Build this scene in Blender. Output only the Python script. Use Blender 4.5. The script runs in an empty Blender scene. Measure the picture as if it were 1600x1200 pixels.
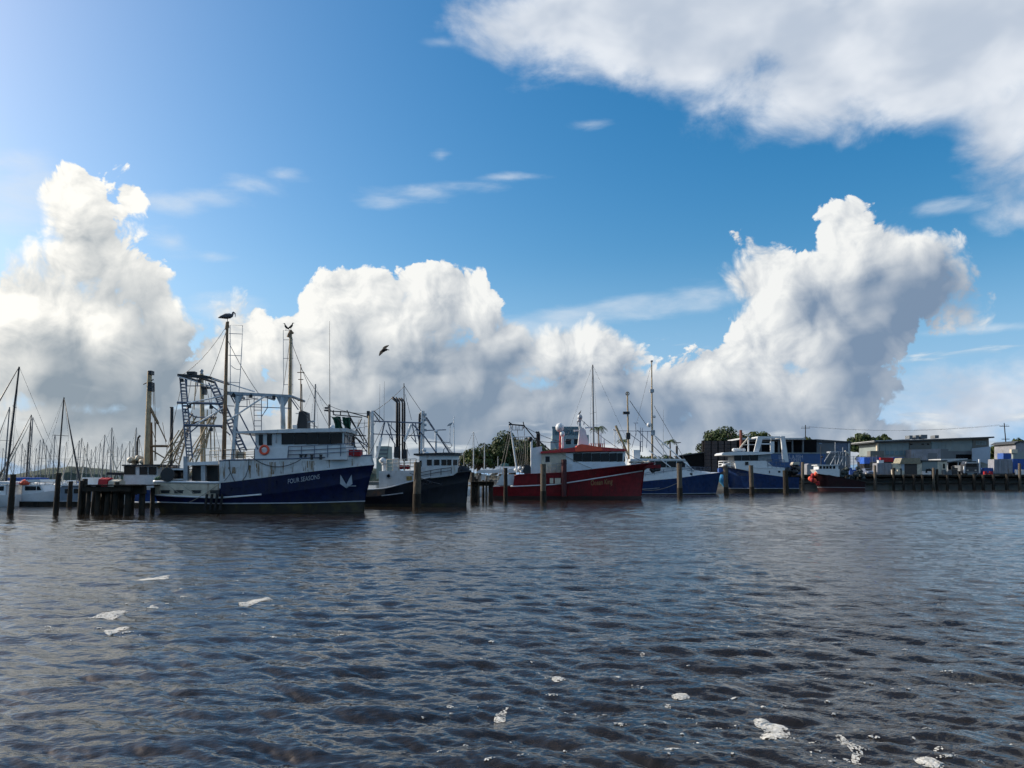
import bpy, bmesh, math, random
import numpy as np
from mathutils import Vector, Matrix

random.seed(7)
np.random.seed(7)
SC = bpy.context.scene
COL = SC.collection
R = math.radians

# ------------------------------------------------------------------ camera
EYE = 2.5                                   # metres above the water, on a passing boat
PITCH = math.atan((748 - 600) / 1200.0)     # horizon sits below the middle of the picture
FPX = 1200.0                                # focal length in pixels of the 1600 px wide photograph
cam_d = bpy.data.cameras.new('camera')
cam_d.sensor_width = 36.0
cam_d.lens = 36.0 * FPX / 1600.0
cam_d.clip_start = 0.1
cam_d.clip_end = 20000
cam = bpy.data.objects.new('camera', cam_d)
COL.objects.link(cam)
cam.location = (0, 0, EYE)
cam.rotation_euler = (R(90) + PITCH, 0, 0)
SC.camera = cam

SUN_AZ, SUN_EL = -73.0, 30.0                # degrees; azimuth from +Y, positive to the right

SC.view_settings.view_transform = 'Standard'
SC.view_settings.look = 'None'
SC.view_settings.exposure = 0.25
SC.view_settings.gamma = 1.0
SC.cycles.max_bounces = 5
SC.cycles.diffuse_bounces = 2
SC.cycles.glossy_bounces = 3
SC.cycles.transmission_bounces = 3
SC.cycles.transparent_max_bounces = 8
SC.cycles.caustics_reflective = False
SC.cycles.caustics_refractive = False
SC.cycles.sample_clamp_indirect = 6.0
SC.cycles.use_adaptive_sampling = True
SC.cycles.adaptive_threshold = 0.02
SC.cycles.adaptive_min_samples = 12
SC.cycles.use_denoising = True


# ------------------------------------------------------------------ pixel helpers (1600 x 1200 photograph)
def ray(px, py):
    u = (px - 800) / FPX
    v = (600 - py) / FPX
    c, s = math.cos(PITCH), math.sin(PITCH)
    return Vector((u, c - v * s, s + v * c))


def at_depth(px, py, Y):
    d = ray(px, py)
    return Vector((0, 0, EYE)) + d * (Y / d.y)


def on_water(px, py):
    d = ray(px, py)
    return Vector((0, 0, EYE)) + d * (-EYE / d.z)


def azel(px, py):
    d = ray(px, py).normalized()
    return math.degrees(math.atan2(d.x, d.y)), math.degrees(math.asin(d.z))


# ------------------------------------------------------------------ sky
class V:
    """thin wrapper that turns arithmetic into Math nodes"""
    tree = None

    def __init__(self, s):
        self.s = s

    @staticmethod
    def m(op, *a, clamp=False):
        n = V.tree.nodes.new('ShaderNodeMath')
        n.operation = op
        n.use_clamp = clamp
        for i, x in enumerate(a):
            if isinstance(x, V):
                V.tree.links.new(x.s, n.inputs[i])
            else:
                n.inputs[i].default_value = float(x)
        return V(n.outputs[0])

    def __add__(self, o): return V.m('ADD', self, o)
    def __radd__(self, o): return V.m('ADD', o, self)
    def __sub__(self, o): return V.m('SUBTRACT', self, o)
    def __rsub__(self, o): return V.m('SUBTRACT', o, self)
    def __mul__(self, o): return V.m('MULTIPLY', self, o)
    def __rmul__(self, o): return V.m('MULTIPLY', o, self)
    def __truediv__(self, o): return V.m('DIVIDE', self, o)


def step(x, a, b, lo=0.0, hi=1.0):
    n = V.tree.nodes.new('ShaderNodeMapRange')
    n.interpolation_type = 'SMOOTHSTEP'
    for i, val in zip((0, 1, 2, 3, 4), (x, a, b, lo, hi)):
        if isinstance(val, V):
            V.tree.links.new(val.s, n.inputs[i])
        else:
            n.inputs[i].default_value = float(val)
    return V(n.outputs[0])


def vec(x, y, z=0.0):
    n = V.tree.nodes.new('ShaderNodeCombineXYZ')
    for i, val in enumerate((x, y, z)):
        if isinstance(val, V):
            V.tree.links.new(val.s, n.inputs[i])
        else:
            n.inputs[i].default_value = float(val)
    return n.outputs[0]


def vmath(op, a, b=None, c=None, out=0):
    n = V.tree.nodes.new('ShaderNodeVectorMath')
    n.operation = op
    for i, val in enumerate((a, b, c)):
        if val is None:
            continue
        if isinstance(val, (tuple, list)):
            n.inputs[i].default_value = val
        elif isinstance(val, (int, float)):
            n.inputs['Scale'].default_value = val
        else:
            V.tree.links.new(val, n.inputs[i])
    return n.outputs[out]


def noise(p, scale, detail=3.0, rough=0.5, dist=0.0, dim='3D'):
    n = V.tree.nodes.new('ShaderNodeTexNoise')
    n.noise_dimensions = dim
    V.tree.links.new(p, n.inputs['Vector'])
    n.inputs['Scale'].default_value = scale
    n.inputs['Detail'].default_value = detail
    n.inputs['Roughness'].default_value = rough
    n.inputs['Distortion'].default_value = dist
    return V(n.outputs[0])


def puffs(p, scale, detail=3.0, rough=0.5):
    n = V.tree.nodes.new('ShaderNodeTexVoronoi')
    n.voronoi_dimensions = '2D'
    n.feature = 'SMOOTH_F1'
    n.inputs['Smoothness'].default_value = 0.25
    n.normalize = True
    V.tree.links.new(p, n.inputs['Vector'])
    n.inputs['Scale'].default_value = scale
    n.inputs['Detail'].default_value = detail
    n.inputs['Roughness'].default_value = rough
    n.inputs['Lacunarity'].default_value = 2.1
    return V(n.outputs['Distance'])


def mixrgb(f, a, b):
    n = V.tree.nodes.new('ShaderNodeMix')
    n.data_type = 'RGBA'
    n.clamp_factor = True
    for i, val in ((0, f), (6, a), (7, b)):
        if isinstance(val, V):
            V.tree.links.new(val.s, n.inputs[i])
        elif isinstance(val, (tuple, list)):
            n.inputs[i].default_value = tuple(val) + (1.0,)
        elif isinstance(val, (int, float)):
            n.inputs[i].default_value = val
        else:
            V.tree.links.new(val, n.inputs[i])
    return n.outputs[2]


def blobs(ae, lst, k):
    """smooth union of ellipses given in degrees; positive inside, about the distance to the rim"""
    acc = None
    for (a, e, ra, re) in lst:
        q = vmath('MULTIPLY_ADD', ae, (1 / ra, 1 / re, 0), (-a / ra, -e / re, 0))
        l = V(vmath('LENGTH', q, out=1))
        r = min(ra, re) * 0.5 + max(ra, re) * 0.25
        f = V.m('MULTIPLY_ADD', l, -r, r)
        acc = f if acc is None else V.m('SMOOTH_MAX', acc, f, k)
    return acc


def px_blobs(lst):
    out = []
    for (cx, cy, rx, ry) in lst:
        a, e = azel(cx, cy)
        a1, _ = azel(cx + rx, cy)
        a0, _ = azel(cx - rx, cy)
        _, e1 = azel(cx, cy - ry)
        _, e0 = azel(cx, cy + ry)
        out.append((a, e, (a1 - a0) / 2, (e1 - e0) / 2))
    return out

# heaped clouds along the horizon: centre and radii read off the photograph, kept as azimuth and elevation
HEAPS = px_blobs([
    (122, 328, 50, 52), (202, 312, 26, 44), (150, 410, 105, 80), (85, 480, 115, 90), (235, 470, 62, 110), (165, 470, 80, 70),
    (170, 570, 190, 110), (355, 545, 75, 75), (385, 610, 90, 70), (445, 560, 60, 60), (-60, 560, 130, 130),
    (520, 490, 55, 62), (600, 500, 90, 78), (680, 488, 105, 84), (610, 600, 180, 100), (790, 560, 70, 60),
    (890, 550, 130, 72), (985, 560, 44, 40), (930, 640, 190, 70),
    (1316, 366, 50, 58), (1205, 430, 62, 72), (1376, 420, 84, 74), (1290, 510, 150, 96), (1425, 425, 66, 58), (1445, 472, 90, 54), (1500, 486, 84, 42),
    (1150, 600, 120, 80), (1290, 620, 120, 70),
    (250, 690, 420, 62), (760, 690, 420, 50), (1150, 690, 330, 46),
])
# the same masses more coarsely, for how much cloud stands between a point and the sun
MASSES = px_blobs([
    (140, 400, 110, 120), (60, 520, 150, 120), (220, 560, 160, 130), (400, 570, 110, 80),
    (530, 520, 90, 90), (670, 510, 130, 110), (640, 620, 200, 90), (900, 590, 180, 85),
    (1215, 460, 80, 100), (1350, 440, 120, 120), (1300, 560, 180, 110), (1130, 620, 130, 80),
])

SHEET = px_blobs([
    (1500, 30, 420, 165), (1130, 10, 330, 140), (1640, 190, 165, 120), (880, 20, 170, 90), (1330, 120, 240, 95), (1270, 50, 170, 90),
    (1640, 330, 120, 26), (1530, 635, 150, 66), (1600, 585, 80, 28),
]) + [(70.0, 42.0, 34.0, 22.0), (140.0, 38.0, 40.0, 16.0), (-130.0, 45.0, 40.0, 12.0)]

WISPS = px_blobs([
    (600, 312, 44, 15), (660, 301, 64, 15), (730, 291, 70, 12), (795, 277, 50, 7),
    (270, 316, 56, 20), (330, 309, 60, 16), (400, 290, 54, 18), (440, 272, 30, 11), (30, 300, 90, 70),
    (820, 512, 60, 18), (900, 497, 80, 22), (1000, 480, 90, 24), (1090, 468, 70, 28),
    (690, 66, 44, 12), (1480, 322, 90, 16), (920, 195, 30, 7), (689, 243, 8, 9),
    (1560, 512, 90, 8), (330, 400, 24, 7), (360, 484, 66, 22), (268, 378, 34, 20),
])

world = bpy.data.worlds.new('World')
SC.world = world
world.use_nodes = True
world.cycles.sampling_method = 'MANUAL'
world.cycles.sample_map_resolution = 512
wt = world.node_tree
wt.nodes.clear()
w_out = wt.nodes.new('ShaderNodeOutputWorld')
w_bg = wt.nodes.new('ShaderNodeBackground')
wt.links.new(w_bg.outputs[0], w_out.inputs[0])
SKY_STRENGTH = 0.14
w_bg.inputs[1].default_value = SKY_STRENGTH
sky = wt.nodes.new('ShaderNodeTexSky')
sky.sky_type = 'NISHITA'
sky.sun_disc = False
sky.sun_elevation = R(SUN_EL)
sky.sun_rotation = R(SUN_AZ)
sky.altitude = 0
sky.air_density = 1.0
sky.dust_density = 1.7
sky.ozone_density = 1.2



def new_group(name, outs):
    g = bpy.data.node_groups.new(name, 'ShaderNodeTree')
    g.interface.new_socket('az', in_out='INPUT', socket_type='NodeSocketFloat')
    g.interface.new_socket('el', in_out='INPUT', socket_type='NodeSocketFloat')
    for o in outs:
        g.interface.new_socket(o, in_out='OUTPUT', socket_type='NodeSocketFloat')
    V.tree = g
    gi = g.nodes.new('NodeGroupInput')
    go = g.nodes.new('NodeGroupOutput')
    return g, V(gi.outputs[0]), V(gi.outputs[1]), go


# the billows on the heaps, at one azimuth and elevation: large rounds and the fine cauliflower on them
def billow_group(name, coarse):
    g, az, el, go = new_group(name, ['billow'])
    ae = vec(az, el)
    wn = g.nodes.new('ShaderNodeTexNoise')
    wn.noise_dimensions = '2D'
    g.links.new(ae, wn.inputs['Vector'])
    wn.inputs['Scale'].default_value = 0.2
    wn.inputs['Detail'].default_value = 2
    warp = vmath('MULTIPLY_ADD', vmath('SUBTRACT', wn.outputs['Color'], (0.5, 0.5, 0.5)), (2.6, 2.6, 0.0), ae)
    if coarse:
        out = (0.28 - puffs(warp, 0.24, 1.5, 0.40)) * 4.4
    else:
        out = (0.28 - puffs(warp, 0.24, 4.6, 0.56)) * 4.4 + (noise(warp, 1.6, 3.0, 0.6, dim='2D') - 0.5) * 0.5
    g.links.new(out.s, go.inputs[0])
    return g


g_fine = billow_group('billows_fine', False)
g_round = billow_group('billows_round', True)

# the broad masses
g_mass, g_az, g_el, go = new_group('masses', ['mass'])
g_ae = vec(g_az, g_el)
g_mass.links.new((blobs(g_ae, MASSES, 1.3) + (noise(g_ae, 0.11, 1.0, 0.5, dim='2D') - 0.5) * 3.0).s, go.inputs[0])

V.tree = wt


def use(g, az, el):
    n = wt.nodes.new('ShaderNodeGroup')
    n.node_tree = g
    wt.links.new(az.s, n.inputs[0])
    wt.links.new(el.s, n.inputs[1])
    return [V(o) for o in n.outputs]


tc = wt.nodes.new('ShaderNodeTexCoord')
dirn = vmath('NORMALIZE', tc.outputs['Generated'])
sx = wt.nodes.new('ShaderNodeSeparateXYZ')
wt.links.new(dirn, sx.inputs[0])
dx, dy, dz = V(sx.outputs[0]), V(sx.outputs[1]), V(sx.outputs[2])
AZ = V.m('ARCTAN2', dx, dy) * (180 / math.pi)
EL = V.m('ARCSINE', dz) * (180 / math.pi)
AE = vec(AZ, EL)
DEG = vmath('SCALE', dirn, 57.3)
# direction towards the sun on the sky
tsx, tsy = SUN_AZ - AZ, (SUN_EL + 24) - EL
tl = V.m('SQRT', tsx * tsx + tsy * tsy + 1.0)
tsx, tsy = tsx / tl, tsy / tl

big = noise(AE, 0.11, 1.0, 0.5, dim='2D')
B0 = blobs(AE, HEAPS, 1.3)
# beyond the frame unseen cloud goes on, thinned for a bluer, dimmer sky light
around = noise(DEG, 0.055, 2.0, 0.5) * 34.0 - EL * 1.2 - 17.0 + step(V.m('ABSOLUTE', AZ), 38.0, 47.0, -14.0, 0.0)
B0 = V.m('SMOOTH_MAX', B0, V.m('MINIMUM', around, 7.0), 1.3) + (big - 0.5) * 3.4 - 0.05
bl0, = use(g_fine, AZ, EL)
bl1, = use(g_fine, AZ + tsx * 0.45, EL + tsy * 0.45)
rd0, = use(g_round, AZ, EL)
rd1, = use(g_round, AZ + tsx * 1.5, EL + tsy * 1.5)
F0 = B0 + bl0
B3, = use(g_mass, AZ + tsx * 2.6, EL + tsy * 2.6)
B7, = use(g_mass, AZ + tsx * 6.5, EL + tsy * 6.5)
soft = noise(DEG, 0.16, 1.0)
edge = step(soft, 0.45, 0.66, 0.22, 1.2)
alpha = step(F0, -0.05, edge)
near = V.m('MAXIMUM', B3 + 0.4, 0.0) * 0.70 + V.m('MAXIMUM', B7, 0.0) * 0.55
sunny = step(near, 3.9, 0.4, 0.0, 1.0)
relief = (rd0 - rd1) * 0.26 + (bl0 - bl1) * (sunny * 0.28 + 0.08)      # what leans to the light
lit = sunny * 0.78 + relief + 0.08
lit = lit * step(EL, 1.0, 11.0, 0.42, 1.0)
lit = V.m('MULTIPLY', lit, 1.0, clamp=True)
K = 1.0 / SKY_STRENGTH
shade_c = mixrgb(step(AZ, -40.0, 20.0), (0.24 * K, 0.29 * K, 0.335 * K), (0.17 * K, 0.24 * K, 0.345 * K))
lit_c = mixrgb(step(AZ, -45.0, 10.0), (0.90 * K, 0.88 * K, 0.82 * K), (0.76 * K, 0.77 * K, 0.76 * K))
cloud_c = mixrgb(lit, shade_c, lit_c)

# --- high sheet and wisps
s_b = blobs(AE, SHEET, 1.5)
s_w = vmath('MULTIPLY', DEG, (1.0, 1.0, 1.5))
s_n = noise(s_w, 0.17, 7.0, 0.58, 0.3)
s_f = s_b + (s_n - 0.5) * 7.0
s_a = step(s_f, -0.5, 2.6) * 0.95
s_l = step(noise(s_w, 0.20, 3.0, 0.5, 0.2), 0.30, 0.72)
s_l = s_l * step(s_f, 8.5, 1.0, 0.15, 1.0)
sheet_c = mixrgb(s_l, (0.44 * K, 0.50 * K, 0.59 * K), (0.72 * K, 0.75 * K, 0.79 * K))
w_b = V.m('MINIMUM', blobs(AE, WISPS, 0.9), 0.7)
w_w = vmath('MULTIPLY', DEG, (0.5, 1.0, 1.9))
w_f = w_b + (noise(w_w, 0.30, 6.0, 0.58, 0.35) - 0.5) * 2.6
w_a = step(w_f, -0.2, 1.3) * 0.58
# low bank of broken cloud just over the horizon, all the way round
l_n = noise(vmath('MULTIPLY', DEG, (0.28, 0.28, 1.3)), 0.55, 5.0, 0.55, 0.4)
l_a = step(l_n - EL * 0.028, 0.36, 0.56) * 0.9
l_c = mixrgb(step(l_n, 0.52, 0.70), (0.25 * K, 0.32 * K, 0.40 * K), (0.66 * K, 0.70 * K, 0.72 * K))

# a phone camera's deeper blue: a little more saturation on the sky itself
hs = wt.nodes.new('ShaderNodeHueSaturation')
hs.inputs['Hue'].default_value = 0.494
hs.inputs['Saturation'].default_value = 1.56
hs.inputs['Value'].default_value = 0.92
wt.links.new(sky.outputs[0], hs.inputs['Color'])
c0 = mixrgb(step(EL, 17.0, 1.0) * 0.88, hs.outputs[0], (0.27 * K, 0.47 * K, 0.74 * K))      # pale air at the horizon
c1 = mixrgb(l_a, c0, l_c)
c2 = mixrgb(w_a, c1, (0.62 * K, 0.68 * K, 0.74 * K))
c3 = mixrgb(s_a, c2, sheet_c)
c4 = mixrgb(alpha, c3, cloud_c)
c5 = mixrgb(step(l_n, 0.56, 0.70) * step(EL, 7.0, 2.0) * 0.75, c4, (0.62 * K, 0.66 * K, 0.68 * K))      # gaps of light under the cloud base
wt.links.new(c5, w_bg.inputs[0])

# ------------------------------------------------------------------ sun
sun_d = bpy.data.lights.new('sun', 'SUN')
sun_d.energy = 4.2
sun_d.angle = R(0.53)
sun_d.color = (1.0, 0.90, 0.76)
sun = bpy.data.objects.new('sun', sun_d)
COL.objects.link(sun)
_sd = Vector((math.sin(R(SUN_AZ)) * math.cos(R(SUN_EL)), math.cos(R(SUN_AZ)) * math.cos(R(SUN_EL)), math.sin(R(SUN_EL))))
sun.rotation_euler = _sd.to_track_quat('Z', 'Y').to_euler()
sun.location = _sd * 300


# ------------------------------------------------------------------ materials
def new_mat(name):
    m = bpy.data.materials.new(name)
    m.use_nodes = True
    V.tree = m.node_tree
    return m, m.node_tree, m.node_tree.nodes['Principled BSDF']


_mats = {}


def paint(name, col, rough=0.45, metal=0.0, var=0.25, scale=2.0, dirt=None, dirt_amt=0.0, streak=False, bump=0.0, spec=0.5):
    """painted or bare surface: base colour with tonal variation, patches of dirt or rust and, if asked, run-off streaks"""
    if name in _mats:
        return _mats[name]
    m, t, b = new_mat(name)
    tcn = t.nodes.new('ShaderNodeTexCoord')
    co = tcn.outputs['Object']
    n1 = noise(co, scale, 4.0, 0.6)
    f = step(n1, 0.3, 0.7)
    dark = tuple(c * (1 - var) for c in col)
    lite = tuple(min(1.0, c * (1 + var * 0.6)) for c in col)
    c = mixrgb(f, dark, lite)
    if dirt is not None:
        sv = vmath('MULTIPLY', co, (5.0, 5.0, 0.55) if streak else (1.0, 1.0, 1.0))
        n2 = noise(sv, 0.9 if streak else 1.3, 5.0, 0.65)
        n3 = noise(co, 0.5, 2.0, 0.5)
        k = step(n2 * 0.6 + n3 * 0.4, 0.66 - 0.34 * dirt_amt, 0.78 - 0.30 * dirt_amt)
        c = mixrgb(k * 0.85, c, dirt)
    t.links.new(c, b.inputs['Base Color'])
    rr = step(n1, 0.2, 0.8, rough * 0.8, min(1.0, rough * 1.25))
    t.links.new(rr.s, b.inputs['Roughness'])
    b.inputs['Metallic'].default_value = metal
    b.inputs['Specular IOR Level'].default_value = spec
    if bump:
        bn = t.nodes.new('ShaderNodeBump')
        bn.inputs['Strength'].default_value = bump
        bn.inputs['Distance'].default_value = 0.03
        t.links.new(noise(co, scale * 6, 4.0, 0.6).s, bn.inputs['Height'])
        t.links.new(bn.outputs[0], b.inputs['Normal'])
    _mats[name] = m
    return m


# ------------------------------------------------------------------ water
_wr = np.random.RandomState(21)
_nw = 120
_lam = np.exp(_wr.uniform(math.log(0.13), math.log(2.4), _nw))
_wd = R(-104) + _wr.normal(0, 0.50, _nw)                 # chop runs towards the viewer and a little to the left
_wk = 2 * np.pi / _lam
_wa = 0.0046 * _lam ** 0.66 * _wr.uniform(0.5, 1.3, _nw)
_wa *= np.where(_lam > 1.2, 0.55, 1.0)
_wp = _wr.uniform(0, 2 * np.pi, _nw)
_wx, _wy = np.cos(_wd), np.sin(_wd)


def wave(x, y, cell):
    """height and sideways shift of the chop at world positions; waves too short for the mesh cell are left out"""
    x = np.asarray(x, float)
    y = np.asarray(y, float)
    cell = np.broadcast_to(np.asarray(cell, float), x.shape)
    # patches of wind: calmer and livelier areas
    gust = 0.80 + 0.42 * np.sin(x * 0.11 + 0.7 * np.sin(y * 0.07)) * np.sin(y * 0.09 + 1.3 + 0.8 * np.sin(x * 0.05))
    h = np.zeros_like(x)
    sx_ = np.zeros_like(x)
    sy_ = np.zeros_like(x)
    for i in range(_nw):
        fade = np.clip((_lam[i] / cell - 2.5) / 3.0, 0, 1)
        ph = _wk[i] * (_wx[i] * x + _wy[i] * y) + _wp[i]
        a = _wa[i] * fade * gust
        h += a * np.sin(ph)
        c = np.cos(ph) * a * 0.85
        sx_ -= c * _wx[i]
        sy_ -= c * _wy[i]
    return h, -sx_ * -1, -sy_ * -1


def mesh_obj(name, verts, faces, mat=None, parent=None, smooth=False):
    me = bpy.data.meshes.new(name)
    me.from_pydata(verts, [], faces)
    if smooth:
        me.polygons.foreach_set('use_smooth', [True] * len(me.polygons))
    me.update()
    if mat:
        me.materials.append(mat)
    o = bpy.data.objects.new(name, me)
    COL.objects.link(o)
    if parent:
        o.parent = parent
    return o


def build_water():
    na_f, nr_f = 860, 860
    az = np.concatenate([np.linspace(-180, -46, 40)[:-1], np.linspace(-46, 46, na_f), np.linspace(46, 180, 40)[1:]])
    rr = np.concatenate([[0.0, 1.0, 2.5], np.exp(np.linspace(math.log(4.6), math.log(260), nr_f)), [330, 450, 700, 1200, 2500, 6000]])
    A, Rr = np.meshgrid(np.radians(az), rr)
    X, Y = Rr * np.sin(A), Rr * np.cos(A)
    dr = np.gradient(rr)
    da = np.gradient(np.radians(az))
    cell = np.maximum(dr[:, None] * 0.75, Rr * da[None, :])
    h, sx_, sy_ = wave(X, Y, cell)
    far = np.clip((330 - Rr) / 150, 0, 1)
    P = np.stack([X + sx_ * far, Y + sy_ * far, h * far], -1).reshape(-1, 3)
    nr, na = A.shape
    idx = np.arange(nr * na).reshape(nr, na)
    q = np.stack([idx[:-1, :-1], idx[:-1, 1:], idx[1:, 1:], idx[1:, :-1]], -1).reshape(-1, 4)[:, ::-1]
    me = bpy.data.meshes.new('water')
    me.vertices.add(len(P))
    me.vertices.foreach_set('co', P.ravel())
    me.loops.add(q.size)
    me.loops.foreach_set('vertex_index', q.ravel().astype(np.int32))
    me.polygons.add(len(q))
    me.polygons.foreach_set('loop_start', np.arange(0, q.size, 4, dtype=np.int32))
    me.polygons.foreach_set('loop_total', np.full(len(q), 4, dtype=np.int32))
    me.polygons.foreach_set('use_smooth', np.ones(len(q), dtype=bool))
    me.update()
    me.validate()
    o = bpy.data.objects.new('water', me)
    COL.objects.link(o)
    o['kind'] = 'structure'
    m, t, b = new_mat('water')
    tcn = t.nodes.new('ShaderNodeTexCoord')
    co = tcn.outputs['Object']
    n = noise(co, 0.12, 3.0, 0.5)
    t.links.new(mixrgb(step(n, 0.3, 0.7), (0.015, 0.0125, 0.0098), (0.023, 0.0185, 0.014)), b.inputs['Base Color'])
    # ripples too fine for the mesh roughen the far water
    dist = V(vmath('LENGTH', vmath('MULTIPLY', co, (1.0, 1.0, 0.0)), out=1))
    t.links.new(step(dist, 8.0, 110.0, 0.04, 0.13).s, b.inputs['Roughness'])
    b.inputs['IOR'].default_value = 1.42
    wv = vmath('MULTIPLY', co, (1.0, 1.7, 1.0))
    r1 = noise(wv, 2.1, 3.0, 0.55, 0.5)
    r2 = noise(wv, 7.5, 2.0, 0.5, 0.3)
    r3 = noise(vmath('MULTIPLY', co, (0.8, 1.5, 1.0)), 0.55, 2.0, 0.5)
    gust = step(noise(co, 0.035, 2.0, 0.5), 0.35, 0.65, 0.55, 1.15)
    bn = t.nodes.new('ShaderNodeBump')
    bn.inputs['Strength'].default_value = 1.0
    bn.inputs['Distance'].default_value = 1.0
    t.links.new(((r1 * 0.036 + r2 * 0.015 + r3 * 0.045) * gust * step(dist, 25.0, 120.0, 1.0, 0.55)).s, bn.inputs['Height'])
    t.links.new(bn.outputs[0], b.inputs['Normal'])
    me.materials.append(m)
    return o


build_water()


# ------------------------------------------------------------------ building blocks
RUST = (0.16, 0.065, 0.025)
GRIME = (0.12, 0.10, 0.075)
M_WHITE = paint('white_paint', (0.54, 0.56, 0.57), 0.4, dirt=(0.30, 0.20, 0.09), dirt_amt=0.36, streak=True, var=0.12)
M_WHITE2 = paint('clean_white_paint', (0.63, 0.65, 0.66), 0.35, dirt=(0.36, 0.33, 0.28), dirt_amt=0.08, streak=True, var=0.08)
M_CREAM = paint('cream_paint', (0.56, 0.50, 0.39), 0.5, dirt=RUST, dirt_amt=0.36, streak=True, var=0.18)
M_NAVY = paint('navy_hull_paint', (0.0045, 0.009, 0.042), 0.32, dirt=(0.012, 0.014, 0.030), dirt_amt=0.45, streak=True, var=0.35, spec=0.2)
M_BLACK = paint('black_hull_paint', (0.007, 0.008, 0.014), 0.35, dirt=(0.020, 0.019, 0.022), dirt_amt=0.4, streak=True, var=0.35, spec=0.2)
M_RED = paint('dark_red_hull_paint', (0.16, 0.010, 0.014), 0.35, dirt=(0.07, 0.012, 0.012), dirt_amt=0.5, streak=True, var=0.3, spec=0.2)
M_BLUE = paint('blue_hull_paint', (0.018, 0.055, 0.19), 0.32, dirt=(0.03, 0.05, 0.11), dirt_amt=0.4, streak=True, var=0.3, spec=0.2)
M_BLUE2 = paint('deep_blue_hull_paint', (0.010, 0.030, 0.10), 0.32, dirt=(0.03, 0.04, 0.08), dirt_amt=0.4, streak=True, var=0.3, spec=0.2)
M_BOOT = paint('weedy_antifouling', (0.020, 0.017, 0.013), 0.6, dirt=(0.055, 0.045, 0.014), dirt_amt=0.5, var=0.4)
M_ROOFRED = paint('red_roof_paint', (0.42, 0.022, 0.020), 0.4, var=0.2, dirt=(0.25, 0.02, 0.02), dirt_amt=0.3)
M_ORANGE = paint('orange_canvas', (0.70, 0.10, 0.05), 0.7, var=0.15)
M_REDC = paint('red_canvas', (0.36, 0.02, 0.025), 0.8, var=0.25)
M_SPAR = paint('backlit_grey_spar', (0.17, 0.18, 0.19), 0.5, var=0.2)  # aluminium masts; their backlit darkness put into the grey
M_GALV = paint('galvanised_steel', (0.34, 0.37, 0.40), 0.5, metal=0.3, dirt=RUST, dirt_amt=0.18, streak=True, var=0.25)
M_BLUEGREY = paint('blue_grey_steel_paint', (0.10, 0.13, 0.19), 0.5, dirt=RUST, dirt_amt=0.16, var=0.25)
M_RUSTY = paint('rusty_spar', (0.24, 0.155, 0.085), 0.7, dirt=RUST, dirt_amt=0.5, streak=True, var=0.35)
M_OCHRE = paint('weathered_ochre_spar', (0.40, 0.31, 0.19), 0.7, dirt=RUST, dirt_amt=0.35, streak=True, var=0.3)
M_DARK = paint('dark_steel', (0.014, 0.015, 0.018), 0.5, var=0.3)
M_ALU = paint('white_painted_pipe', (0.80, 0.80, 0.79), 0.25, metal=0.0, var=0.15)
M_ROPE = paint('rope', (0.30, 0.27, 0.22), 0.9, var=0.25)
M_WIRE = paint('wire', (0.06, 0.06, 0.065), 0.6, var=0.2)
M_DECK = paint('deck_planks', (0.16, 0.14, 0.11), 0.8, dirt=GRIME, dirt_amt=0.5, var=0.3)
M_NET = paint('green_trawl_net', (0.018, 0.085, 0.055), 0.95, var=0.5, scale=5.0)
M_PILE = paint('wet_timber', (0.032, 0.026, 0.020), 0.85, dirt=(0.012, 0.011, 0.009), dirt_amt=0.5, streak=True, var=0.4, scale=3, bump=0.6, spec=0.2)
M_PILE2 = paint('dry_timber', (0.095, 0.076, 0.055), 0.9, dirt=(0.07, 0.055, 0.04), dirt_amt=0.45, streak=True, var=0.35, scale=3, bump=0.6)
M_TYRE = paint('black_rubber', (0.014, 0.014, 0.015), 0.8, var=0.3)
M_TAN = paint('bleached_canvas', (0.50, 0.46, 0.38), 0.85, var=0.2)
M_BLUECAN = paint('blue_canvas', (0.03, 0.09, 0.32), 0.75, var=0.2)
M_LETTER = paint('lettering_white', (0.36, 0.39, 0.44), 0.5, var=0.15)
M_GOLD = paint('lettering_gold', (0.30, 0.20, 0.08), 0.5, var=0.2)


def glass_mat():
    m, t, b = new_mat('dark_window_glass')
    b.inputs['Base Color'].default_value = (0.008, 0.011, 0.014, 1)
    b.inputs['Roughness'].default_value = 0.04
    b.inputs['Specular IOR Level'].default_value = 0.16
    return m


M_GLASS = glass_mat()


def frame_axes(d):
    d = d.normalized()
    up = Vector((0, 0, 1)) if abs(d.z) < 0.95 else Vector((0, 1, 0))
    x = d.cross(up).normalized()
    y = x.cross(d).normalized()
    return x, y


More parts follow.
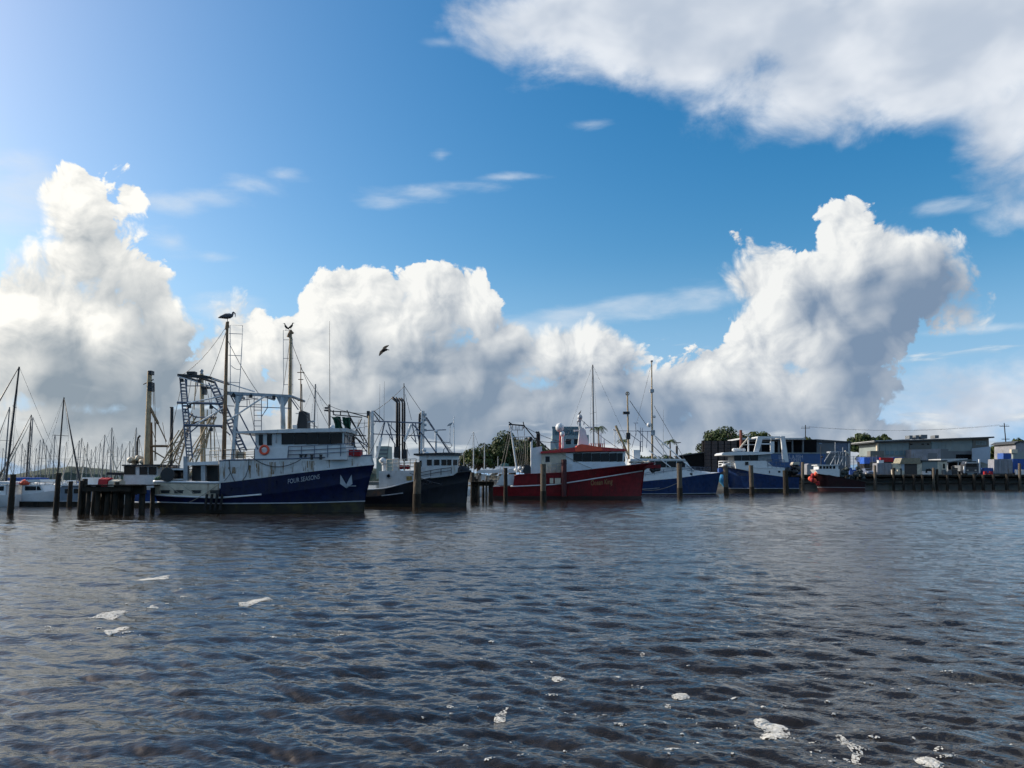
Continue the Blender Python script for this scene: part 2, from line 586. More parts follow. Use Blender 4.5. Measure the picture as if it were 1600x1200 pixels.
class MB:
    """collects shapes of ONE part and links them as one mesh object"""

    def __init__(self):
        self.v, self.f, self.s = [], [], []

    def add(self, vs, fs, smooth=False):
        o = len(self.v)
        self.v += [tuple(p) for p in vs]
        self.f += [tuple(i + o for i in f) for f in fs]
        self.s += [smooth] * len(fs)
        return self

    def box(self, c, s, rz=0.0):
        x, y, z = s[0] / 2, s[1] / 2, s[2] / 2
        cs, sn = math.cos(rz), math.sin(rz)
        vs = []
        for dz in (-z, z):
            for (a, b) in ((-x, -y), (x, -y), (x, y), (-x, y)):
                vs.append((c[0] + a * cs - b * sn, c[1] + a * sn + b * cs, c[2] + dz))
        return self.add(vs, [(3, 2, 1, 0), (4, 5, 6, 7), (0, 1, 5, 4), (1, 2, 6, 5), (2, 3, 7, 6), (3, 0, 4, 7)])

    def tube(self, p0, p1, r0, r1=None, n=8, caps=True):
        p0, p1 = Vector(p0), Vector(p1)
        if r1 is None:
            r1 = r0
        if (p1 - p0).length < 1e-6:
            return self
        x, y = frame_axes(p1 - p0)
        vs = []
        for p, r in ((p0, r0), (p1, r1)):
            for k in range(n):
                a = 2 * math.pi * k / n
                vs.append(p + x * (r * math.cos(a)) + y * (r * math.sin(a)))
        fs = [(k, (k + 1) % n, n + (k + 1) % n, n + k) for k in range(n)]
        self.add(vs, fs, n > 5)
        if caps:
            self.add(vs[:n], [tuple(range(n))[::-1]])
            self.add(vs[n:], [tuple(range(n))])
        return self

    def path(self, pts, r, n=6, taper=None):
        pts = [Vector(p) for p in pts]
        rings = []
        for i, p in enumerate(pts):
            d = (pts[min(i + 1, len(pts) - 1)] - pts[max(i - 1, 0)])
            if d.length < 1e-6:
                d = Vector((0, 0, 1))
            x, y = frame_axes(d)
            rr = r if taper is None else r * taper[i]
            rings.append([p + x * (rr * math.cos(2 * math.pi * k / n)) + y * (rr * math.sin(2 * math.pi * k / n)) for k in range(n)])
        vs = [v for g in rings for v in g]
        fs = []
        for i in range(len(pts) - 1):
            for k in range(n):
                fs.append((i * n + k, i * n + (k + 1) % n, (i + 1) * n + (k + 1) % n, (i + 1) * n + k))
        fs.append(tuple(range(n))[::-1])
        fs.append(tuple((len(pts) - 1) * n + k for k in range(n)))
        return self.add(vs, fs, n > 5)

    def sag(self, p0, p1, r, drop, n=10, sides=5):
        p0, p1 = Vector(p0), Vector(p1)
        return self.path([p0.lerp(p1, i / n) - Vector((0, 0, drop * 4 * (i / n) * (1 - i / n))) for i in range(n + 1)], r, sides)

    def prism(self, poly, a, b):
        """poly: 3-D points of one face (plane y = a in local space); extruded to y = b"""
        n = len(poly)
        vs = [(p[0], a, p[2]) for p in poly] + [(p[0], b, p[2]) for p in poly]
        area = sum(poly[i][0] * poly[(i + 1) % n][2] - poly[(i + 1) % n][0] * poly[i][2] for i in range(n))
        f0 = tuple(range(n))
        f1 = tuple(range(2 * n - 1, n - 1, -1))
        fs = [f0, f1] + [((i + 1) % n, i, n + i, n + (i + 1) % n) for i in range(n)]
        if (area > 0) == (b < a):
            fs = [f[::-1] for f in fs]
        return self.add(vs, fs)

    def ball(self, c, r, sz=1.0, n=10, m=6, smooth=True, lump=0.0, rnd=None):
        vs, fs = [], []
        rnd = rnd or random
        for j in range(m + 1):
            th = math.pi * j / m
            for k in range(n):
                ph = 2 * math.pi * k / n
                q = 1 + (rnd.uniform(-lump, lump) if lump else 0)
                vs.append((c[0] + q * r * math.sin(th) * math.cos(ph), c[1] + q * r * math.sin(th) * math.sin(ph), c[2] + q * r * sz * math.cos(th)))
        for j in range(m):
            for k in range(n):
                fs.append((j * n + k, (j + 1) * n + k, (j + 1) * n + (k + 1) % n, j * n + (k + 1) % n))
        return self.add(vs, fs, smooth)

    def ring(self, c, axis, R_, r, n=18, m=7):
        """torus round an axis"""
        ax = Vector(axis).normalized()
        x, y = frame_axes(ax)
        c = Vector(c)
        vs, fs = [], []
        for i in range(n):
            a = 2 * math.pi * i / n
            d = x * math.cos(a) + y * math.sin(a)
            for j in range(m):
                b = 2 * math.pi * j / m
                vs.append(c + d * (R_ + r * math.cos(b)) + ax * (r * math.sin(b)))
        for i in range(n):
            for j in range(m):
                fs.append((i * m + j, ((i + 1) % n) * m + j, ((i + 1) % n) * m + (j + 1) % m, i * m + (j + 1) % m))
        return self.add(vs, fs, True)

    def ladder(self, a0, a1, off, r, step_, rung_r=None):
        """two rails from a0 to a1, the second shifted by off, with rungs"""
        a0, a1, off = Vector(a0), Vector(a1), Vector(off)
        self.tube(a0, a1, r, n=6)
        self.tube(a0 + off, a1 + off, r, n=6)
        n = max(2, int((a1 - a0).length / step_))
        for i in range(1, n):
            p = a0.lerp(a1, i / n)
            self.tube(p, p + off, rung_r or r * 0.8, n=5, caps=False)
        return self

    def build(self, name, mat, parent=None, stuff=False):
        me = bpy.data.meshes.new(name)
        me.from_pydata(self.v, [], self.f)
        me.polygons.foreach_set('use_smooth', self.s)
        me.update()
        me.materials.append(mat)
        o = bpy.data.objects.new(name, me)
        COL.objects.link(o)
        if parent:
            o.parent = parent
        if stuff:
            o['kind'] = 'stuff'
        return o


def tag(o, label, cat, group=None):
    o['label'] = label
    o['category'] = cat
    if group:
        o['group'] = group
    return o


class Thing:
    """a thing with its own frame: local x along its length, z up from the water or the ground it stands on"""

    def __init__(self, name, label, cat, origin, heading=0.0, group=None):
        self.o = Vector(origin)
        self.a = R(heading)
        self.root = bpy.data.objects.new(name, None)
        COL.objects.link(self.root)
        self.root.empty_display_size = 0.5
        self.root.location = self.o
        self.root.rotation_euler = (0, 0, self.a)
        tag(self.root, label, cat, group)
        self.h = Vector((math.cos(self.a), math.sin(self.a), 0))
        self.p = Vector((-math.sin(self.a), math.cos(self.a), 0))
        self.s = -1.0 if self.p.y > 0 else 1.0          # sign of local y on the side nearest the viewer

    def L(self, px, py, n=0.0):
        """pixel to local point on the fore-and-aft plane n metres from the centre line towards the viewer"""
        d = ray(px, py)
        e = Vector((0, 0, EYE)) - self.o
        yl = self.s * n
        t = (yl - e.dot(self.p)) / d.dot(self.p)
        w = e + d * t
        return Vector((w.dot(self.h), yl, w.z))

    def poly(self, pts, n):
        return [self.L(x, y, n) for x, y in pts]

    def slab(self, mb, pts, n0, n1):
        """outline in pixels on plane n0, pushed through to plane n1"""
        return mb.prism(self.poly(pts, n0), self.s * n0, self.s * n1)

    def bar(self, mb, a, b, r, n=6, r1=None):
        return mb.tube(self.L(*a), self.L(*b), r, r1, n=n)


def lerp_pts(pts, x):
    if x <= pts[0][0]:
        return pts[0][1]
    for (x0, z0), (x1, z1) in zip(pts, pts[1:]):
        if x <= x1:
            t = (x - x0) / (x1 - x0)
            return z0 + (z1 - z0) * t
    return pts[-1][1]


class Hull:
    """level curves from the water up; each strip between two levels becomes a part"""

    def __init__(self, t, beam, levels, flare, stern=0.82, full=2.2, taper=0.52):
        self.t, self.B, self.flare = t, beam / 2, flare
        self.stern, self.full, self.taper = stern, full, taper
        self.lv = []
        for pts in levels:
            q = sorted([(p.x, p.z) for p in pts])
            xs = np.array([a for a, _ in q])
            zs = np.array([b for _, b in q])
            self.lv.append((xs, zs))

    def hb(self, i, s):
        k = self.stern + (1 - self.stern) * min(1, s / 0.3) ** 0.7
        u = max(0.0, (s - self.taper) / (1 - self.taper))
        return self.B * self.flare[i] * k * (1 - u ** self.full)

    def pt(self, i, s, side):
        xs, zs = self.lv[i]
        x = xs[0] + s * (xs[-1] - xs[0])
        # smooth the polyline a little
        w = (xs[-1] - xs[0]) * 0.04
        z = np.mean([np.interp(x + d, xs, zs) for d in (-w, -w / 2, 0, w / 2, w)]) if 0 < s < 1 else np.interp(x, xs, zs)
        return Vector((x, side * self.hb(i, s), float(z)))

    def strip(self, name, i, j, mat, s0=0.0, s1=1.0, n=30, parent=None, sub=3, transom=True):
        mb = MB()
        ss = [s0 + (s1 - s0) * k / n for k in range(n + 1)]
        for side in (-1, 1):
            vs, fs = [], []
            for s in ss:
                a, b = self.pt(i, s, side), self.pt(j, s, side)
                for m in range(sub + 1):
                    u = m / sub
                    q = a.lerp(b, u)
                    # flare: hollow towards the bow
                    q.y -= side * math.sin(math.pi * u) * 0.10 * max(0, s - 0.6) * self.B * 0.8
                    vs.append(q)
            w = sub + 1
            for k in range(n):
                for m in range(sub):
                    f = (k * w + m, (k + 1) * w + m, (k + 1) * w + m + 1, k * w + m + 1)
                    fs.append(f if side < 0 else f[::-1])
            mb.add(vs, fs, True)
        if s0 == 0.0 and transom:
            a, b, c, d = self.pt(i, 0, -1), self.pt(i, 0, 1), self.pt(j, 0, 1), self.pt(j, 0, -1)
            mb.add([a, b, c, d], [(0, 3, 2, 1)])
        return mb.build(name, mat, parent or self.t.root)

    def rail(self, name, i, mat, r, s0=0.0, s1=1.0, n=30, out=0.0, dz=0.0, parent=None, sides=(-1, 1)):
        for side in sides:
            mb = MB()
            mb.path([self.pt(i, s0 + (s1 - s0) * k / n, side) + Vector((0, side * out, dz)) for k in range(n + 1)], r, 6)
            o = mb.build(name, mat, parent or self.t.root)
        return o

    def deck(self, name, i, drop, mat, s0=0.0, s1=1.0, n=20, parent=None):
        mb = MB()
        vs = []
        for k in range(n + 1):
            s = s0 + (s1 - s0) * k / n
            for side in (-1, 1):
                q = self.pt(i, s, side)
                q.y *= 0.97
                q.z -= drop
                vs.append(q)
        mb.add(vs, [(2 * k, 2 * k + 2, 2 * k + 3, 2 * k + 1) for k in range(n)])
        return mb.build(name, mat, parent or self.t.root)

    def side_y(self, x, z):
        """half breadth on the hull skin at a local x and height"""
        best = None
        ys = []
        for i, (xs, zs) in enumerate(self.lv):
            s = min(1, max(0, (x - xs[0]) / (xs[-1] - xs[0])))
            ys.append((float(np.interp(x, xs, zs)), self.hb(i, s)))
        ys.sort()
        return float(np.interp(z, [a for a, _ in ys], [b for _, b in ys]))


def text_mesh(body, height, width=None, shear=0.0):
    """flat lettering, as verts in (x, z) and faces, of a given cap height and optional width"""
    cu = bpy.data.curves.new('lettering', 'FONT')
    cu.body = body
    cu.size = 1.0
    cu.resolution_u = 2
    cu.shear = shear
    ob = bpy.data.objects.new('lettering', cu)
    COL.objects.link(ob)
    dg = bpy.context.evaluated_depsgraph_get()
    me = bpy.data.meshes.new_from_object(ob.evaluated_get(dg))
    vs = np.array([v.co[:] for v in me.vertices])
    fs = [tuple(p.vertices) for p in me.polygons]
    bpy.data.objects.remove(ob)
    bpy.data.curves.remove(cu)
    bpy.data.meshes.remove(me)
    vs[:, 0] -= vs[:, 0].min()
    vs[:, 1] -= max(0, vs[:, 1].min())
    sy = height / max(1e-6, vs[:, 1].max())
    sx = sy if width is None else width / vs[:, 0].max()
    return [(a * sx, b * sy) for a, b in vs[:, :2]], fs


def hull_text(t, hull, name, body, p0, p1, height, mat, shear=0.0, parent=None):
    """lettering laid on the hull side nearest the viewer, from pixel p0 to p1 (both on the base line)"""
    half = hull.B * 0.9
    a, b = t.L(p0[0], p0[1], half), t.L(p1[0], p1[1], half)
    y0 = hull.side_y(a.x, a.z)
    a, b = t.L(p0[0], p0[1], y0), t.L(p1[0], p1[1], hull.side_y(b.x, b.z))
    vs, fs = text_mesh(body, height, abs(b.x - a.x), shear)
    w = max(v[0] for v in vs)
    out = []
    for (u, v) in vs:
        k = u / w
        x = a.x + (b.x - a.x) * k
        z = a.z + (b.z - a.z) * k + v
        out.append((x, t.s * (hull.side_y(x, z) + 0.035), z))
    mb = MB()
    mb.add(out, fs)
    # give the paint film a thickness
    return mb.build(name, mat, parent or t.root)


def window(t, parent, pts, n, frame=M_DARK, depth=0.06, glass=None, border=0.05):
    """a pane set in a frame on the near wall; outline in pixels"""
    poly = t.poly(pts, n)
    c = sum(poly, Vector()) / len(poly)
    mb = MB()
    m = len(poly)
    big = [p + (p - c).normalized() * border for p in poly]
    vs = []
    for ring, yy in ((big, n + depth), (poly, n + depth), (poly, n + 0.012), (big, n - 0.01)):
        vs += [(p.x, t.s * yy, p.z) for p in ring]
    fs = []
    for r_ in range(2):
        for k in range(m):
            fs.append((r_ * m + k, r_ * m + (k + 1) % m, (r_ + 1) * m + (k + 1) % m, (r_ + 1) * m + k))
    for k in range(m):
        fs.append((k, (k + 1) % m, 3 * m + (k + 1) % m, 3 * m + k))
    mb.add(vs, fs)
    mb.build('window_frame', frame, parent)
    g = MB()
    g.prism(poly, t.s * (n + 0.02), t.s * (n - 0.02))
    return g.build('window', glass or M_GLASS, parent)


def rect(x0, y0, x1, y1):
    return [(x0, y1), (x1, y1), (x1, y0), (x0, y0)]


def life_ring(t, c, r, parent=None):
    mb = MB()
    mb.ring(c, (0, 1, 0), r, r * 0.3, 16, 6)
    return mb.build('life_ring', M_ORANGE, parent or t.root)


def handrail(t, name, pts, n, h, mat, r=0.025, posts=6, mid=1, parent=None, twin=True):
    """rail along pixel points of its foot on plane n (and on the far side), h metres tall"""
    for nn in ((n, -n) if twin else (n,)):
        mb = MB()
        base = [t.L(x, y, n) for x, y in pts]
        base = [Vector((p.x, t.s * nn, p.z)) for p in base]
        for k in range(mid + 1):
            mb.path([p + Vector((0, 0, h * (k + 1) / (mid + 1))) for p in base], r, 6)
        xs = [p.x for p in base]
        zs = [p.z for p in base]
        o = np.argsort(xs)
        for k in range(posts):
            x = xs[0] + (xs[-1] - xs[0]) * k / (posts - 1)
            z = float(np.interp(x, np.array(xs)[o], np.array(zs)[o]))
            mb.tube((x, t.s * nn, z), (x, t.s * nn, z + h), r * 1.1, n=6)
        o = mb.build(name, mat, parent or t.root)
    return o


def tyre(t, c, r=0.38):
    mb = MB()
    mb.ring(c, (0, 1, 0), r * 0.7, r * 0.3, 16, 7)
    return mb.build('tyre_fender', M_TYRE, t.root)


def run_mat():
    """rust washed down over paint, broken into thin runs"""
    m, t, b = new_mat('rust_run')
    co = t.nodes.new('ShaderNodeTexCoord').outputs['Object']
    n = noise(vmath('MULTIPLY', co, (9.0, 1.0, 0.5)), 1.6, 4.0, 0.6)
    t.links.new(mixrgb(step(n, 0.4, 0.65), (0.40, 0.31, 0.19), (0.22, 0.13, 0.05)), b.inputs['Base Color'])
    b.inputs['Roughness'].default_value = 0.9
    t.links.new((step(n, 0.42, 0.62) * 0.8).s, b.inputs['Alpha'])
    return m


M_RUN = run_mat()


# ------------------------------------------------------------------ the big navy and white trawler in front
def boat_four_seasons():
    side = on_water(405, 802)
    t = Thing('fishing_trawler', 'big navy and white steel trawler lettered FOUR SEASONS, pelican on its tall mast', 'trawler',
              (side.x, side.y + 2.6, 0), 0.0)
    L = t.L
    N = 2.6
    lv = [
        [Vector((L(246, 803, N).x, 0, -0.7)), Vector((L(568, 803, 0.0).x, 0, -0.7))],
        [L(240, 785, N), L(340, 787, N), L(480, 786, N), L(570, 783, 0.0)],
        [L(236, 773, N), L(262, 775, N), L(343, 778, N), L(440, 770, N), L(520, 759, 1.6), L(579, 744, 0.0)],
        [L(235, 753, N), L(290, 754, N), L(343, 755, N), L(400, 748, N), L(450, 741, N), L(520, 733, 1.8), L(585, 726, 0.0)],
        [L(235, 752, N), L(343, 719, N), L(400, 718, N), L(450, 717, N), L(520, 714, 1.9), L(581, 711, 0.0)],
    ]
    # keep the aft points of the top level out of the way: it is only used forward
    h = Hull(t, 5.2, lv, [0.80, 0.93, 0.98, 1.0, 1.03], stern=0.80)
    x0, x1 = h.lv[3][0][0], h.lv[3][0][-1]
    sb = (L(343, 755, N).x - x0) / (x1 - x0)
    hull = h.strip('hull', 1, 2, M_NAVY)
    h.strip('hull_bottom', 0, 1, M_BOOT)
    h.strip('topside_band', 2, 3, M_NAVY, s0=sb, n=24)
    h.strip('stern_bulwark', 2, 3, M_CREAM, s1=sb, n=12)
    bw = h.strip('bulwark', 3, 4, M_WHITE, s0=sb, n=26)
    h.rail('waterline_stripe', 1, M_LETTER, 0.045, out=0.02)
    h.rail('rubbing_strake', 2, M_WHITE2, 0.07, s1=sb + 0.20, out=0.03)
    h.rail('stern_rail', 3, M_WHITE2, 0.10, s1=sb, dz=0.03)
    h.rail('bulwark_rail', 4, M_BLUEGREY, 0.055, s0=sb, parent=bw)
    h.deck('deck', 3, 0.7, M_DECK, s1=sb, n=8)
    h.deck('foredeck', 4, 0.75, M_DECK, s0=sb, n=18)
    mb = MB()
    a, b = h.pt(3, sb, -1), h.pt(4, sb, -1)
    mb.box((a.x + 0.04, 0, (a.z + b.z) / 2 - 0.2), (0.08, abs(a.y) * 2, b.z - a.z + 0.4))
    mb.build('bulkhead', M_WHITE, t.root)
    # freeing ports along the stern
    for px in (255, 277, 306, 335):
        p = L(px, 769, N)
        mb = MB()
        y = h.side_y(p.x, p.z)
        mb.box((p.x, t.s * (y + 0.015), p.z), (0.62, 0.07, 0.16))
        mb.box((p.x, t.s * (y + 0.035), p.z + 0.12), (0.72, 0.09, 0.05))
        mb.build('freeing_port', M_DARK, t.root)
    # name and the painted anchor emblem
    hull_text(t, h, 'name_lettering', 'FOUR SEASONS', (450, 756), (500, 748), 0.34, M_LETTER)
    mb = MB()
    for flip in (-1, 1):
        pts = []
        for (dx, dy) in ((0.1, 15), (3.6, 12), (8.6, 8), (7.8, -6.5), (4.2, 0.5), (0.1, 9)):
            p = L(540 + flip * dx, 748 + dy, 1.3)
            pts.append((p.x, t.s * (h.side_y(p.x, p.z) + 0.03), p.z))
        mb.add(pts, [tuple(range(len(pts)))])
    mb.build('anchor_emblem', M_LETTER, t.root)
    p = L(540, 762, 1.3)
    mb = MB()
    y = h.side_y(p.x, p.z)
    mb.tube((p.x - 0.75, t.s * (y + 0.08), p.z + 0.12), (p.x + 0.7, t.s * (y - 0.10), p.z + 0.12), 0.035)
    mb.build('anchor_bar', M_GALV, t.root)

    # wheelhouse on its lower house
    lower = MB()
    t.slab(lower, [(398, 720), (541, 718), (541, 696), (470, 697), (398, 699)], 1.9, -1.9)
    lower.build('deckhouse', M_WHITE2, t.root)
    wh = MB()
    t.slab(wh, [(399, 700), (537, 697), (538, 671), (399, 674)], 1.75, -1.75)
    wheel = wh.build('wheelhouse', M_WHITE, t.root)
    rf = MB()
    t.slab(rf, [(369, 677), (400, 677), (541, 674.5), (542, 669), (470, 669.5), (369, 674)], 2.05, -2.05)
    rf.build('wheelhouse_roof', M_WHITE, t.root)
    for (xa, xb, ya, yb) in ((405, 410.5, 680, 695), (418, 424.5, 679, 695)):
        window(t, wheel, rect(xa, ya, xb, yb), 1.75, border=0.05)
    xs = [440, 460, 478.5, 497, 516, 535]
    for xa, xb in zip(xs, xs[1:]):
        window(t, wheel, [(xa + 0.8, 694), (xb - 0.8, 693.4), (xb - 0.8, 677.0), (xa + 0.8, 677.4)], 1.75, border=0.04)
    # panes across the front
    fx = L(537.6, 690, 1.75).x
    zt, zb = L(500, 677, 1.75).z, L(500, 693.5, 1.75).z
    for k in range(4):
        g = MB()
        y = -1.7 + 0.86 * k + 0.42
        g.box((fx + 0.02, y, (zt + zb) / 2), (0.05, 0.74, zt - zb))
        g.build('window', M_GLASS, wheel)
    mb = MB()
    t.bar(mb, (432, 676, 1.85), (431, 692, 1.85), 0.05)
    mb.build('grab_pole', M_GALV, t.root)
    # splash wing of the bridge deck
    mb = MB()
    t.slab(mb, [(398, 703), (450, 699), (448, 717), (398, 718)], 2.42, 2.36)
    mb.build('bridge_wing', M_WHITE2, t.root)
    life_ring(t, L(413, 703, 2.50), 0.30)
    handrail(t, 'foredeck_rail', [(450, 717), (490, 715.5), (530, 713), (573, 711)], 2.0, 0.92, M_BLUEGREY, 0.028, 7, 2, twin=False)
    handrail(t, 'side_rail', [(348, 718), (372, 718), (397, 717)], 2.4, 0.72, M_DARK, 0.028, 4, 1)
    # winch drum and net bin on the foredeck
    w = MB()
    c = L(536, 708, 0.6)
    w.tube(c + Vector((-0.1, -0.9, 0)), c + Vector((-0.1, 0.9, 0)), 0.30, n=14)
    w.tube(c + Vector((-0.1, -0.95, 0)), c + Vector((-0.1, -0.88, 0)), 0.44, n=16)
    w.tube(c + Vector((-0.1, 0.88, 0)), c + Vector((-0.1, 0.95, 0)), 0.44, n=16)
    w.build('anchor_winch', M_DARK, t.root)
    w = MB()
    c = L(552, 708, 0.5)
    w.box(c, (1.2, 1.0, 0.5))
    w.build('hatch_cover', M_REDC, t.root)
    # bollards with their streaks of rust below
    for px in (470, 477, 487, 501):
        p = L(px, 716, 2.2)
        w = MB()
        w.tube(p - Vector((0, 0, 0.1)), p + Vector((0, 0, 0.26)), 0.10, n=10)
        w.tube(p + Vector((0, 0, 0.22)), p + Vector((0, 0, 0.28)), 0.15, n=10)
        w.build('bollard', M_DARK, t.root)
    w = MB()
    p = L(382, 727, 2.58)
    w.box(p, (0.95, 0.10, 0.40))
    w.build('rusty_scupper_plate', paint('rust_patch', (0.20, 0.14, 0.05), 0.9, dirt=RUST, dirt_amt=0.6, var=0.4), t.root)

    # midships gantry: two splayed posts, box beam, lighter rails
    for nn in (1.9, -1.9):
        MB().tube(L(371.5, 619, nn), L(364, 706, nn) - Vector((0, 0, 0.6)), 0.17, 0.20, n=10).build('gantry_post', M_WHITE, t.root)
        MB().tube(L(441, 621, nn), L(442.5, 670, nn), 0.17, 0.19, n=10).build('gantry_post', M_WHITE, t.root)
    g = MB()
    for nn in (1.9, -1.9):
        t.slab(g, [(353, 616.5), (455, 621), (455, 617), (353, 611.5)], nn + 0.14, nn - 0.14)
        for (xa, ya, xb, yb, xc, yc) in ((362, 616, 380, 617, 371, 634), (431, 619, 452, 620, 441, 640)):
            t.slab(g, [(xa, ya), (xb, yb), (xc, yc)], nn + 0.09, nn - 0.09)
    for px, py in ((354, 614), (404, 616), (454, 619)):
        a = L(px, py, 1.9)
        g.tube(a, (a.x, -a.y, a.z), 0.11, n=8)
    g.build('gantry_beam', M_GALV, t.root)
    for nn in (-1.9, 1.9):
        g = MB()
        t.bar(g, (352, 634, nn), (455, 638, nn), 0.035)
        t.bar(g, (386, 617, nn), (386, 635, nn), 0.03)
        t.bar(g, (418, 619, nn), (418, 637, nn), 0.03)
        t.bar(g, (418, 637, nn), (408, 652, nn), 0.03)
        if nn < 0:
            g.build('gantry_brace', M_BLUEGREY, t.root)
    t.bar(g, (374, 626, 1.9), (403, 622, 1.9), 0.03)
    t.bar(g, (360, 617, 1.9), (372, 640, 1.9), 0.05)
    t.bar(g, (374, 646, 1.9), (403, 702, 2.0), 0.05)
    t.bar(g, (455, 624, 1.9), (466, 640, 1.0), 0.045)
    g.build('gantry_brace', M_BLUEGREY, t.root)
    g = MB()
    a, b = L(397, 616, 1.6), L(397, 674, 1.6)
    g.ladder(b, a, L(408.5, 674, 1.6) - b, 0.03, 0.38)
    g.build('gantry_ladder', M_BLUEGREY, t.root)
    # two tall spars standing at the gantry, each with a wire basket frame
    g = MB()
    t.bar(g, (349.5, 722, 2.2), (355.2, 503, 2.2), 0.17, 10, 0.10)
    mast1 = g.build('tall_spar', M_RUSTY, t.root)
    g = MB()
    t.bar(g, (355, 505, 2.2), (357.5, 512, 2.2), 0.13, 8, 0.05)
    t.bar(g, (354, 515, 2.2), (355.5, 503, 2.2), 0.15, 8, 0.13)
    g.build('spar_cap', M_RUSTY, mast1)
    g = MB()
    pts = [(360, 612), (359.5, 508), (379, 508.5), (378, 540), (376, 575), (373.5, 612)]
    g.path([L(x, y, 2.2) for x, y in pts], 0.028, 5)
    for (xa, xb, y) in ((358, 379, 521), (357, 377.5, 555), (355, 375, 597)):
        t.bar(g, (xa, y, 2.2), (xb, y + 1, 2.2), 0.025, 5)
    g.sag(L(361, 571, 2.2), L(376, 577, 2.2), 0.02, 0.12)
    g.build('wire_frame', M_GALV, mast1)
    g = MB()
    t.bar(g, (452.5, 670, -1.6), (454.2, 518, -1.6), 0.17, 10, 0.11)
    mast2 = g.build('tall_spar', M_OCHRE, t.root)
    g = MB()
    t.bar(g, (451.5, 527, -1.6), (454.5, 516, -1.6), 0.2, 8, 0.12)
    t.bar(g, (455, 518, -1.6), (458, 521, -1.6), 0.1, 6)
    g.build('spar_cap', M_RUSTY, mast2)
    g = MB()
    g.path([L(x, y, -1.6) for x, y in ((443, 608), (442.5, 516), (452, 517))], 0.026, 5)
    for y in (531, 560, 601):
        t.bar(g, (443, y, -1.6), (458, y, -1.6), 0.024, 5)
    g.path([L(x, y, -1.6) for x, y in ((457.5, 615), (457.5, 545), (456.5, 527))], 0.024, 5)
    g.build('wire_frame', M_GALV, mast2)

    # stern gallows: two ladder-like legs a side, crossbars and lattice braces
    for nn in (2.0, -2.0):
        g = MB()
        a, b = L(292, 716, nn), L(281, 590, nn)
        off = L(303, 716, nn) - a
        off = off.normalized() * 0.42
        g.ladder(a, b, off, 0.058, 0.26, 0.04)
        g.build('gallows_leg', M_BLUEGREY if nn > 0 else M_GALV, t.root)
        g = MB()
        a, b = L(376, 706, nn), L(326, 598, nn)
        g.ladder(a, b, Vector((0.45, 0, 0.10)), 0.058, 0.28, 0.04)
        g.build('gallows_leg', M_BLUEGREY, t.root)
    g = MB()
    for nn in (2.0, -2.0):
        t.slab(g, [(277, 588), (330, 592), (330, 588.5), (318, 586), (277, 584)], nn + 0.10, nn - 0.10)
    for px, py in ((279, 586), (303, 587), (327, 590)):
        a = L(px, py, 2.0)
        g.tube(a, (a.x, -a.y, a.z), 0.10, n=8)
    g.box(L(300, 583, 1.4), (0.6, 0.5, 0.2))
    g.build('gallows_head', M_DARK, t.root)
    for nn in (2.0, -2.0):
        g = MB()
        t.bar(g, (277, 629, nn), (348, 631, nn), 0.095, 8)
        t.bar(g, (288, 664, nn), (352, 666, nn), 0.095, 8)
        t.bar(g, (291, 603, nn), (326, 603, nn), 0.04)
        t.bar(g, (292, 590, nn), (292, 603, nn), 0.035)
        t.bar(g, (308, 590, nn), (308, 603, nn), 0.035)
        t.bar(g, (289, 642, nn), (300, 630, nn), 0.05)
        t.bar(g, (328, 632, nn), (346, 646, nn), 0.05)
        t.bar(g, (288, 642, nn), (306, 652, nn), 0.05)
        t.bar(g, (332, 652, nn), (346, 636, nn), 0.05)
        t.bar(g, (306, 652, nn), (332, 652, nn), 0.05)
        t.bar(g, (292, 680, nn), (310, 665, nn), 0.05)
        t.bar(g, (344, 666, nn), (360, 680, nn), 0.05)
        g.build('gallows_brace', M_BLUEGREY, t.root)
    g = MB()
    g.tube(L(315, 578.5, 0.6), L(315, 584, 0.6), 0.12, n=8)
    g.ball(L(315, 579.5, 0.6), 0.15, 0.9)
    g.build('deck_lamp', M_GALV, t.root)
    # bright aluminium stays running aft from the gantry
    for a, b, r in (((278, 588, 2.1), (352, 610, 2.0), 0.035), ((293, 630, 2.2), (351, 618, 2.1), 0.055), ((306, 663, 2.3), (352, 636, 2.1), 0.07),
                    ((349, 662, 2.1), (414, 619, 2.0), 0.065), ((356, 599, 2.0), (398, 612, 1.9), 0.045), ((330, 591, 2.0), (357, 600, 2.0), 0.03)):
        g = MB()
        t.bar(g, a, b, r, 8)
        g.build('diagonal_stay', M_ALU, t.root)

    # working deck aft: platform with rails over the open shelter, winch and gear
    g = MB()
    t.slab(g, [(293, 727.5), (341, 726), (341, 720.5), (293, 722.5)], 2.1, -2.1)
    plat = g.build('shelter_roof', M_WHITE2, t.root)
    handrail(t, 'shelter_rail', [(294, 722), (317, 721.5), (341, 720.5)], 2.0, 0.98, M_TAN, 0.028, 5, 1, parent=plat)
    g = MB()
    for px in (289.5, 317):
        t.slab(g, [(px - 3, 756), (px + 3.4, 756), (px + 3.4, 713 if px < 300 else 727), (px - 3, 713 if px < 300 else 727)], 1.95, 1.6)
    g.build('shelter_post', M_GALV, t.root)
    g = MB()
    t.slab(g, [(300, 757), (341, 757), (341, 727.5), (300, 727.5)], 1.2, 0.9)
    g.build('shelter_dark_panel', M_DARK, t.root)  # dark panel fills the open shelter; its shade put into the colour
    g = MB()
    c = L(275, 742, 1.2)
    g.tube(c + Vector((-0.1, -1.2, 0)), c + Vector((-0.1, 1.2, 0)), 0.34, n=14)
    for yy in (-1.2, 0, 1.2):
        g.tube(c + Vector((-0.1, yy - 0.04, 0)), c + Vector((-0.1, yy + 0.04, 0)), 0.52, n=16)
    g.build('trawl_winch', M_DARK, t.root)
    g = MB()
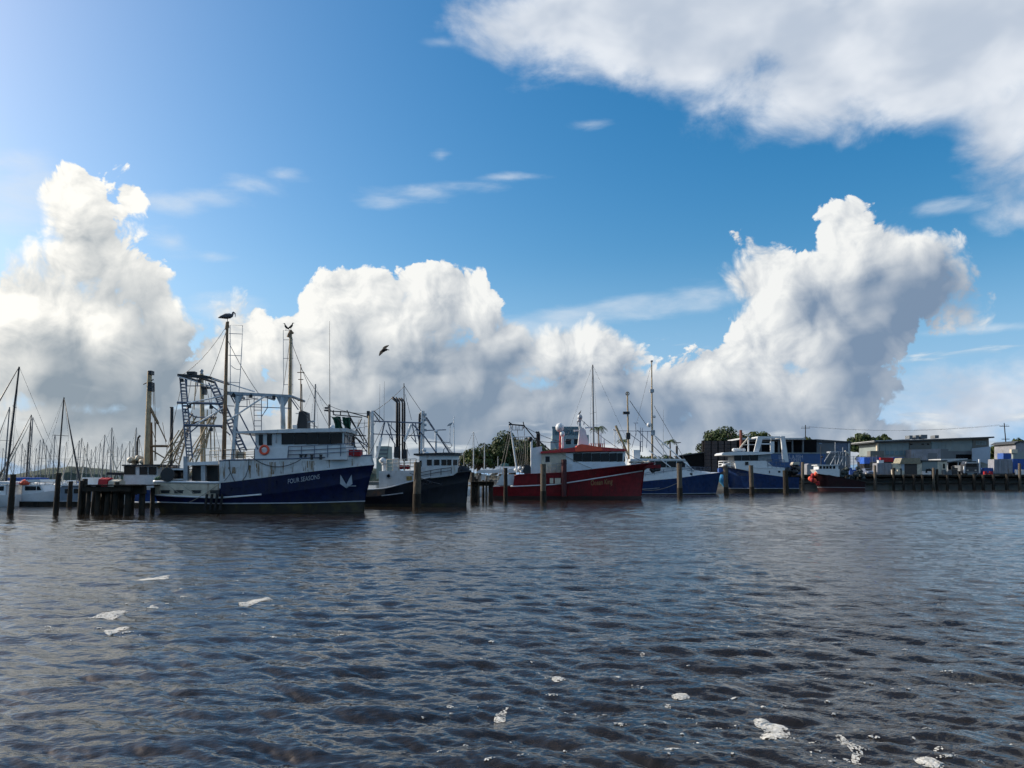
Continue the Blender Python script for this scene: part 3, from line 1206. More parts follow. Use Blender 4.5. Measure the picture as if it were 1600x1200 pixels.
    for (x0, y0, x1, y1) in ((266, 732, 287, 734.5), (266, 748, 287, 750)):
        t.slab(g, rect(x0, y0, x1, y1), 1.9, -1.6)
    t.slab(g, rect(267, 734, 268.5, 750), 1.9, 1.7)
    g.build('sorting_tray', M_WHITE2, t.root)
    g = MB()
    rnd = random.Random(4)
    for k in range(7):
        p = L(246 + k * 4.2, 749 - rnd.uniform(0, 5), rnd.uniform(0.2, 1.8))
        g.ball(p, rnd.uniform(0.16, 0.32), 0.7, 8, 5, lump=0.1, rnd=rnd)
    g.build('net_heap', M_NET, t.root)
    g = MB()
    t.slab(g, rect(361, 704, 369, 716), 1.8, 1.2)
    t.slab(g, rect(372, 706, 380, 716), 1.6, 1.0)
    g.build('fish_bin', M_TAN, t.root)

    # funnel, radar mast, whip aerials
    g = MB()
    t.slab(g, [(463, 670), (480, 670), (479, 644), (474, 642), (467, 643)], 0.5, -0.5)
    fun = g.build('funnel', M_DARK, t.root)
    g = MB()
    t.bar(g, (470, 645, 0), (470, 569, 0), 0.06, 6, 0.03)
    t.bar(g, (472.5, 645, 0), (471.5, 600, 0), 0.03, 5)
    for y, w in ((582, 5.5), (593, 4), (626, 5)):
        t.bar(g, (470 - w, y, 0), (470 + w, y, 0), 0.035, 5)
    g.build('signal_mast', M_RUSTY, fun)
    g = MB()
    t.bar(g, (474, 661, 0.3), (492, 658, 0.3), 0.07, 6)
    t.bar(g, (462, 646, 0.3), (484, 646.5, 0.3), 0.03, 5)
    g.build('radar_scanner', M_GALV, t.root)
    g = MB()
    t.bar(g, (441, 670, 1.2), (441.5, 629, 1.2), 0.09, 8)
    g.build('exhaust_pipe', M_DARK, t.root)
    for (px, y0, y1, nn) in ((515.5, 672, 502, 1.0), (515.0, 668, 636, -1.2)):
        g = MB()
        t.bar(g, (px, y0, nn), (px - 0.6, y1, nn), 0.028 if y1 < 600 else 0.07, 5, 0.012 if y1 < 600 else 0.06)
        g.build('whip_aerial', M_WIRE, t.root)
    g = MB()
    t.slab(g, rect(457, 664, 464, 669.5), 0.6, 0.0)
    g.build('roof_locker', M_WHITE2, t.root)
    MB().ball(L(519, 668, 0.5), 0.22, 1.0).build('roof_float', M_WHITE2, t.root)
    # ropes along the side, mooring line aft, hanging tyre chains
    g = MB()
    g.sag(L(393, 714, 2.7), L(470, 718, 2.72), 0.03, 0.62)
    g.path([L(x, y, 2.72) for x, y in ((358, 718), (359, 735), (363, 745), (367, 753))], 0.028, 5)
    g.path([L(x, y, 2.72) for x, y in ((389, 716), (388, 732), (384, 744), (378, 752))], 0.028, 5)
    g.sag(L(350, 752, 2.72), L(360, 739, 2.72), 0.022, 0.05)
    g.build('side_rope', M_WIRE, t.root)
    g = MB()
    g.sag(L(341, 757, 2.66), L(293, 786, 2.8), 0.025, 0.10)
    g.sag(L(262, 757, 2.66), L(283, 772, 2.72), 0.02, 0.05)
    g.sag(L(282, 755, 2.66), L(303, 770, 2.72), 0.02, 0.05)
    g.build('mooring_line', M_ROPE, t.root)
    for px in (320, 328, 336, 344):
        g = MB()
        t.bar(g, (px + 3.5, 772, 2.78), (px, 797, 2.72), 0.10, 8)
        g.build('hanging_fender', M_TYRE, t.root)
    g = MB()
    t.slab(g, rect(337, 767, 342.5, 773), 2.74, 2.6)
    g.build('fender_bracket', M_DARK, t.root)
    # wires: spar heads to gantry, gallows and bow, lamps and blocks on the beam
    for a, b, dr in (((355, 508, 2.2), (281, 588, 2.0), 0.5), ((355, 512, 2.2), (327, 590, -2.0), 0.3), ((454, 522, -1.6), (441, 620, -1.9), 0.1), ((355, 530, 2.2), (404, 615, 1.9), 0.2),
                     ((454, 530, -1.6), (515, 668, -1.2), 0.4), ((470, 575, 0), (574, 698, 0.4), 0.5), ((353, 614, 1.9), (300, 722, 2.0), 0.2), ((300, 586, 1.5), (272, 740, 1.0), 0.3),
                     ((312, 588, 0.5), (274, 742, 0.2), 0.3), ((330, 592, -1.5), (330, 722, -1.5), 0.0), ((320, 590, 1.6), (345, 706, 2.0), 0.2), ((284, 600, 2.0), (250, 748, 1.6), 0.2),
                     ((296, 665, 2.0), (256, 748, 0.6), 0.15), ((455, 619, 1.9), (497, 670, 1.6), 0.1), ((365, 700, 1.9), (345, 640, -1.8), 0.05), ((388, 618, 1.9), (398, 672, 1.7), 0.05)):
        g = MB()
        g.sag(L(*a), L(*b), 0.020, dr, 8, 4)
        g.build('rigging_wire', M_WIRE, t.root)
    for px, py, nn in ((365, 614.5, 2.05), (392, 616, 2.05), (428, 618, 2.05), (284, 591, 2.1), (312, 592, 2.1), (296, 632, 2.1), (330, 633, 2.1), (330, 668, 2.1)):
        g = MB()
        c = L(px, py + 3.2, nn)
        g.box(c, (0.20, 0.22, 0.24))
        g.tube(c, c + Vector((0, 0, 0.22)), 0.03, n=5)
        g.build('deck_light', M_DARK, t.root)
    # rust runs below the scuppers and bollards
    rnd = random.Random(61)
    for px, y0, y1, w in ((428, 722, 741, 0.22), (442, 721, 740, 0.16), (475, 720, 736, 0.20), (485, 720, 737, 0.26), (457, 722, 738, 0.10), (352, 724, 748, 0.10), (366, 730, 740, 0.30), (510, 718, 731, 0.10),
                          (405, 724, 744, 0.12), (392, 727, 747, 0.08), (545, 716, 727, 0.10)):
        vs = []
        m = 7
        for i in range(m + 1):
            y = y0 + (y1 - y0) * i / m
            a = L(px, y, 2.4)
            for sgn in (-1, 1):
                x = a.x + sgn * w * (1.15 - 0.35 * i / m) * rnd.uniform(0.75, 1.2)
                vs.append((x, t.s * (h.side_y(x, a.z) + 0.022), a.z))
        g = MB()
        g.add(vs, [(2 * i, 2 * i + 1, 2 * i + 3, 2 * i + 2) for i in range(m)])
        g.build('rust_streak', M_RUN, bw)
    return t


FS = boat_four_seasons()


# ------------------------------------------------------------------ black-hulled trawler behind the navy one's bow
def boat_black():
    side = on_water(640, 792)
    t = Thing('fishing_trawler', 'black hulled trawler with rounded white wheelhouse, row of square windows and tall exhausts', 'trawler',
              (side.x, side.y + 2.5, 0), 0.0)
    L = t.L
    N = 2.4
    lv = [
        [Vector((L(496, 790, N).x, 0, -0.7)), Vector((L(729, 790, 0.0).x, 0, -0.7))],
        [L(494, 787, N), L(600, 787, N), L(729, 786, 0.0)],
        [L(492, 776, N), L(584, 776, N), L(620, 772, N), L(690, 760, 1.8), L(732, 752, 0.0)],
        [L(490, 768, N), L(584, 765, N), L(605, 763, N), L(640, 753, N), L(690, 742, 1.9), L(736, 736, 0.0)],
    ]
    h = Hull(t, 4.9, lv, [0.82, 0.93, 0.98, 1.0], stern=0.82, full=2.0)
    x0, x1 = h.lv[3][0][0], h.lv[3][0][-1]
    s1 = (L(602, 763, N).x - x0) / (x1 - x0)
    s2 = (L(690, 742, N).x - x0) / (x1 - x0)
    h.strip('hull_bottom', 0, 1, M_BOOT)
    h.strip('hull', 1, 2, M_BLACK)
    h.strip('topside', 2, 3, M_BLACK, s0=s1)
    h.strip('stern_bulwark', 2, 3, paint('dingy_brown_paint', (0.06, 0.05, 0.045), 0.7, dirt=RUST, dirt_amt=0.3, var=0.4), s1=s1, n=10)
    h.rail('bulwark_rail', 3, M_WHITE2, 0.06, s1=s2, dz=0.02)
    h.rail('bow_rail', 3, M_DARK, 0.09, s0=s2, dz=0.02)
    h.rail('rubbing_strake', 2, M_GALV, 0.06, s0=s1 - 0.02, s1=s1 + 0.12, out=0.03)
    h.deck('deck', 3, 0.55, M_DECK)
    # aft house, casing and wheelhouse
    g = MB()
    t.slab(g, [(592, 764), (648, 752), (648, 735), (592, 736)], 2.0, -2.0)
    aft = g.build('deckhouse', M_WHITE, t.root)
    g = MB()
    g.ring(L(607, 744, 2.04), (0, 1, 0), 0.20, 0.05, 14, 6)
    g.build('porthole_rim', M_GALV, aft)
    g = MB()
    p = L(607, 744, 2.0)
    g.tube((p.x, t.s * 1.99, p.z), (p.x, t.s * 2.03, p.z), 0.19, n=14)
    g.build('porthole', M_GLASS, aft)
    g = MB()
    t.slab(g, [(614, 738), (624, 738), (623.5, 718), (621, 715.5), (616.5, 715.5), (614, 718)], 1.7, 1.1)
    g.build('vent_trunk', M_WHITE2, t.root)
    g = MB()
    t.bar(g, (601, 736, 1.4), (601, 725, 1.4), 0.24, 10)
    g.path([L(601, 726, 1.4), L(600.5, 721, 1.4), L(598, 719, 1.5), L(595.5, 722, 1.6)], 0.28, 10)
    g.build('cowl_vent', M_WHITE2, t.root)
    g = MB()
    t.slab(g, [(652, 750), (707, 743), (714, 738), (714, 727), (652, 729)], 1.9, -1.9)
    g.build('wheelhouse_base', M_WHITE, t.root)
    g = MB()
    zt, zb = L(690, 711, 1.8).z, L(690, 733, 1.8).z
    xa, xb = L(655, 720, 1.8).x, L(718, 720, 0.0).x
    plan = [(xa, 1.8), (xb - 1.3, 1.8), (xb - 0.55, 1.45), (xb - 0.1, 0.8), (xb, 0), (xb - 0.1, -0.8), (xb - 0.55, -1.45), (xb - 1.3, -1.8), (xa, -1.8)]
    m = len(plan)
    g.add([(x, y, zb - 0.3) for x, y in plan] + [(x, y, zt) for x, y in plan],
          [(k, k + 1, m + k + 1, m + k) if False else (m + k, m + (k + 1) % m, (k + 1) % m, k) for k in range(m)] + [tuple(range(m, 2 * m))[::-1]])
    wh = g.build('wheelhouse', M_WHITE, t.root)
    g = MB()
    top = [(xa - 0.5, 2.0)] + [(x + 0.18, y * 1.1) for x, y in plan[1:-1]] + [(xa - 0.5, -2.0)]
    m = len(top)
    g.add([(x, y, zt - 0.02) for x, y in top] + [(x, y, zt + 0.13 + (0.10 if 0 < i < m - 1 else 0)) for i, (x, y) in enumerate(top)],
          [(m + k, m + (k + 1) % m, (k + 1) % m, k) for k in range(m)] + [tuple(range(m, 2 * m))[::-1], tuple(range(m))])
    g.build('wheelhouse_roof', M_DARK, t.root)
    for (xa_, xb_) in ((667, 675), (678, 687), (689.5, 698)):
        window(t, wh, rect(xa_, 718, xb_, 727.5), 1.8, frame=M_WHITE2, border=0.04)
    # panes on the curved front
    for (p, q) in (((plan[1], plan[2])), ((plan[2], plan[3])), ((plan[3], plan[4])), ((plan[4], plan[5])), ((plan[5], plan[6])), ((plan[6], plan[7]))):
        for sgn in (1,):
            a, b = Vector((p[0], p[1], 0)), Vector((q[0], q[1], 0))
            d = (b - a)
            nrm = Vector((-d.y, d.x, 0)).normalized()
            if nrm.x < 0:
                nrm = -nrm
            u0, u1 = a + d * 0.12 + nrm * 0.02, a + d * 0.88 + nrm * 0.02
            z0, z1 = L(690, 727.5, 1.8).z, L(690, 718, 1.8).z
            gg = MB()
            c4 = [Vector((u0.x, u0.y, z0)), Vector((u1.x, u1.y, z0)), Vector((u1.x, u1.y, z1)), Vector((u0.x, u0.y, z1))]
            gg.add(c4 + [v - nrm * 0.04 for v in c4], [(0, 1, 2, 3), (7, 6, 5, 4), (0, 4, 5, 1), (1, 5, 6, 2), (2, 6, 7, 3), (3, 7, 4, 0)])
            gg.build('window', M_GLASS, wh)
    window(t, wh, rect(655.5, 719.5, 659, 729), 1.8, frame=M_WHITE2, border=0.03)
    g = MB()
    t.slab(g, rect(635, 744, 643.5, 750.5), 2.06, 1.98)
    g.build('side_board', paint('yellow_board', (0.35, 0.25, 0.08), 0.7, var=0.5, scale=6), t.root)
    handrail(t, 'boat_deck_rail', [(604, 735), (625, 735), (650, 734)], 1.95, 1.0, M_TAN, 0.028, 6, 2)
    handrail(t, 'bow_guard_rail', [(657, 748), (682, 743), (705, 740)], 2.1, 0.55, M_DARK, 0.028, 4, 1, twin=False)
    # canvas-covered gear forward of the wheelhouse
    g = MB()
    rnd = random.Random(9)
    for k in range(9):
        g.ball(L(692 + k * 4, 736 - 1.6 * math.sin(k / 8 * math.pi), 0.6 * rnd.uniform(-1, 1.4)), 0.62, 0.75, 10, 6, lump=0.08, rnd=rnd)
    g.build('covered_gear', paint('dark_tarpaulin', (0.018, 0.020, 0.028), 0.85, var=0.4), t.root)
    # four bent exhausts
    for k, (px, top) in enumerate(((620.5, 628), (624.2, 628), (628.8, 629), (632.2, 629))):
        g = MB()
        nn = 0.5 - 0.35 * k
        g.path([L(px, 718, nn), L(px, 628 + 2, nn), L(px - 0.6, 627, nn), L(px - (8 if k == 0 else 6), top - 7, nn)], 0.13 if k == 0 else 0.085, 8)
        g.build('exhaust_pipe', M_DARK, t.root)
    g = MB()
    t.slab(g, rect(616, 698, 623, 720), 0.8, 0.0)
    t.slab(g, rect(629, 702, 635, 720), 0.6, -0.2)
    g.build('exhaust_lagging', M_DARK, t.root)
    # masts and stays
    g = MB()
    t.bar(g, (631.6, 735, 0.0), (631.2, 599, 0.0), 0.075, 8, 0.04)
    g.build('pole_mast', M_DARK, t.root)
    g = MB()
    t.bar(g, (633, 616, 0.0), (643, 656, 0.0), 0.02, 5)
    g.build('mast_stay', M_WIRE, t.root)
    g = MB()
    t.bar(g, (581.5, 716, -0.4), (581.5, 642, -0.4), 0.20, 10, 0.16)
    post = g.build('gallows_post', M_WHITE2, t.root)
    g = MB()
    t.slab(g, rect(573, 642, 577, 653), -0.2, -0.6)
    g.build('block', M_DARK, post)
    g = MB()
    t.bar(g, (576.2, 714, 0.6), (576.6, 650, 0.4), 0.09, 8)
    g.build('gallows_post', M_OCHRE, t.root)
    # lattice boom laid aft with the green nets hanging from it
    g = MB()
    for a, b in (((510, 642), (546, 644)), ((546, 644), (575, 652)), ((521, 648), (566, 652)), ((542, 641), (549, 656)), ((548, 653), (568, 690)),
                 ((565, 654), (552, 682)), ((552, 682), (578, 700)), ((551, 680), (572, 681)), ((521, 641), (521, 648)), ((532, 642), (532, 649)),
                 ((546, 654), (565, 682)), ((584, 642), (599, 657)), ((584, 646), (594, 660)), ((560, 668), (578, 700)), ((556, 683), (574, 707))):
        t.bar(g, a + (-0.6,), b + (-0.6,), 0.055, 6)
    g.build('lattice_boom', M_DARK, t.root)
    g = MB()
    t.bar(g, (539, 673, 0.2), (577, 665, 0.2), 0.05, 6)
    g.build('spreader_bar', M_ALU, t.root)
    for (xa_, xb_, ya, yb, sd) in ((518, 532, 651, 674, 3), (535, 546, 652, 690, 5), (540, 552, 676, 706, 8)):
        rnd = random.Random(sd)
        g = MB()
        a0, b0 = L(xa_, ya, -0.4), L(xb_, yb, -0.4)
        nx, nz = 7, 8
        vs = []
        for j in range(nz + 1):
            for i in range(nx + 1):
                u, v = i / nx, j / nz
                pinch = 1 - 0.25 * math.sin(v * math.pi)
                vs.append((a0.x + (b0.x - a0.x) * (0.5 + (u - 0.5) * pinch) + rnd.uniform(-.04, .04) + 0.35 * v, a0.y + 0.22 * math.sin(u * 14 + sd) + rnd.uniform(-.06, .06),
                           a0.z + (b0.z - a0.z) * v + rnd.uniform(-.05, .05)))
        fs = [(j * (nx + 1) + i, j * (nx + 1) + i + 1, (j + 1) * (nx + 1) + i + 1, (j + 1) * (nx + 1) + i) for j in range(nz) for i in range(nx)]
        k = len(vs)
        back = [(x, y + 0.25, z) for x, y, z in vs]
        g.add(vs + back, fs + [tuple(k + q for q in f[::-1]) for f in fs], True)
        g.build('hanging_net', M_NET, t.root)
    g = MB()
    t.bar(g, (515, 673, -0.6), (514.6, 632, -0.6), 0.11, 8)
    bp = g.build('boom_post', M_DARK, t.root)
    g = MB()
    t.slab(g, rect(507, 636, 514, 638.5), -0.4, -0.8)
    t.slab(g, rect(506.5, 640, 513, 642), -0.4, -0.8)
    g.build('floodlight', M_DARK, bp)
    # midships gallows lattice
    g = MB()
    for a, b, r in (((584, 658), (660, 661), 0.07), ((583, 678), (657, 681), 0.05), ((601, 660), (594, 690), 0.07), ((606, 660), (614, 688), 0.05),
                    ((607, 662), (620, 677), 0.045), ((603, 672), (617, 694), 0.05), ((644, 662), (664, 683), 0.07), ((664, 683), (682, 708), 0.07),
                    ((644, 664), (650, 690), 0.05), ((649, 661), (655, 690), 0.05), ((617, 694), (616, 714), 0.06), ((642, 682), (652, 694), 0.045)):
        t.bar(g, a + (0.3,), b + (0.3,), r, 6)
    g.build('gallows_lattice', M_BLUEGREY, t.root)
    for a, b in (((642, 663), (632, 690)), ((596, 684), (588, 716))):
        g = MB()
        t.bar(g, a + (0.6,), b + (0.6,), 0.12, 8)
        g.build('diagonal_strut', M_ALU, t.root)
    g = MB()
    t.bar(g, (658, 712, 0.2), (659.5, 642, 0.2), 0.14, 10, 0.11)
    m2 = g.build('after_mast', M_WHITE2, t.root)
    g = MB()
    g.path([L(656, 712, 0.1), L(655.5, 654, 0.1), L(656, 647, 0.1), L(658, 645, 0.1)], 0.11, 8)
    g.build('exhaust_pipe', M_DARK, t.root)
    g = MB()
    for y in (648, 656, 664, 672):
        g.box(L(664, y, 0.2), (0.26, 0.3, 0.22))
    t.bar(g, (662, 712, 0.2), (662.5, 642, 0.2), 0.05, 6)
    g.build('mast_fittings', M_GALV, m2)
    g = MB()
    t.bar(g, (666, 652, 0.0), (704, 710, 0.0), 0.07, 8)
    g.build('derrick_boom', M_BLUEGREY, t.root)
    g = MB()
    t.bar(g, (681, 711, 0.2), (681, 676, 0.2), 0.12, 10, 0.09)
    g.ball(L(681.5, 674, 0.2), 0.2, 0.8)
    rm = g.build('radar_pedestal', M_WHITE2, t.root)
    g = MB()
    t.bar(g, (666, 672.5, 0.2), (697, 671.5, 0.2), 0.05, 6)
    g.build('radar_scanner', M_BLUEGREY, rm)
    g = MB()
    g.path([L(x, y, 0.5) for x, y in ((667, 690), (698, 691), (704, 692), (706, 696), (704, 699.5), (695, 700), (693, 703), (693, 710))], 0.04, 6)
    g.build('roof_hoop', M_GALV, t.root)
    g = MB()
    t.bar(g, (709.8, 712, 0.3), (709.2, 651, 0.3), 0.05, 6, 0.035)
    g.build('whip_aerial', M_WHITE2, t.root)
    g = MB()
    t.bar(g, (703, 692, 0.4), (703.5, 664, 0.4), 0.03, 5)
    t.slab(g, [(698.5, 665.5), (704, 664), (707, 660), (701.5, 662)], 0.6, 0.2)
    g.build('solar_panel_pole', M_GALV, t.root)
    g = MB()
    g.ball(L(663, 703, 0.6), 0.20)
    g.ball(L(666, 709, 0.6), 0.34, 0.6)
    g.build('deck_float', M_WHITE2, t.root)
    for px, tp in ((593, 600), (600, 596)):
        g = MB()
        t.bar(g, (px, 660, -0.5), (px + 0.6, tp, -0.5), 0.02, 5, 0.01)
        g.build('whip_aerial', M_WIRE, t.root)
    g = MB()
    for k in range(3):
        g.ball(L(627 + k * 5, 730, 1.5), 0.26, 0.8, 8, 5)
    g.build('red_float', M_REDC, t.root)
    for a, b, dr in (((631, 604, 0), (582, 644, -0.4), 0.2), ((631, 602, 0), (732, 737, 0), 0.3), ((659, 645, 0.2), (734, 738, 0), 0.3), ((582, 645, -0.4), (515, 634, -0.6), 0.3), ((582, 660, -0.4), (515, 650, -0.6), 0.3),
                     ((660, 660, 0.3), (620, 700, 0.6), 0.1), ((600, 660, 0.3), (576, 712, 0.6), 0.1), ((590, 652, -0.3), (560, 712, -0.8), 0.1), ((545, 646, -0.6), (528, 712, -0.4), 0.05), ((561, 655, -0.6), (548, 716, 0.4), 0.05),
                     ((570, 656, -0.6), (566, 718, 0.2), 0.05), ((625, 661, 0.3), (640, 712, 1.2), 0.1), ((612, 660, 0.3), (604, 716, 1.0), 0.1)):
        g = MB()
        g.sag(L(*a), L(*b), 0.022, dr, 8, 4)
        g.build('rigging_wire', M_WIRE, t.root)
    hull_text(t, h, 'name_lettering', 'ENA', (655, 759), (676, 756), 0.28, paint('faded_lettering', (0.05, 0.05, 0.06), 0.6))
    g = MB()
    g.sag(L(640, 739, 2.2), L(690, 757, 2.3), 0.03, 0.1)
    g.build('mooring_line', M_WIRE, t.root)
    return t


# ------------------------------------------------------------------ red trawler with red wheelhouse roof
def boat_red():
    side = on_water(880, 781)
    t = Thing('fishing_trawler', 'dark red steel trawler with bright red wheelhouse roof and radar dome', 'trawler',
              (side.x, side.y + 3.0, 0), 0.0)
    L = t.L
    N = 2.9
    lv = [
        [Vector((L(770, 780, N).x, 0, -0.8)), Vector((L(1003, 780, 0.0).x, 0, -0.8))],
        [L(769, 775, N), L(880, 775, N), L(1002, 775, 0.0)],
        [L(768, 761, N), L(805, 760, N), L(870, 757, N), L(940, 746, 2.4), L(1007, 735, 0.0)],
        [L(768, 758, N), L(803, 742, N), L(880, 739, N), L(940, 732, 2.6), L(1024, 723, 0.0)],
    ]
    h = Hull(t, 5.8, lv, [0.80, 0.93, 0.98, 1.02], stern=0.84, full=2.4)
    x0, x1 = h.lv[3][0][0], h.lv[3][0][-1]
    sa = (L(804, 742, N).x - x0) / (x1 - x0)
    h.strip('hull_bottom', 0, 1, paint('red_brown_antifouling', (0.045, 0.016, 0.014), 0.6, dirt=(0.02, 0.02, 0.012), dirt_amt=0.5, var=0.3))
    h.strip('hull', 1, 2, M_RED)
    h.strip('topside', 2, 3, M_RED, s0=sa)
    h.rail('rubbing_strake', 2, M_WHITE2, 0.075, out=0.03, s0=0.12, s1=0.985)
    h.rail('bulwark_rail', 3, M_RED, 0.08, s0=sa)
    h.deck('deck', 2, 0.1, M_DECK)
    h.deck('foredeck', 3, 0.6, M_DECK, s0=0.42, n=14)
    g = MB()
    xs = L(1010, 728, 0).x
    g.box((xs + 0.5, 0, L(1010, 729, 0).z), (2.4, 1.0, 0.45))
    g.build('bow_roller', M_RED, t.root)
    g = MB()
    rnd = random.Random(3)
    for k in range(6):
        g.ball(L(1018 + k * 2.2, 735 + rnd.uniform(-2, 1.5), 0.3), 0.28, 0.8, 8, 5, lump=0.1, rnd=rnd)
    g.build('stowed_anchor', M_DARK, t.root)
    g = MB()
    for k in range(12):
        g.ball(L(985 + k * 2.6, 723 - rnd.uniform(0, 1.5), rnd.uniform(-0.5, 1.0)), 0.22, 0.6, 7, 5, lump=0.1, rnd=rnd)
    g.build('rope_heap', M_TAN, t.root)
    # wheelhouse
    g = MB()
    t.slab(g, [(884, 739), (940, 732), (978, 727), (976, 722), (884, 722)], 2.3, -2.3)
    g.build('deckhouse', paint('pale_blue_white_paint', (0.62, 0.67, 0.72), 0.35, dirt=(0.4, 0.38, 0.33), dirt_amt=0.12, streak=True, var=0.08), t.root)
    g = MB()
    t.slab(g, [(884, 723), (974, 722), (978, 705.5), (884, 708)], 2.25, -2.25)
    wh = g.build('wheelhouse', M_WHITE2, t.root)
    g = MB()
    t.slab(g, [(846, 740), (884.5, 740), (884.5, 706), (846, 707.5)], 2.2, -2.2)
    ah = g.build('after_cabin', M_CREAM, t.root)
    window(t, ah, rect(852, 713, 859, 722), 2.2, frame=M_WHITE2)
    g = MB()
    t.slab(g, rect(862, 712, 873, 737), 2.26, 2.2)
    g.build('cabin_door', M_TAN, ah)
    handrail(t, 'side_rail', [(855, 739), (866, 739), (877, 738.5)], 2.75, 1.1, M_GALV, 0.03, 4, 2, twin=False)
    g = MB()
    t.slab(g, [(845, 708.5), (900, 705.8), (979, 704.8), (978, 701.5), (940, 698.5), (905, 698), (845, 705.5)], 2.6, -2.6)
    roof = g.build('wheelhouse_roof', M_ROOFRED, t.root)
    g = MB()
    t.slab(g, [(899, 705.4), (942, 704.2), (940, 699), (922, 695.8), (908, 694), (902, 696), (898.5, 701)], 2.66, 0.2)
    g.build('orange_dinghy_cover', M_ORANGE, roof)
    xs = [895.5, 910, 924, 938, 952, 964, 973]
    for a, b in zip(xs, xs[1:]):
        window(t, wh, [(a + 0.5, 721), (b - 0.5, 720.6), (b - 0.5, 708), (a + 0.5, 708.6)], 2.25, border=0.03)
    g = MB()
    for k in range(3):
        gx = L(976, 714, 2.25).x + 0.05
        g = MB()
        g.box((gx, -1.5 + 1.5 * k, L(970, 714, 2.25).z), (0.06, 1.3, 1.0))
        g.build('window', M_GLASS, wh)
    g = MB()
    t.slab(g, rect(890, 725, 894.5, 730.5), 2.36, 2.28)
    g.build('light_box', M_WHITE2, t.root)
    # railings, cowls and red stanchions on the roof
    g = MB()
    for k in range(7):
        px = 921 + k * 3.4
        g.path([L(px, 701, 1.2), L(px, 694, 1.2), L(px + 3, 692.5, 1.2), L(px + 3.2, 701, 1.2)], 0.05, 6)
    g.build('roof_guard', paint('pink_red_rail', (0.62, 0.12, 0.12), 0.5), roof)
    for px in (939, 944):
        g = MB()
        t.bar(g, (px, 701, 0.9), (px, 676 if px == 939 else 686, 0.9), 0.06, 6)
        g.build('whip_aerial', M_WHITE2, roof)
    # radar mast
    g = MB()
    t.slab(g, [(903, 698), (921, 698), (915, 672), (911, 668), (906, 670)], 0.7, -0.2)
    rmast = g.build('radar_mast', M_WHITE2, t.root)
    g = MB()
    t.bar(g, (906, 670, 0.2), (906, 650, 0.2), 0.15, 8, 0.12)
    g.ball(L(906, 652, 0.2), 0.32, 1.2)
    g.ball(L(905, 657, 0.2), 0.26, 0.8)
    t.bar(g, (902, 664, 0.2), (902, 658, 0.2), 0.06, 6)
    t.bar(g, (912, 664, 0.2), (913, 659, 0.2), 0.06, 6)
    g.build('mast_head', M_GALV, rmast)
    g = MB()
    t.slab(g, [(914, 669.5), (927, 668.5), (927, 666.8), (914, 667.5)], 0.4, 0.1)
    t.slab(g, [(897, 674), (906, 673), (906, 671), (897, 671.5)], 0.5, 0.1)
    g.build('radar_scanner', M_WHITE2, rmast)
    # domes
    g = MB()
    t.bar(g, (876, 704, 0.9), (875.2, 674, 0.9), 0.09, 8)
    t.bar(g, (879, 704, 0.6), (877, 680, 0.6), 0.06, 6)
    t.bar(g, (873.5, 704, 0.6), (875, 680, 0.6), 0.06, 6)
    ds = g.build('dome_stand', M_ROOFRED, t.root)
    g = MB()
    g.ball(L(874.6, 668, 0.9), 0.52, 1.1, 14, 9)
    g.build('satellite_dome', M_WHITE2, ds)
    g = MB()
    g.ball(L(878.8, 678, 1.1), 0.30, 1.25, 12, 8)
    t.bar(g, (879, 700, 1.1), (879, 680, 1.1), 0.16, 8)
    g.build('satellite_dome', M_WHITE2, ds)
    # funnel casing, stern gantry
    g = MB()
    t.slab(g, [(832, 740), (847, 740), (847, 697), (832, 700)], 1.9, 0.4)
    g.build('funnel_casing', M_WHITE2, t.root)
    g = MB()
    t.bar(g, (830.5, 740, 1.9), (830.5, 684, 1.9), 0.14, 10)
    sp = g.build('stern_post', M_WHITE2, t.root)
    g = MB()
    g.ball(L(828.6, 686, 1.9), 0.30, 1.1)
    g.build('block', M_DARK, sp)
    for px in (839.5, 842.5):
        g = MB()
        g.path([L(px, 698, 1.0), L(px, 678, 1.0), L(px - 0.8, 675.5, 1.0), L(px - 2.5, 675, 1.0)], 0.12, 8)
        g.build('exhaust_pipe', M_DARK, t.root)
    for nn in (2.2, -2.2):
        g = MB()
        t.bar(g, (808, 738, nn), (797, 664, nn), 0.11, 8, 0.09)
        g.build('gantry_leg', M_WHITE2, t.root)
    g = MB()
    for nn in (2.2, -2.2):
        t.bar(g, (795, 663, nn), (820, 665, nn), 0.085, 8)
        t.bar(g, (818, 664, nn), (836, 686, nn), 0.07, 8)
    for px, py in ((796, 663), (819, 665)):
        a = L(px, py, 2.2)
        g.tube(a, (a.x, -a.y, a.z), 0.09, n=8)
    t.bar(g, (818.5, 665, 2.2), (817.5, 659, 2.2), 0.06, 6)
    t.bar(g, (795, 659.5, 2.2), (800, 663, 2.2), 0.08, 6)
    for px in (801, 806, 811, 816):
        t.bar(g, (px, 664, 2.2), (px, 672, 2.2), 0.035, 5)
    t.bar(g, (800, 672, 2.2), (817, 672, 2.2), 0.03, 5)
    g.build('gantry_head', M_DARK, t.root)
    g = MB()
    t.bar(g, (800, 682.5, 2.2), (829, 682.5, 2.2), 0.06, 8)
    g.build('gantry_bar', M_WHITE2, t.root)
    g = MB()
    t.bar(g, (836, 684, 1.8), (861, 705, 1.8), 0.07, 8)
    g.build('derrick_boom', M_DARK, t.root)
    for k in range(7):
        g = MB()
        g.sag(L(802 + k * 3.6, 683, 2.1 - 0.3 * k), L(812 + k * 2.2, 735, 1.0), 0.028, 0.25)
        g.build('trawl_wire', M_ROPE, t.root)
    # stern: white bin, winches, floats
    g = MB()
    t.slab(g, [(775, 758), (803, 758), (803.5, 741), (784, 741)], 2.3, 0.6)
    g.build('stern_ramp_plate', M_WHITE, t.root)
    g = MB()
    rnd = random.Random(12)
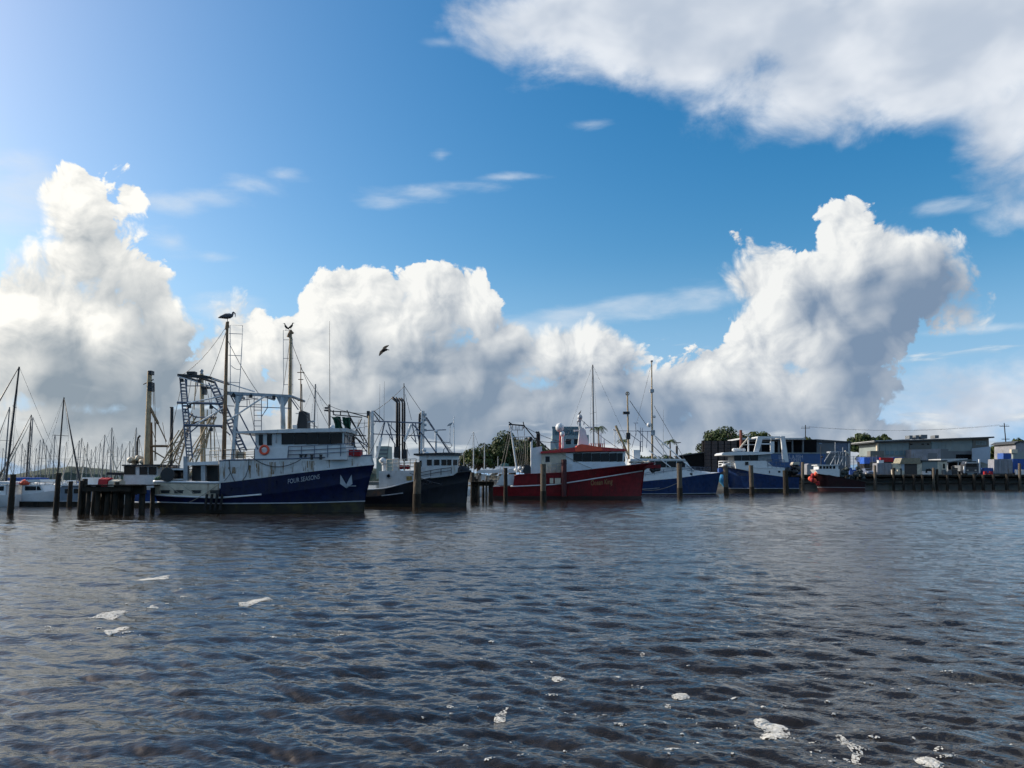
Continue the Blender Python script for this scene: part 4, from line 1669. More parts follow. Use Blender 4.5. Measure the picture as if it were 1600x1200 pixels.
    for k in range(10):
        g.ball(L(806 + k * 2.0, 737 - rnd.uniform(0, 6), rnd.uniform(0, 1.8)), 0.26, 0.9, 8, 5, lump=0.08, rnd=rnd)
    g.build('net_floats', M_WHITE2, t.root)
    g = MB()
    c = L(824, 735, 1.0)
    g.tube(c - Vector((0, 1.0, 0)), c + Vector((0, 1.0, 0)), 0.55, n=14)
    t.slab(g, rect(819, 726, 829, 740), 1.4, 0.3)
    g.build('trawl_winch', M_DARK, t.root)
    g = MB()
    t.bar(g, (881.2, 776, 3.06), (881.2, 718, 3.06), 0.32, 10)
    g.build('fender_post', paint('dull_red_post', (0.06, 0.008, 0.010), 0.6, var=0.3), t.root)
    for a, b, dr in (((906, 654, 0.2), (1010, 724, 0), 0.5), ((819, 666, 2.2), (875, 690, 0.9), 0.2), ((797, 665, 2.2), (776, 756, 2.0), 0.2), ((800, 665, -2.2), (782, 752, -1.0), 0.2), ((831, 686, 1.9), (900, 684, 0.4), 0.5),
                     ((819, 668, 0), (822, 730, 0.6), 0.05), ((808, 668, 1.0), (816, 738, 0.8), 0.05)):
        g = MB()
        g.sag(L(*a), L(*b), 0.03, dr, 8, 4)
        g.build('rigging_wire', M_WIRE, t.root)
    hull_text(t, h, 'name_lettering', 'Ocean King', (923, 758.5), (957, 756), 0.62, M_GOLD)
    g = MB()
    g.sag(L(872, 705, 2.3), L(925, 732, 2.5), 0.03, 0.15)
    g.build('side_rope', M_ROPE, t.root)
    g = MB()
    t.slab(g, rect(859, 747, 864.5, 755.5), 2.98, 2.9)
    t.slab(g, rect(867, 747, 876, 756), 2.98, 2.9)
    g.build('side_hatch', M_CREAM, t.root)
    return t


# ------------------------------------------------------------------ blue boat half hidden by the red one's bow
def boat_blue():
    side = on_water(1060, 773)
    t = Thing('fishing_trawler', 'blue and white trawler with two tall masts, bow just past the red one', 'trawler',
              (side.x, side.y + 2.6, 0), 0.0)
    L = t.L
    N = 2.5
    lv = [
        [Vector((L(952, 772, N).x, 0, -0.7)), Vector((L(1119, 772, 0.0).x, 0, -0.7))],
        [L(951, 771.5, N), L(1040, 771.5, N), L(1119, 770.5, 0.0)],
        [L(950, 766, N), L(1010, 764, N), L(1060, 760, N), L(1122, 752, 0.0)],
        [L(949, 757, N), L(1005, 752, N), L(1060, 747, 2.2), L(1092, 742, 1.3), L(1126, 738, 0.0)],
        [L(949, 750, N), L(1005, 745, N), L(1060, 735, 2.2), L(1085, 734, 1.5), L(1112, 738.2, 0.0)],
    ]
    h = Hull(t, 5.0, lv, [0.82, 0.94, 0.98, 1.0, 0.98], stern=0.84)
    h.strip('hull_bottom', 0, 1, M_BOOT)
    h.strip('hull', 1, 3, M_BLUE2)
    h.strip('bulwark', 3, 4, M_WHITE2)
    h.rail('waterline_stripe', 1, M_LETTER, 0.05, out=0.02)
    h.rail('rubbing_strake', 2, M_GALV, 0.05, out=0.03, s1=0.45)
    h.deck('deck', 4, 0.2, M_DECK)
    g = MB()
    t.slab(g, [(985, 748), (1082, 735), (1074, 722), (1070, 719), (985, 719)], 1.7, -1.7)
    wh = g.build('wheelhouse', M_WHITE2, t.root)
    g = MB()
    t.slab(g, [(985, 720), (1072, 719.5), (1070, 717), (1004, 716.5), (985, 717)], 1.9, -1.9)
    g.build('wheelhouse_roof', M_WHITE2, t.root)
    for a, b in ((1008, 1022), (1024, 1040), (1042, 1056), (1058, 1070)):
        window(t, wh, rect(a, 721, b, 730), 1.7, border=0.03)
    handrail(t, 'bow_rail', [(1008, 748), (1040, 742), (1075, 738), (1110, 739)], 2.0, 0.9, M_BLUEGREY, 0.03, 8, 2)
    g = MB()
    t.bar(g, (1019.5, 745, 0.4), (1018.2, 563, 0.4), 0.20, 10, 0.09)
    m1 = g.build('mast', M_OCHRE, t.root)
    g = MB()
    for q_ in (rect(1016, 608, 1022, 613), rect(1017, 563, 1020.4, 565), rect(1017, 672, 1023.5, 680)):
        t.slab(MB(), q_, 0.7, 0.1).build('mast_band', M_GALV, m1)
    MB().ball(L(1022.5, 651, 0.4), 0.24).build('mast_lamp', M_WHITE2, m1)
    MB().ball(L(1013.8, 664, 0.6), 0.36, 1.1).build('radar_dome', M_WHITE2, m1)
    g = MB()
    t.bar(g, (982.5, 722, -0.8), (980.2, 612, -0.8), 0.17, 10, 0.12)
    m2 = g.build('mast', M_OCHRE, t.root)
    g = MB()
    g.ring(L(980.4, 615, -0.8), (0, 1, 0), 0.28, 0.07, 10, 5)
    g.build('masthead_sheave', M_DARK, m2)
    t.slab(MB(), rect(974, 643, 984, 647), -0.5, -1.1).build('mast_platform', M_DARK, m2)
    t.slab(MB(), rect(979, 676, 985, 686), -0.4, -1.1).build('mast_block', M_DARK, m2)
    for a, b, r, mt in (((1022, 634, 0.4), (1072, 722, 0.4), 0.035, M_WIRE), ((984, 626, -0.8), (1010, 664, -0.2), 0.05, M_WIRE), ((1018.6, 566, 0.4), (995, 660, 0.2), 0.02, M_WIRE),
                        ((996, 672, 1.4), (1036, 712, 1.6), 0.06, M_BLUEGREY), ((1022, 680, 1.4), (1085, 736, 1.8), 0.11, M_ALU),
                        ((1014, 704, 1.8), (1048, 730, 2.0), 0.09, M_ALU), ((1024, 684, 0.5), (1047, 718, 0.7), 0.05, M_BLUEGREY)):
        g = MB()
        t.bar(g, a, b, r, 6)
        g.build('rigging_stay' if r < 0.08 else 'boom', mt, t.root)
    g = MB()
    for a, b in (((960, 673), (1020, 674)), ((985, 679), (1000, 690)), ((1000, 690), (1000, 722)), ((1001, 668), (1001, 706)), ((1004, 668), (1004, 706)),
                 ((993, 662), (994, 680)), ((990, 661), (997, 661)), ((987, 700), (994, 676)), ((1012, 674), (1010, 700)), ((1001, 680), (1004, 680)),
                 ((1001, 690), (1004, 690)), ((1001, 698), (1004, 698))):
        t.bar(g, a + (0.9,), b + (0.9,), 0.05, 6)
    g.build('gallows_lattice', M_BLUEGREY, t.root)
    g = MB()
    t.bar(g, (962, 665, 1.2), (982, 712, 1.4), 0.20, 8, 0.16)
    g.build('boom', M_OCHRE, t.root)
    g = MB()
    t.bar(g, (963, 676, 1.8), (981, 720, 1.8), 0.07, 8)
    g.build('gallows_leg', M_ALU, t.root)
    g = MB()
    t.bar(g, (960.5, 700, 1.0), (960.5, 674, 1.0), 0.08, 8)
    t.bar(g, (958, 671.5, 1.0), (962.5, 671.5, 1.0), 0.1, 6)
    g.build('gallows_leg', M_WHITE2, t.root)
    g = MB()
    t.bar(g, (1036.5, 720, 0.0), (1036.5, 640, 0.0), 0.03, 5, 0.015)
    g.build('whip_aerial', M_WIRE, t.root)
    g = MB()
    t.slab(g, rect(990, 703, 1000, 722), 1.0, 0.0)
    g.build('casing', M_WHITE2, t.root)
    g = MB()
    t.slab(g, rect(1078, 739, 1082, 743), 2.1, 1.5)
    g.build('fairlead', M_DARK, t.root)
    g = MB()
    g.sag(L(1002, 765, 2.75), L(1061, 753, 2.7), 0.04, 0.55)
    g.build('mooring_line', M_ROPE, t.root)
    g = MB()
    t.slab(g, [(1056, 692), (1064, 692), (1064, 691), (1056, 691)], 0.9, 0.3)
    t.bar(g, (1057.5, 718, 0.6), (1057.5, 697, 0.6), 0.18, 8)
    g.build('radar_scanner', M_DARK, t.root)
    return t


# ------------------------------------------------------------------ blue and white boat lying bow to the left
def boat_blue_white():
    side = on_water(1190, 769.5)
    t = Thing('fishing_trawler', 'blue hulled trawler with high white wheelhouse and sloping white gantry, bow to the left', 'trawler',
              (side.x, side.y + 2.8, 0), 180.0)
    L = t.L
    N = 2.7
    lv = [
        [Vector((L(1139, 768, 0).x, 0, -0.8)), Vector((L(1250, 768, N).x, 0, -0.8))],
        [L(1137.5, 763, 0), L(1180, 763.2, N), L(1250, 763.2, N)],
        [L(1137, 730.5, 0), L(1155, 733, 1.4), L(1180, 739, N), L(1228, 745.5, N), L(1250, 746, N)],
        [L(1137, 727, 0), L(1155, 729, 1.4), L(1180, 731, N), L(1228, 732, N), L(1250, 746, N)],
    ]
    h = Hull(t, 5.4, lv, [0.82, 0.94, 1.0, 1.0], stern=0.86)
    x0, x1 = h.lv[2][0][0], h.lv[2][0][-1]
    sw = (L(1227, 740, N).x - x0) / (x1 - x0)
    h.strip('hull_bottom', 0, 1, M_BOOT)
    h.strip('hull', 1, 2, M_BLUE2)
    h.strip('bulwark', 2, 3, M_WHITE2, s0=sw)
    h.rail('waterline_stripe', 1, M_LETTER, 0.06, out=0.02)
    h.rail('bulwark_rail', 3, M_WHITE2, 0.07, s0=sw)
    h.deck('deck', 2, 0.2, M_DECK)
    g = MB()
    t.slab(g, [(1150, 732), (1226, 746), (1226, 731), (1208, 729), (1200, 722), (1196, 720), (1148, 720.5)], 2.3, -2.3)
    g.build('deckhouse', M_WHITE2, t.root)
    g = MB()
    t.slab(g, [(1147, 721), (1206, 721), (1204, 708), (1147, 710)], 2.1, -2.1)
    wh = g.build('wheelhouse', paint('shaded_white_paint', (0.20, 0.22, 0.24), 0.5), t.root)  # white wheelhouse's shade under the roof put into this grey
    for a, b in ((1147.5, 1158), (1159.5, 1171), (1172.5, 1184)):
        window(t, wh, rect(a, 711.5, b, 719.5), 2.1, border=0.03)
    g = MB()
    t.slab(g, [(1128, 711), (1143, 711.5), (1186, 710.5), (1207, 709), (1206, 706.5), (1186, 706), (1150, 705.5), (1131, 707), (1128, 709)], 2.6, -2.6)
    g.build('wheelhouse_roof', M_WHITE2, t.root)
    window(t, wh, rect(1164, 721.5, 1169.5, 726.8), 2.32, border=0.05, frame=M_WHITE2)
    # forward rails and rafts
    g = MB()
    for y in (721, 724.5, 728.5):
        g.path([L(1123, y, 0.3), L(1130, y - 0.2, 1.2), L(1150, y - 0.5, 1.9)], 0.09, 6)
    for px, nn in ((1123, 0.3), (1131, 1.25), (1141, 1.6)):
        t.bar(g, (px, 731, nn), (px, 720.5, nn), 0.07, 6)
    g.build('bow_rail', M_WHITE2, t.root)
    g = MB()
    t.slab(g, [(1132, 729), (1146, 728), (1146, 722), (1134, 724)], 1.2, -1.2)
    g.build('windlass_house', M_WHITE2, t.root)
    g = MB()
    t.slab(g, [(1123, 740), (1131, 735), (1128, 731), (1123, 732)], 0.4, -0.4)
    g.build('bow_fender', M_BLUECAN, t.root)
    g = MB()
    for k in range(5):
        g.ball(L(1128 + k * 1.3, 748 + k * 2.2, 0.5), 0.8 - 0.05 * k, 1.0, 12, 8)
    g.build('inflated_fender', paint('sky_blue_buoy', (0.05, 0.26, 0.48), 0.5), t.root)
    # roof gear
    g = MB()
    for k in range(6):
        g.ball(L(1147 + k * 3, 703, 0.8 - 0.2 * k), 0.42, 0.8, 10, 6)
    g.build('liferaft_canister', M_WHITE2, t.root)
    g = MB()
    t.bar(g, (1156, 700, 0.9), (1168.5, 685, 0.9), 0.16, 8)
    g.build('derrick_boom', M_TAN, t.root)
    g = MB()
    t.bar(g, (1169.2, 706, 0.7), (1169.2, 682, 0.7), 0.14, 8)
    t.bar(g, (1164, 680.5, 0.7), (1172, 680.5, 0.7), 0.08, 6)
    t.bar(g, (1160, 695, 0.7), (1186, 694.5, 0.7), 0.05, 6)
    g.build('light_mast', M_WHITE2, t.root)
    # white gantry frame
    g = MB()
    for nn in (2.0, -2.0):
        t.slab(g, [(1178, 706), (1186, 706), (1192, 684.5), (1221, 684.5), (1221, 681.8), (1184, 681.8)], nn + 0.16, nn - 0.16)
        t.slab(g, [(1186, 694.5), (1208, 694.5), (1208, 692.5), (1186, 692.5)], nn + 0.1, nn - 0.1)
        t.slab(g, [(1204, 708), (1210, 708), (1210, 690), (1204, 690)], nn + 0.16, nn - 0.16)
    a = L(1186, 683, 2.0)
    g.tube((a.x, -2, a.z), (a.x, 2, a.z), 0.18, n=8)
    g.build('gantry_frame', M_WHITE2, t.root)
    g = MB()
    for nn in (2.0, -2.0):
        t.slab(g, [(1224, 722), (1232.5, 722), (1226.5, 681.5), (1220.5, 681.5)], nn + 0.25, nn - 0.25)
    a = L(1223, 683, 2.0)
    g.tube((a.x, -2, a.z), (a.x, 2, a.z), 0.2, n=8)
    g.build('gantry_tower', M_WHITE2, t.root)
    g = MB()
    t.bar(g, (1204.5, 706, 0.4), (1204.8, 676, 0.4), 0.04, 6)
    g.build('whip_aerial', M_WHITE2, t.root)
    handrail(t, 'side_rail', [(1200, 731), (1212, 731.5), (1226, 732)], 2.4, 1.6, M_BLUEGREY, 0.035, 5, 2, twin=False)
    g = MB()
    t.slab(g, rect(1216, 735.5, 1219.5, 738.5), 2.74, 2.6)
    g.build('hull_port', M_DARK, t.root)
    g = MB()
    t.slab(g, rect(1201.6, 735.5, 1203, 739.5), 2.74, 2.6)
    g.build('hull_vent', M_DARK, t.root)
    g = MB()
    rnd = random.Random(31)
    for k in range(16):
        g.ball(L(1230 + rnd.uniform(0, 18), 742 - rnd.uniform(0, 14), rnd.uniform(0.3, 2)), rnd.uniform(0.35, 0.7), 0.8, 8, 5, lump=0.15, rnd=rnd)
    g.build('stern_gear', M_DARK, t.root)
    g = MB()
    t.slab(g, [(1238, 726), (1250, 726), (1249, 721.5), (1240, 722)], 1.4, 0.2)
    g.build('tender', M_TAN, t.root)
    hull_text(t, h, 'name_lettering', 'Ocean M', (1150, 743), (1173, 744), 0.75, paint('dull_lettering', (0.085, 0.09, 0.12), 0.5), shear=0.3)
    g = MB()
    t.bar(g, (1158, 706, 0.0), (1157.5, 672, 0.0), 0.26, 8)
    g.build('funnel', paint('brick_red_paint', (0.20, 0.05, 0.03), 0.6, var=0.3), t.root)
    return t


# ------------------------------------------------------------------ little black trawler at the wharf
def boat_small():
    side = on_water(1310, 767.6)
    t = Thing('fishing_trawler', 'small dark maroon trawler with red buoys on its bow, moored against the wharf', 'trawler',
              (side.x, side.y + 2.0, 0), 180.0)
    L = t.L
    N = 1.9
    lv = [
        [Vector((L(1278, 766, 0).x, 0, -0.7)), Vector((L(1352, 766, N).x, 0, -0.7))],
        [L(1277, 761.3, 0), L(1310, 761.5, N), L(1353, 762, N)],
        [L(1275, 738, 0), L(1290, 741, 1.0), L(1312, 746, N), L(1353, 753, N)],
    ]
    h = Hull(t, 3.9, lv, [0.82, 0.94, 1.02], stern=0.86)
    h.strip('hull_bottom', 0, 1, paint('dark_red_bottom', (0.06, 0.012, 0.012), 0.6))
    h.strip('hull', 1, 2, paint('maroon_hull_paint', (0.022, 0.005, 0.007), 0.4, dirt=(0.02, 0.012, 0.012), dirt_amt=0.4, var=0.4, spec=0.2))
    h.rail('waterline_stripe', 1, M_LETTER, 0.045, out=0.02)
    h.deck('deck', 2, 0.15, M_DECK)
    g = MB()
    t.slab(g, [(1278, 740), (1312, 745), (1312, 733), (1274, 733.5)], 1.4, -1.4)
    g.build('deckhouse', M_WHITE2, t.root)
    g = MB()
    t.slab(g, [(1279, 734), (1310, 734), (1310, 727), (1279, 727)], 1.3, -1.3)
    wh = g.build('wheelhouse', M_WHITE2, t.root)
    g = MB()
    t.slab(g, [(1277, 727.3), (1311, 727.3), (1311, 726), (1277, 726)], 1.5, -1.5)
    g.build('wheelhouse_roof', M_WHITE2, t.root)
    for a in (1280.5, 1286, 1291, 1296, 1301.5):
        window(t, wh, rect(a, 728.3, a + 3.4, 732.3), 1.3, border=0.02)
    for k, (px, py) in enumerate(((1266, 748), (1270, 743), (1273, 751), (1278, 755), (1275, 741), (1269, 750))):
        g = MB()
        g.ball(L(px, py, 0.3 + 0.12 * k), 0.42, 1.15, 12, 8)
        g.build('buoy', M_ORANGE if k % 2 == 0 else M_REDC, t.root)
    g = MB()
    for nn in (1.0, -1.0):
        for a, b in (((1305, 727), (1305, 691)), ((1317, 727), (1317, 699)), ((1298, 706), (1322, 706)), ((1305, 712), (1297, 727)), ((1310, 706), (1312, 727)),
                     ((1322, 706), (1321, 730)), ((1300, 714), (1320, 714)), ((1314, 706), (1308, 727)), ((1318, 714), (1312, 727)), ((1298, 706), (1288, 721))):
            t.bar(g, a + (nn,), b + (nn,), 0.07, 6)
    t.slab(g, rect(1298, 705, 1308, 707.5), 1.0, -1.0)
    g.build('gantry', M_GALV, t.root)
    g = MB()
    t.bar(g, (1283, 727, 0.0), (1282.5, 697, 0.0), 0.1, 8, 0.06)
    g.ball(L(1284.5, 714, 0.0), 0.25)
    g.build('mast', M_DARK, t.root)
    g = MB()
    rnd = random.Random(8)
    for k in range(22):
        g.ball(L(1314 + rnd.uniform(0, 36), 749 - rnd.uniform(0, 18), rnd.uniform(-1, 1.5)), rnd.uniform(0.3, 0.62), 0.8, 7, 5, lump=0.2, rnd=rnd)
    g.build('deck_gear', paint('dull_green_gear', (0.05, 0.065, 0.065), 0.9, var=0.6), t.root)
    g = MB()
    t.bar(g, (1320, 705, 0.8), (1327, 710, 0.8), 0.2, 8)
    g.build('boom', M_TAN, t.root)
    return t


# ------------------------------------------------------------------ old trawler with ochre spars behind the timber jetty
def boat_ochre():
    side = on_water(262, 794)
    t = Thing('fishing_trawler', 'old white and blue trawler with rusty ochre masts and folded booms behind the timber jetty', 'trawler',
              (side.x, side.y + 4.0, 0), 180.0)
    L = t.L
    N = 2.4
    lv = [
        [Vector((L(176, 790, 0).x, 0, -0.7)), Vector((L(340, 790, N).x, 0, -0.7))],
        [L(176, 784, 0), L(230, 785, N), L(340, 785, N)],
        [L(172, 762, 0), L(200, 763, 1.6), L(240, 766, N), L(340, 768, N)],
        [L(170, 755, 0), L(200, 757, 1.6), L(240, 761, N), L(340, 762, N)],
    ]
    h = Hull(t, 4.8, lv, [0.82, 0.94, 1.0, 1.02], stern=0.85)
    h.strip('hull_bottom', 0, 1, M_BOOT)
    h.strip('hull', 1, 2, M_BLUE)
    h.strip('bulwark', 2, 3, M_WHITE)
    h.rail('waterline_stripe', 1, M_WHITE2, 0.08, out=0.02)
    h.deck('deck', 3, 0.5, M_DECK)
    g = MB()
    t.slab(g, [(194, 760), (246, 762), (246, 727), (194, 727)], 1.8, -1.8)
    wh = g.build('wheelhouse', M_WHITE, t.root)
    g = MB()
    t.slab(g, [(190, 728), (250, 728), (250, 725.5), (190, 726)], 2.1, -2.1)
    g.build('wheelhouse_roof', M_DARK, t.root)
    window(t, wh, rect(195, 729, 211, 741), 1.8)
    window(t, wh, rect(219, 730, 230, 741), 1.8)
    window(t, wh, rect(233, 730, 244, 741), 1.8)
    g = MB()
    rnd = random.Random(17)
    for k in range(10):
        g.ball(L(204 + k * 2.3, 722 - rnd.uniform(0, 6), rnd.uniform(-0.8, 0.8)), 0.30, 0.9, 8, 5, lump=0.15, rnd=rnd)
    g.build('roof_gear', M_CREAM, t.root)
    g = MB()
    g.path([L(x, y, 0.2) for x, y in ((214, 724), (214.5, 690), (216, 684), (219, 680.5))], 0.09, 8)
    g.build('exhaust_pipe', M_DARK, t.root)
    g = MB()
    t.bar(g, (228, 762, 1.0), (234, 580, 1.0), 0.27, 10, 0.20)
    m1 = g.build('mast', M_OCHRE, t.root)
    g = MB()
    t.slab(g, rect(231, 597, 237, 611), 1.3, 0.7)
    t.slab(g, rect(231.5, 579, 236.5, 585), 1.3, 0.7)
    t.bar(g, (224, 600.5, 1.0), (240, 593, 1.0), 0.05, 6)
    g.build('mast_fittings', M_DARK, m1)
    g = MB()
    t.bar(g, (237, 760, 0.6), (236, 660, 0.6), 0.20, 8, 0.12)
    g.build('mast', M_RUSTY, t.root)
    g = MB()
    t.bar(g, (233, 634, 1.0), (247, 662, 1.0), 0.13, 8)
    t.bar(g, (247, 662, 1.0), (260, 690, 1.0), 0.05, 6)
    g.build('bent_strut', M_RUSTY, t.root)
    g = MB()
    for a, b, r in (((243, 660), (242, 720), 0.05), ((239, 600), (244, 720), 0.025), ((241, 600), (243, 650), 0.02), ((237, 670), (244, 690), 0.03),
                    ((232, 697), (262, 697), 0.12), ((238, 704), (256, 715), 0.06), ((254, 660), (262, 712), 0.02)):
        t.bar(g, a + (0.8,), b + (0.8,), r, 6)
    g.build('rigging', M_RUSTY, t.root)
    g = MB()
    t.bar(g, (318, 762, 0.2), (315, 584, 0.2), 0.26, 10, 0.17)
    m2 = g.build('mast', M_OCHRE, t.root)
    g = MB()
    t.slab(g, rect(313, 604, 325, 606.5), 0.5, -0.2)
    t.slab(g, rect(316, 606, 319.5, 616), 0.5, -0.1)
    g.build('mast_block', M_DARK, m2)
    t.bar(MB(), (299, 662, 0.2), (338, 652, 0.2), 0.10, 8).build('cross_spar', M_DARK, m2)
    g = MB()
    t.bar(g, (267.5, 730, 0.0), (268.6, 637, 0.0), 0.15, 8)
    t.bar(g, (265.5, 636.5, 0.0), (271, 636.5, 0.0), 0.05, 6)
    g.build('exhaust_pipe', M_DARK, t.root)
    # folded lattice booms lying at an angle
    for (p, q, nn, sd) in (((252, 734), (304, 648), 1.6, 1), ((292, 742), (334, 650), 1.4, 2), ((275, 725), (292, 670), -1.0, 3)):
        g = MB()
        a, b = L(p[0], p[1], nn), L(q[0], q[1], nn)
        d = (b - a).normalized()
        w = Vector((-d.z, 0, d.x)) * 0.55
        g.tube(a - w * 0.5, b - w * 0.4, 0.075, n=6)
        g.tube(a + w * 0.5, b + w * 0.4, 0.075, n=6)
        m = 11
        for k in range(m):
            s_ = -1 if k % 2 else 1
            g.tube(a.lerp(b, k / m) + w * (0.45 * s_), a.lerp(b, (k + 1) / m) - w * (0.45 * s_), 0.045, n=5)
        g.build('lattice_boom', M_OCHRE, t.root)
    g = MB()
    for a, b in (((300, 700), (330, 655)), ((322, 700), (330, 660)), ((330, 720), (328, 655)), ((336, 716), (334, 655)), ((258, 720), (282, 690)), ((305, 712), (322, 690)), ((290, 716), (314, 700)),
                 ((324, 640), (322, 700)), ((306, 597), (303, 640)), ((262, 700), (280, 672))):
        t.bar(g, a + (0.5,), b + (0.3,), 0.05, 6)
    g.build('rigging', M_OCHRE, t.root)
    g = MB()
    for k in range(18):
        g.ball(L(255 + rnd.uniform(0, 46), 752 - rnd.uniform(0, 18), rnd.uniform(-1, 1.6)), rnd.uniform(0.3, 0.55), 0.8, 7, 5, lump=0.2, rnd=rnd)
    g.build('deck_gear', M_DARK, t.root)
    return t


boat_black()
RB = boat_red()
boat_blue()
boat_blue_white()
boat_small()
boat_ochre()


# ------------------------------------------------------------------ mooring piles
def pile(px, top, base, wpx, label, lean=0.0, name='mooring_pile', group='timber mooring piles', mat=None, cap=True):
    b = on_water(px, base)
    d = b.y
    r = 0.5 * wpx / FPX * d
    tp = at_depth(px, top, d)
    t = Thing(name, label, 'pile', (b.x, b.y, 0), random.Random(int(px * 7)).uniform(0, 360), group)
    hgt = tp.z
    rnd = random.Random(int(px * 13))
    g = MB()
    n, m = 14, 9
    vs, fs = [], []
    lx = lean * hgt
    for j in range(m + 1):
        z = -1.5 + (hgt + 1.5) * j / m
        k = (z / hgt) if z > 0 else 0
        for i in range(n):
            a = 2 * math.pi * i / n
            rr = r * (1 + rnd.uniform(-0.05, 0.05)) * (1.06 - 0.10 * j / m)
            vs.append((rr * math.cos(a) + lx * k, rr * math.sin(a), z))
    for j in range(m):
        for i in range(n):
            fs.append((j * n + i, j * n + (i + 1) % n, (j + 1) * n + (i + 1) % n, (j + 1) * n + i))
    fs.append(tuple(m * n + i for i in range(n)))
    g.add(vs, fs, False)
    g.build('shaft', mat or M_PILE2, t.root)
    # the dark band the tide leaves
    g = MB()
    wet = min(hgt * 0.45, 1.2)
    g.tube((0, 0, -1.2), (lx * wet / hgt, 0, wet), r * 1.10, r * 1.09, n=14)
    g.build('tide_band', M_PILE, t.root)
    return t


pile(16, 741, 803, 8.5, 'leftmost dark timber pile, standing before the white cruiser', mat=M_PILE)
pile(87, 739, 803, 7.5, 'dark timber pile between the white cruiser and the grey houseboat', mat=M_PILE)
pile(108, 752, 792, 6.5, 'shorter pile in front of the grey houseboat under a slanting furled sail', mat=M_PILE)
pile(651, 722, 793, 12, 'thick timber pile beside the black hulled trawler, its left edge sunlit', lean=-0.01)
pile(790, 731, 783, 6, 'thin dark pile at the stern of the red trawler', mat=M_PILE)
pile(849, 725, 785, 9, 'timber pile with a sunlit left edge at the middle of the red trawler')
pile(1062.5, 724, 775.5, 8, 'timber pile in front of the blue trawler with two tall masts')
pile(1135, 727, 773, 7, 'timber pile at the bow of the blue trawler with the white gantry')
pile(1175, 727, 772, 7, 'timber pile before the wheelhouse of the blue trawler with the white gantry')
pile(1228.5, 735, 770.5, 8, 'dark timber pile under the sloping gantry tower', mat=M_PILE)


# ------------------------------------------------------------------ timber jetty on the left
def left_jetty():
    b = on_water(175, 804)
    t = Thing('timber_jetty', 'heavy dark timber jetty end with clustered piles beside the navy trawler', 'jetty', (b.x, b.y + 1.0, 0), 0.0)
    L = t.L
    rnd = random.Random(5)
    for (px, top, base, w, nn) in ((126, 751, 806, 6.5, 1.0), (132, 748, 807, 8, 0.7), (138, 757, 807, 7, 1.1), (153, 757, 806, 7.5, 1.0), (161, 762, 807, 7, 0.6),
                                   (169, 762, 807, 8, 1.0), (181.5, 753, 807, 8, 1.1), (190, 757, 807, 8, 0.5), (200, 760, 807, 9, 0.9), (222, 757, 806, 9, 0.7),
                                   (147, 760, 804, 6, -1.5), (176, 760, 804, 6, -1.5), (208, 760, 804, 6, -1.5), (238, 762, 803, 7, -1.5)):
        a = L(px - rnd.uniform(0.5, 3), base, nn)
        c = L(px + 1, top, nn)
        a.z = -1.5
        r = 0.5 * w / FPX * (t.o.y)
        g = MB()
        g.path([a, a.lerp(c, 0.5) + Vector((rnd.uniform(-.03, .03), 0, 0)), c], r, 12, [1.08, 1.0, 0.95])
        g.build('pile', M_PILE, t.root)
    for (x0, y0, x1, y1, n0, n1) in ((128, 760, 204, 768, 1.55, 1.25), (180, 758, 226, 772, 1.0, 0.7), (150, 769, 212, 773, 0.4, 0.1)):
        g = MB()
        t.slab(g, rect(x0, y0, x1, y1), n0, n1)
        g.build('beam', M_PILE, t.root)
    x = 130.0
    while x < 222:
        a, b_ = L(x, 759.2, 1.4), L(x + 4.1, 759.2, 1.4)
        g = MB()
        g.box(((a.x + b_.x) / 2, 0.0, a.z + 0.04 + rnd.uniform(-.012, .012)), (b_.x - a.x - 0.02, 3.4, 0.07))
        g.build('plank', M_PILE, t.root)
        x += 4.2
    return t


left_jetty()


def middle_jetty():
    b = on_water(752, 785)
    t = Thing('timber_jetty', 'short dark timber finger jetty between the black and the red trawlers', 'jetty', (b.x, b.y + 1.0, 0), 0.0)
    L = t.L
    for (px, top, base, w, nn, mt) in ((738, 738, 785, 6, 0.8, M_PILE), (744.5, 748, 784, 5, 0.8, M_PILE), (748, 742, 784, 3.2, 1.0, M_PILE2), (760, 744, 783, 3.2, 1.0, M_PILE2),  # thin paler piles stand for sunlit pile edges, light put into colour
                                       (765.5, 750, 783, 4.5, 0.8, M_PILE), (741, 745, 782, 6, -1.2, M_PILE), (768, 750, 782, 5, -1.2, M_PILE), (755, 750, 782, 4, -1.4, M_PILE)):
        a, c = L(px, base, nn), L(px, top, nn)
        a.z = -1.5
        g = MB()
        g.path([a, a.lerp(c, 0.5), c], 0.5 * w / FPX * t.o.y, 12, [1.08, 1.0, 0.95])
        g.build('pile', mt, t.root)
    g = MB()
    t.slab(g, rect(736, 753, 772, 759), 1.1, 0.8)
    g.build('beam', M_PILE, t.root)
    for k in range(9):
        a = L(736.5 + k * 4, 752.5, 1.0)
        g = MB()
        g.box((a.x + 0.14, -0.3, a.z), (0.27, 2.8, 0.07))
        g.build('plank', M_PILE2, t.root)
    return t


middle_jetty()


